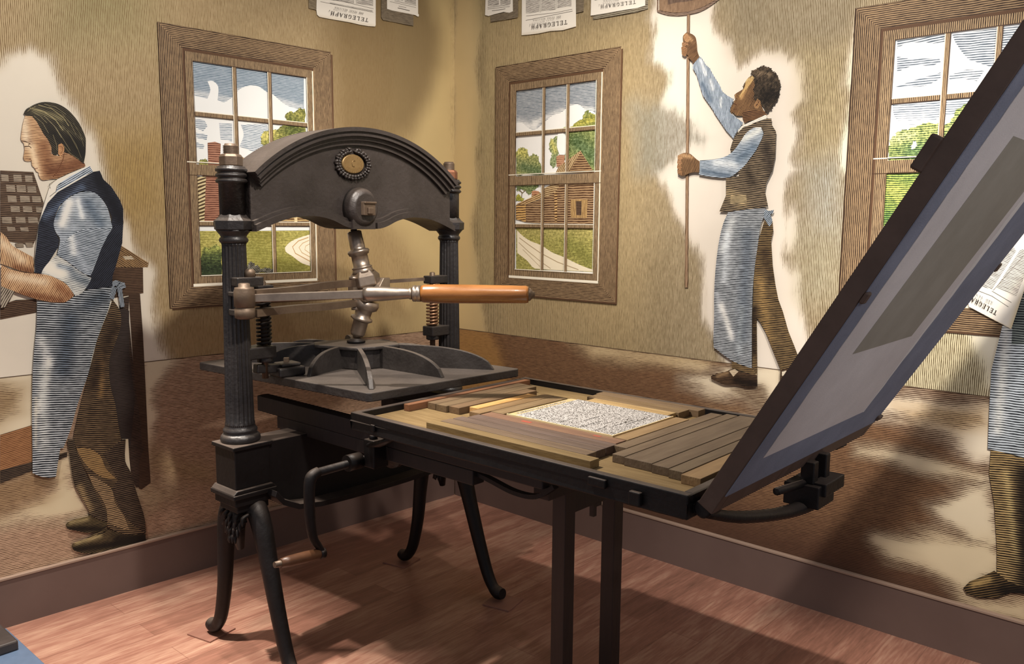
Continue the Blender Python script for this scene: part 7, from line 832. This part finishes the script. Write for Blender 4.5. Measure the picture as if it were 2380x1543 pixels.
m = MB(); m.tube([(1.33, 2.05, .506), (1.285, 2.05, .510)], [.012, .009], seg=16); m.build('crank_tip', M_DULL, crank)
m = MB(); A = Vector((1.445, 2.05, .497)); B_ = Vector((1.305, 2.05, .509)); Lb = (B_ - A).length
m.lathe([(.012, 0), (.016, .05 * Lb), (.0175, .4 * Lb), (.0165, .8 * Lb), (.013, Lb)], A, B_ - A, seg=24)
m.build('crank_handle', M_CRANKW, crank)
m = MB(); m.box(1.60, 1.66, 1.98, 2.03, .74, .83); m.lathe([(.014, 0), (.012, .014)], (1.62, 2.005, .83), seg=12); m.build('shaft_bracket', M_BLACK, press, bevel=.004)
m = MB(); m.tube([(1.60, 2.0, .815), (1.56, 1.90, .845), (1.548, 1.80, .890)], [.011, .014, .012], seg=12, flat=.7); m.build('bed_strut', M_BLACK, press)
for x0 in (1.672, 2.154):
    P = smooth_path([(x0, 1.66, .80), (x0, 1.56, .785), (x0, 1.46, .768), (x0, 1.38, .775), (x0, 1.32, .815)], 6)
    m = MB()
    for a, c_ in zip(P, P[1:]): m.bar(a, c_, .02, .012)
    m.build('bow_strap', M_BLACK, press)

# ---- coffin (the sliding bed)
m = MB()
X0, X1, Y0, Y1 = 1.520, 2.325, .845, 1.988
m.box(X0, X1, Y0, Y1, .880, .9125)
m.box(X0, X0 + .022, Y0, Y1, .9125, .935); m.box(X1 - .022, X1, Y0, Y1, .9125, .935)
m.box(X0 + .022, X1 - .022, Y1 - .022, Y1, .9125, .935); m.box(X0 + .022, X1 - .022, Y0, Y0 + .022, .9125, .935)
m.box(X0 + .04, X1 - .04, Y0 + .03, Y1 - .03, .863, .880)
bed = m.build('coffin', M_BLACK, press, bevel=.003)
M_BEDW = wood('worn_golden_bed_board', '#6b5636', '#806a46', False)
m = MB(); m.box(X0 + .0225, X1 - .0225, Y0 + .0225, Y1 - .0225, .9126, .9155); m.build('bed_board', M_BEDW, bed)
for q_ in ((X0 - .014, X0, .955, .985, .886, .918), (X0 - .010, X0, 1.05, 1.10, .905, .926), (X0 - .008, X0, 1.87, 1.888, .893, .915)):
    m = MB(); m.box(*q_); m.build('side_lug', M_BLACK, bed, bevel=.003)
for x in (X0 + .02, X1 - .05):
    m = MB(); m.lathe([(.018, 0), (.02, .003), (.02, .045), (.018, .048)], (x, .822, .905), (1, 0, 0), seg=20); m.bar((x + .024, .85, .900), (x + .024, .80, .905), .04, .02)
    m.build('hinge', M_BLACK, bed, bevel=.002)

# ---- tympan, raised on its hinge
td = Vector((0, -.506, .8625)).normalized(); tn = Vector((0, td.z, -td.y)); TO = Vector((0, .711, 1.045))
SB, ST = -.165, 1.16
def tp(x, s, o): return TO + td * s + tn * o + Vector((x, 0, 0))
def xr(s): return 2.44 + .07 * (s + .12) / .6
def tbox(m, x0, x1, s0, s1, o0, o1, taper=False):
    vs = []
    for o in (o0, o1):
        for s in (s0, s1):
            for i, x in enumerate((x0, x1)):
                xx = (xr(s) - (X_R - x)) if (taper and i == 1) or (taper == 2) else x
                vs.append(tp(xx, s, o))
    m.add(vs, [(0, 2, 3, 1), (4, 5, 7, 6), (0, 1, 5, 4), (2, 6, 7, 3), (0, 4, 6, 2), (1, 3, 7, 5)])
X_R = 2.44
m = MB(); tbox(m, 1.530, 1.560, SB, ST, 0, .038); ty = m.build('tympan_stile', M_STILE, press, bevel=.002)
m = MB(); tbox(m, 2.41, 2.44, SB, ST, 0, .038, 2); m.build('far_stile', M_STILE, ty, bevel=.002)
m = MB(); tbox(m, 1.5605, 2.409, SB, -.115, 0, .034, True); m.build('lower_rail', M_STILE, ty, bevel=.002)
m = MB(); tbox(m, 1.5605, 2.409, ST - .05, ST, 0, .034, True); m.build('upper_rail', M_STILE, ty, bevel=.002)
m = MB()
n_ = 40
for i in range(n_):                                     # blue-grey cloth wrapped over the frame
    s0 = -.112 + (ST + .10) * i / n_; s1 = -.112 + (ST + .10) * (i + 1) / n_
    vs = [tp(1.533, s0, -.0025), tp(xr(s0) - .004, s0, -.0025), tp(xr(s1) - .004, s1, -.0025), tp(1.533, s1, -.0025),
          tp(1.533, s0, -.0003), tp(xr(s0) - .004, s0, -.0003), tp(xr(s1) - .004, s1, -.0003), tp(1.533, s1, -.0003)]
    m.add(vs, [(0, 1, 2, 3), (7, 6, 5, 4), (0, 3, 7, 4), (1, 5, 6, 2), (0, 4, 5, 1), (3, 2, 6, 7)])
cl = m.build('cloth_cover', M_BLUE, ty)
def sheet_(name, mat, xl, xr_, s0, s1, off, th, wob, seed, skew=0):
    rnd = random.Random(seed); N_ = 40; L1, R1 = [], []
    for i in range(N_ + 1):
        s = s0 + (s1 - s0) * i / N_
        L1.append((xl + rnd.uniform(-1, 1) * wob * .5 + skew * (s - s0), s)); R1.append((xr_ + rnd.uniform(-1, 1) * wob + skew * (s - s0) + .05 * (s - s0), s))
    pts = L1 + R1[::-1]; m = MB(); m.prism(pts, 0, th, axis='z')
    m.v = [tp(v[0], v[1], -off - v[2]) for v in m.v]; return m.build(name, mat, ty)
sheet_('canvas', M_CANVAS, 1.602, 2.19, -.022, 1.09, .0027, .001, .004, 4)
sheet_('canvas_edge', simple('white_glue_edge', '#cfcac6', rough=.8), 2.187, 2.196, -.022, 1.09, .0029, .0012, .0035, 4)
sheet_('packing_shade', M_PACK_SHADE, 1.712, 2.10, .232, .72, .0038, .0006, .0, 6, .08)  # painted shade: dark patch where packing behind the cloth blocks the light
m = MB()
tbox(m, 1.526, 1.545, .61, .675, .036, .058); m.build('clip', M_STILE, ty, bevel=.004)
m = MB(); tbox(m, 1.528, 1.55, .37, .395, -.008, .0)
m.build('clip', M_STILE, ty, bevel=.004)
m = MB(); tbox(m, xr(.40) - .01, xr(.40) + .016, .395, .42, -.006, .02); m.build('far_clip', M_STILE, ty, bevel=.003)
m = MB(); tbox(m, xr(-.1) - .03, xr(-.1) + .004, -.10, -.085, -.01, .0)
m.build('far_clip', M_STILE, ty, bevel=.003)
# ---- iron tympan rest hung under the far end
rest = MB()
P = smooth_path([(1.56, .825, .892), (1.70, .815, .848), (1.88, .80, .812), (2.02, .79, .800), (2.10, .785, .815)], 6)
rest.tube(P, lerp_list([.016, .020, .020, .024, .018], 6), seg=12, flat=.7)
rest.box(1.985, 2.09, .745, .835, .805, .862); rest.box(2.005, 2.13, .735, .775, .835, .868)
rest.box(2.000, 2.030, .765, .800, .862, .918); rest.box(2.065, 2.092, .76, .79, .862, .928)
rest.tube([(1.86, .80, .872), (2.0, .79, .862)], .010, seg=10)
rest.build('tympan_rest', M_BLACK, press, bevel=.003)

# ------------------------------------------------------------------ things lying in the bed
STRIPS = [  # x0,x1,y0,y1,colour pair, label
 (1.700, 2.285, 1.928, 1.952, '#6a4a36', '#84593c', 'wooden furniture strip nearest the press, reddish brown, against the black bed rim'),
 (1.770, 2.210, 1.882, 1.918, '#5c4a36', '#6f5a42', 'second brown furniture strip from the press, its end beside the reddish strip'),
 (1.769, 2.205, 1.832, 1.879, '#5a4935', '#6c5940', 'broad dark furniture strip third from the press platen'),
 (1.777, 2.150, 1.784, 1.829, '#584632', '#6e563d', 'dark furniture strip alongside the bright pale slip, further from the type'),
 (1.812, 2.092, 1.736, 1.774, '#a87a44', '#bd965f', 'bright pale orange wooden slip among the dark furniture strips'),
 (1.767, 2.124, 1.686, 1.731, '#6e5638', '#82694a', 'brown furniture strip between the bright pale slip and the thin strip by the type'),
 (1.812, 2.124, 1.632, 1.683, '#6b563c', '#7f6a4c', 'short brown furniture strip directly behind the type form'),
 (1.759, 1.806, 1.192, 1.676, '#6b5040', '#7d5e48', 'reddish-brown furniture strip along the near side of the type form, with red ink marks'),
 (1.709, 1.756, 1.186, 1.682, '#544338', '#64534a', 'grey-brown furniture strip second from the type form on its near side'),
 (1.667, 1.706, 1.186, 1.700, '#524339', '#655449', 'grey-brown furniture strip third from the type form on its near side'),
 (1.622, 1.664, 1.184, 1.705, '#5b4a3a', '#6d5a46', 'grey-brown furniture strip next to the long pale edging strip'),
 (1.583, 1.619, 1.144, 1.722, '#6a5738', '#7d6742', 'long yellowish edging strip lying nearest the side rim of the bed'),
 (1.812, 2.132, 1.190, 1.234, '#7c6446', '#8f7552', 'light brown furniture strip touching the tympan end of the type form'),
 (1.742, 2.255, 1.147, 1.186, '#5e4d3b', '#6f5d48', 'long brown furniture strip second from the type toward the tympan'),
 (1.674, 2.275, 1.108, 1.144, '#5a4a3a', '#6b5a46', 'long brown furniture strip third from the type toward the tympan'),
 (1.668, 2.285, 1.026, 1.105, '#584838', '#6a5a48', 'widest grey-brown furniture board between the type and the tympan'),
 (1.662, 2.285, .976, 1.023, '#574737', '#695845', 'grey-brown furniture strip after the widest board, toward the tympan'),
 (1.655, 2.285, .934, .973, '#5a4a39', '#6b5b46', 'grey-brown furniture strip beside the light brown end strip'),
 (1.638, 2.285, .880, .930, '#7a6042', '#8e7350', 'light brown end furniture strip lying closest to the tympan hinge'),
 (2.136, 2.184, 1.264, 1.566, '#967a50', '#ad9266', 'pale yellow furniture strip on the far long side of the type form'),
 (2.187, 2.249, 1.256, 1.600, '#695439', '#7c6649', 'brown furniture strip behind the pale yellow strip, on the far side'),
 (2.252, 2.294, 1.226, 1.610, '#65513a', '#776149', 'outermost brown furniture strip along the far rim of the bed'),
]
for i, (x0, x1, y0, y1, a, c_, lab) in enumerate(STRIPS):
    alx = (x1 - x0) > (y1 - y0)
    m = MB(); m.box(x0, x1, y0, y1, .9157, .9372)
    o = m.build('wooden_furniture_strip', wood('furniture_wood', a, c_, alx), origin=(x0, y0, .9157), bevel=.0012)
    tag(o, lab, 'wooden strip', 'wooden furniture strips locked round the type form')
    if i == 7:
        R_ = simple('red_ink', '#a8402f', '#8e4a38', rough=.7)
        k = MB(); k.box(1.776, 1.790, 1.50, 1.535, .93725, .9374); k.box(1.784, 1.795, 1.262, 1.285, .93725, .9374); k.build('red_ink_mark', R_, o)
        o.children[0]['label'] = 'smudges of red ink'
# type form
def type_mat():
    m, nt, b, N, L = mat_nodes('metal_type_face')
    tc = N('ShaderNodeTexCoord')
    mp = N('ShaderNodeMapping'); mp.inputs['Scale'].default_value = (1, 1.0, 1); L(tc.outputs['Object'], mp.inputs[0])
    v = N('ShaderNodeTexNoise'); v.inputs['Scale'].default_value = 330; v.inputs['Detail'].default_value = 2; L(mp.outputs[0], v.inputs['Vector'])
    rp = N('ShaderNodeValToRGB'); L(v.outputs['Fac'], rp.inputs[0]); e = rp.color_ramp.elements
    e[0].position = .43; e[0].color = (*lin('#2b2725'), 1); e[1].position = .52; e[1].color = (*lin('#cbc7c3'), 1)
    L(rp.outputs[0], b.inputs['Base Color']); b.inputs['Roughness'].default_value = .45; b.inputs['Metallic'].default_value = .1
    bp_ = N('ShaderNodeBump'); bp_.inputs['Strength'].default_value = .5; bp_.inputs['Distance'].default_value = .002; L(v.outputs['Fac'], bp_.inputs['Height']); L(bp_.outputs[0], b.inputs['Normal'])
    return m
M_TYPE = type_mat()
form = thing('type_form', 'locked page of silvery metal type with pale wooden edging, in the press bed', 'type form', (1.81, 1.24, .9157))
FX0, FX1, FY0, FY1 = 1.8145, 2.1285, 1.240, 1.622
m = MB(); m.box(FX0 + .004, FX1 - .002, FY0 + .004, FY1 - .030, .9158, .9385)
m.build('type', M_TYPE, form)
M_EDGE = simple('pale_edging_wood', '#d9bd8a', '#e3cc9f', rough=.6)
m = MB(); m.box(FX0, FX0 + .0035, FY0, FY1, .9158, .9392); m.box(FX0 + .0035, FX1, FY0, FY0 + .0035, .9158, .9392); m.build('edging', M_EDGE, form)
m = MB(); m.box(FX0 + .004, FX1 - .002, FY1 - .0295, FY1 - .001, .9158, .9375); m.build('brass_margin', simple('brass_coloured_margin', '#c2ad80', '#b79f70', rough=.5), form)
m = MB(); rnd = random.Random(2)
for k in range(46):
    x = FX0 + .03 + k * .0052; m.box(x, x + .0028, FY1 - .019 + rnd.uniform(-.003, .001), FY1 - .012, .9376, .9384)
m.build('title_line', M_TYPE, form)
m = MB()
for (x0, y0, x1, y1, t) in ((1.83, 1.36, 1.93, 1.36, .002), (1.84, 1.44, 1.90, 1.44, .002), (1.90, 1.30, 2.0, 1.30, .002), (1.83, 1.31, 1.88, 1.31, .002), (1.95, 1.285, 2.06, 1.285, .002), (1.90, 1.40, 1.98, 1.40, .0018)):
    m.box(x0, x1, y0, y0 + t, .9386, .9390)
m.build('column_rule', simple('dark_rule', '#3a3431', rough=.6), form)

# ------------------------------------------------------------------ timber stand under the rails
m = MB(); m.box(1.823, 2.018, 1.372, 1.406, .690, .758); m.box(1.697, 2.129, 1.362, 1.416, .758, .8045)
stand = m.build('timber_stand', M_STAND, press, bevel=.002)
for x0 in (1.776, 2.018):
    m = MB(); m.box(x0, x0 + .047, 1.366, 1.412, 0, .7578); m.build('post', M_STAND, stand, bevel=.002)
m = MB(); m.box(1.93, 1.945, 1.38, 1.395, .648, .69); m.box(1.925, 1.965, 1.376, 1.399, .678, .69); m.build('peg', M_STAND, stand)

# ------------------------------------------------------------------ small boards under the feet
M_PAD = simple('reddish_foot_board', '#80584a', '#8e6656', rough=.5, scale=4, stretch=(1, 8, 1))
for (x, y, lab) in ((1.45, 2.745, 'thin reddish board under the far-left foot of the press'), (2.352, 2.115, 'thin reddish board under the front foot, right side, of the press'),
                    (2.352, 2.725, 'thin reddish board under the rearmost foot, nearest the corner'), (1.45, 2.19, 'thin reddish board under the front-left foot of the press')):
    m = MB(); m.box(x - .06, x + .06, y - .06, y + .06, .0, .006)
    m.v = [(x + (a - x) * .97 - (b_ - y) * .22, y + (a - x) * .22 + (b_ - y) * .97, c_) for a, b_, c_ in m.v]
    o = m.build('foot_board', M_PAD, origin=(x, y, 0), bevel=.001); tag(o, lab, 'board', 'foot boards under the press')

# ------------------------------------------------------------------ low barrier post foot at the frame corner
pl_ = thing('floor_plinth', 'low dark plinth end with blue-grey side, at the bottom-left edge of the floor', 'plinth', (.78, 3.05, 0))
m = MB(); m.box(.60, .925, 2.7, 3.225, .0, .05); m.build('body', simple('blue_grey_plinth', '#46566a', '#53637a', rough=.4), pl_, bevel=.004)
m = MB(); m.box(.60, .90, 3.02, 3.215, .0505, .085); m.build('top_block', simple('dark_plinth_top', '#2d2724', '#3d3532', rough=.5), pl_, bevel=.006)
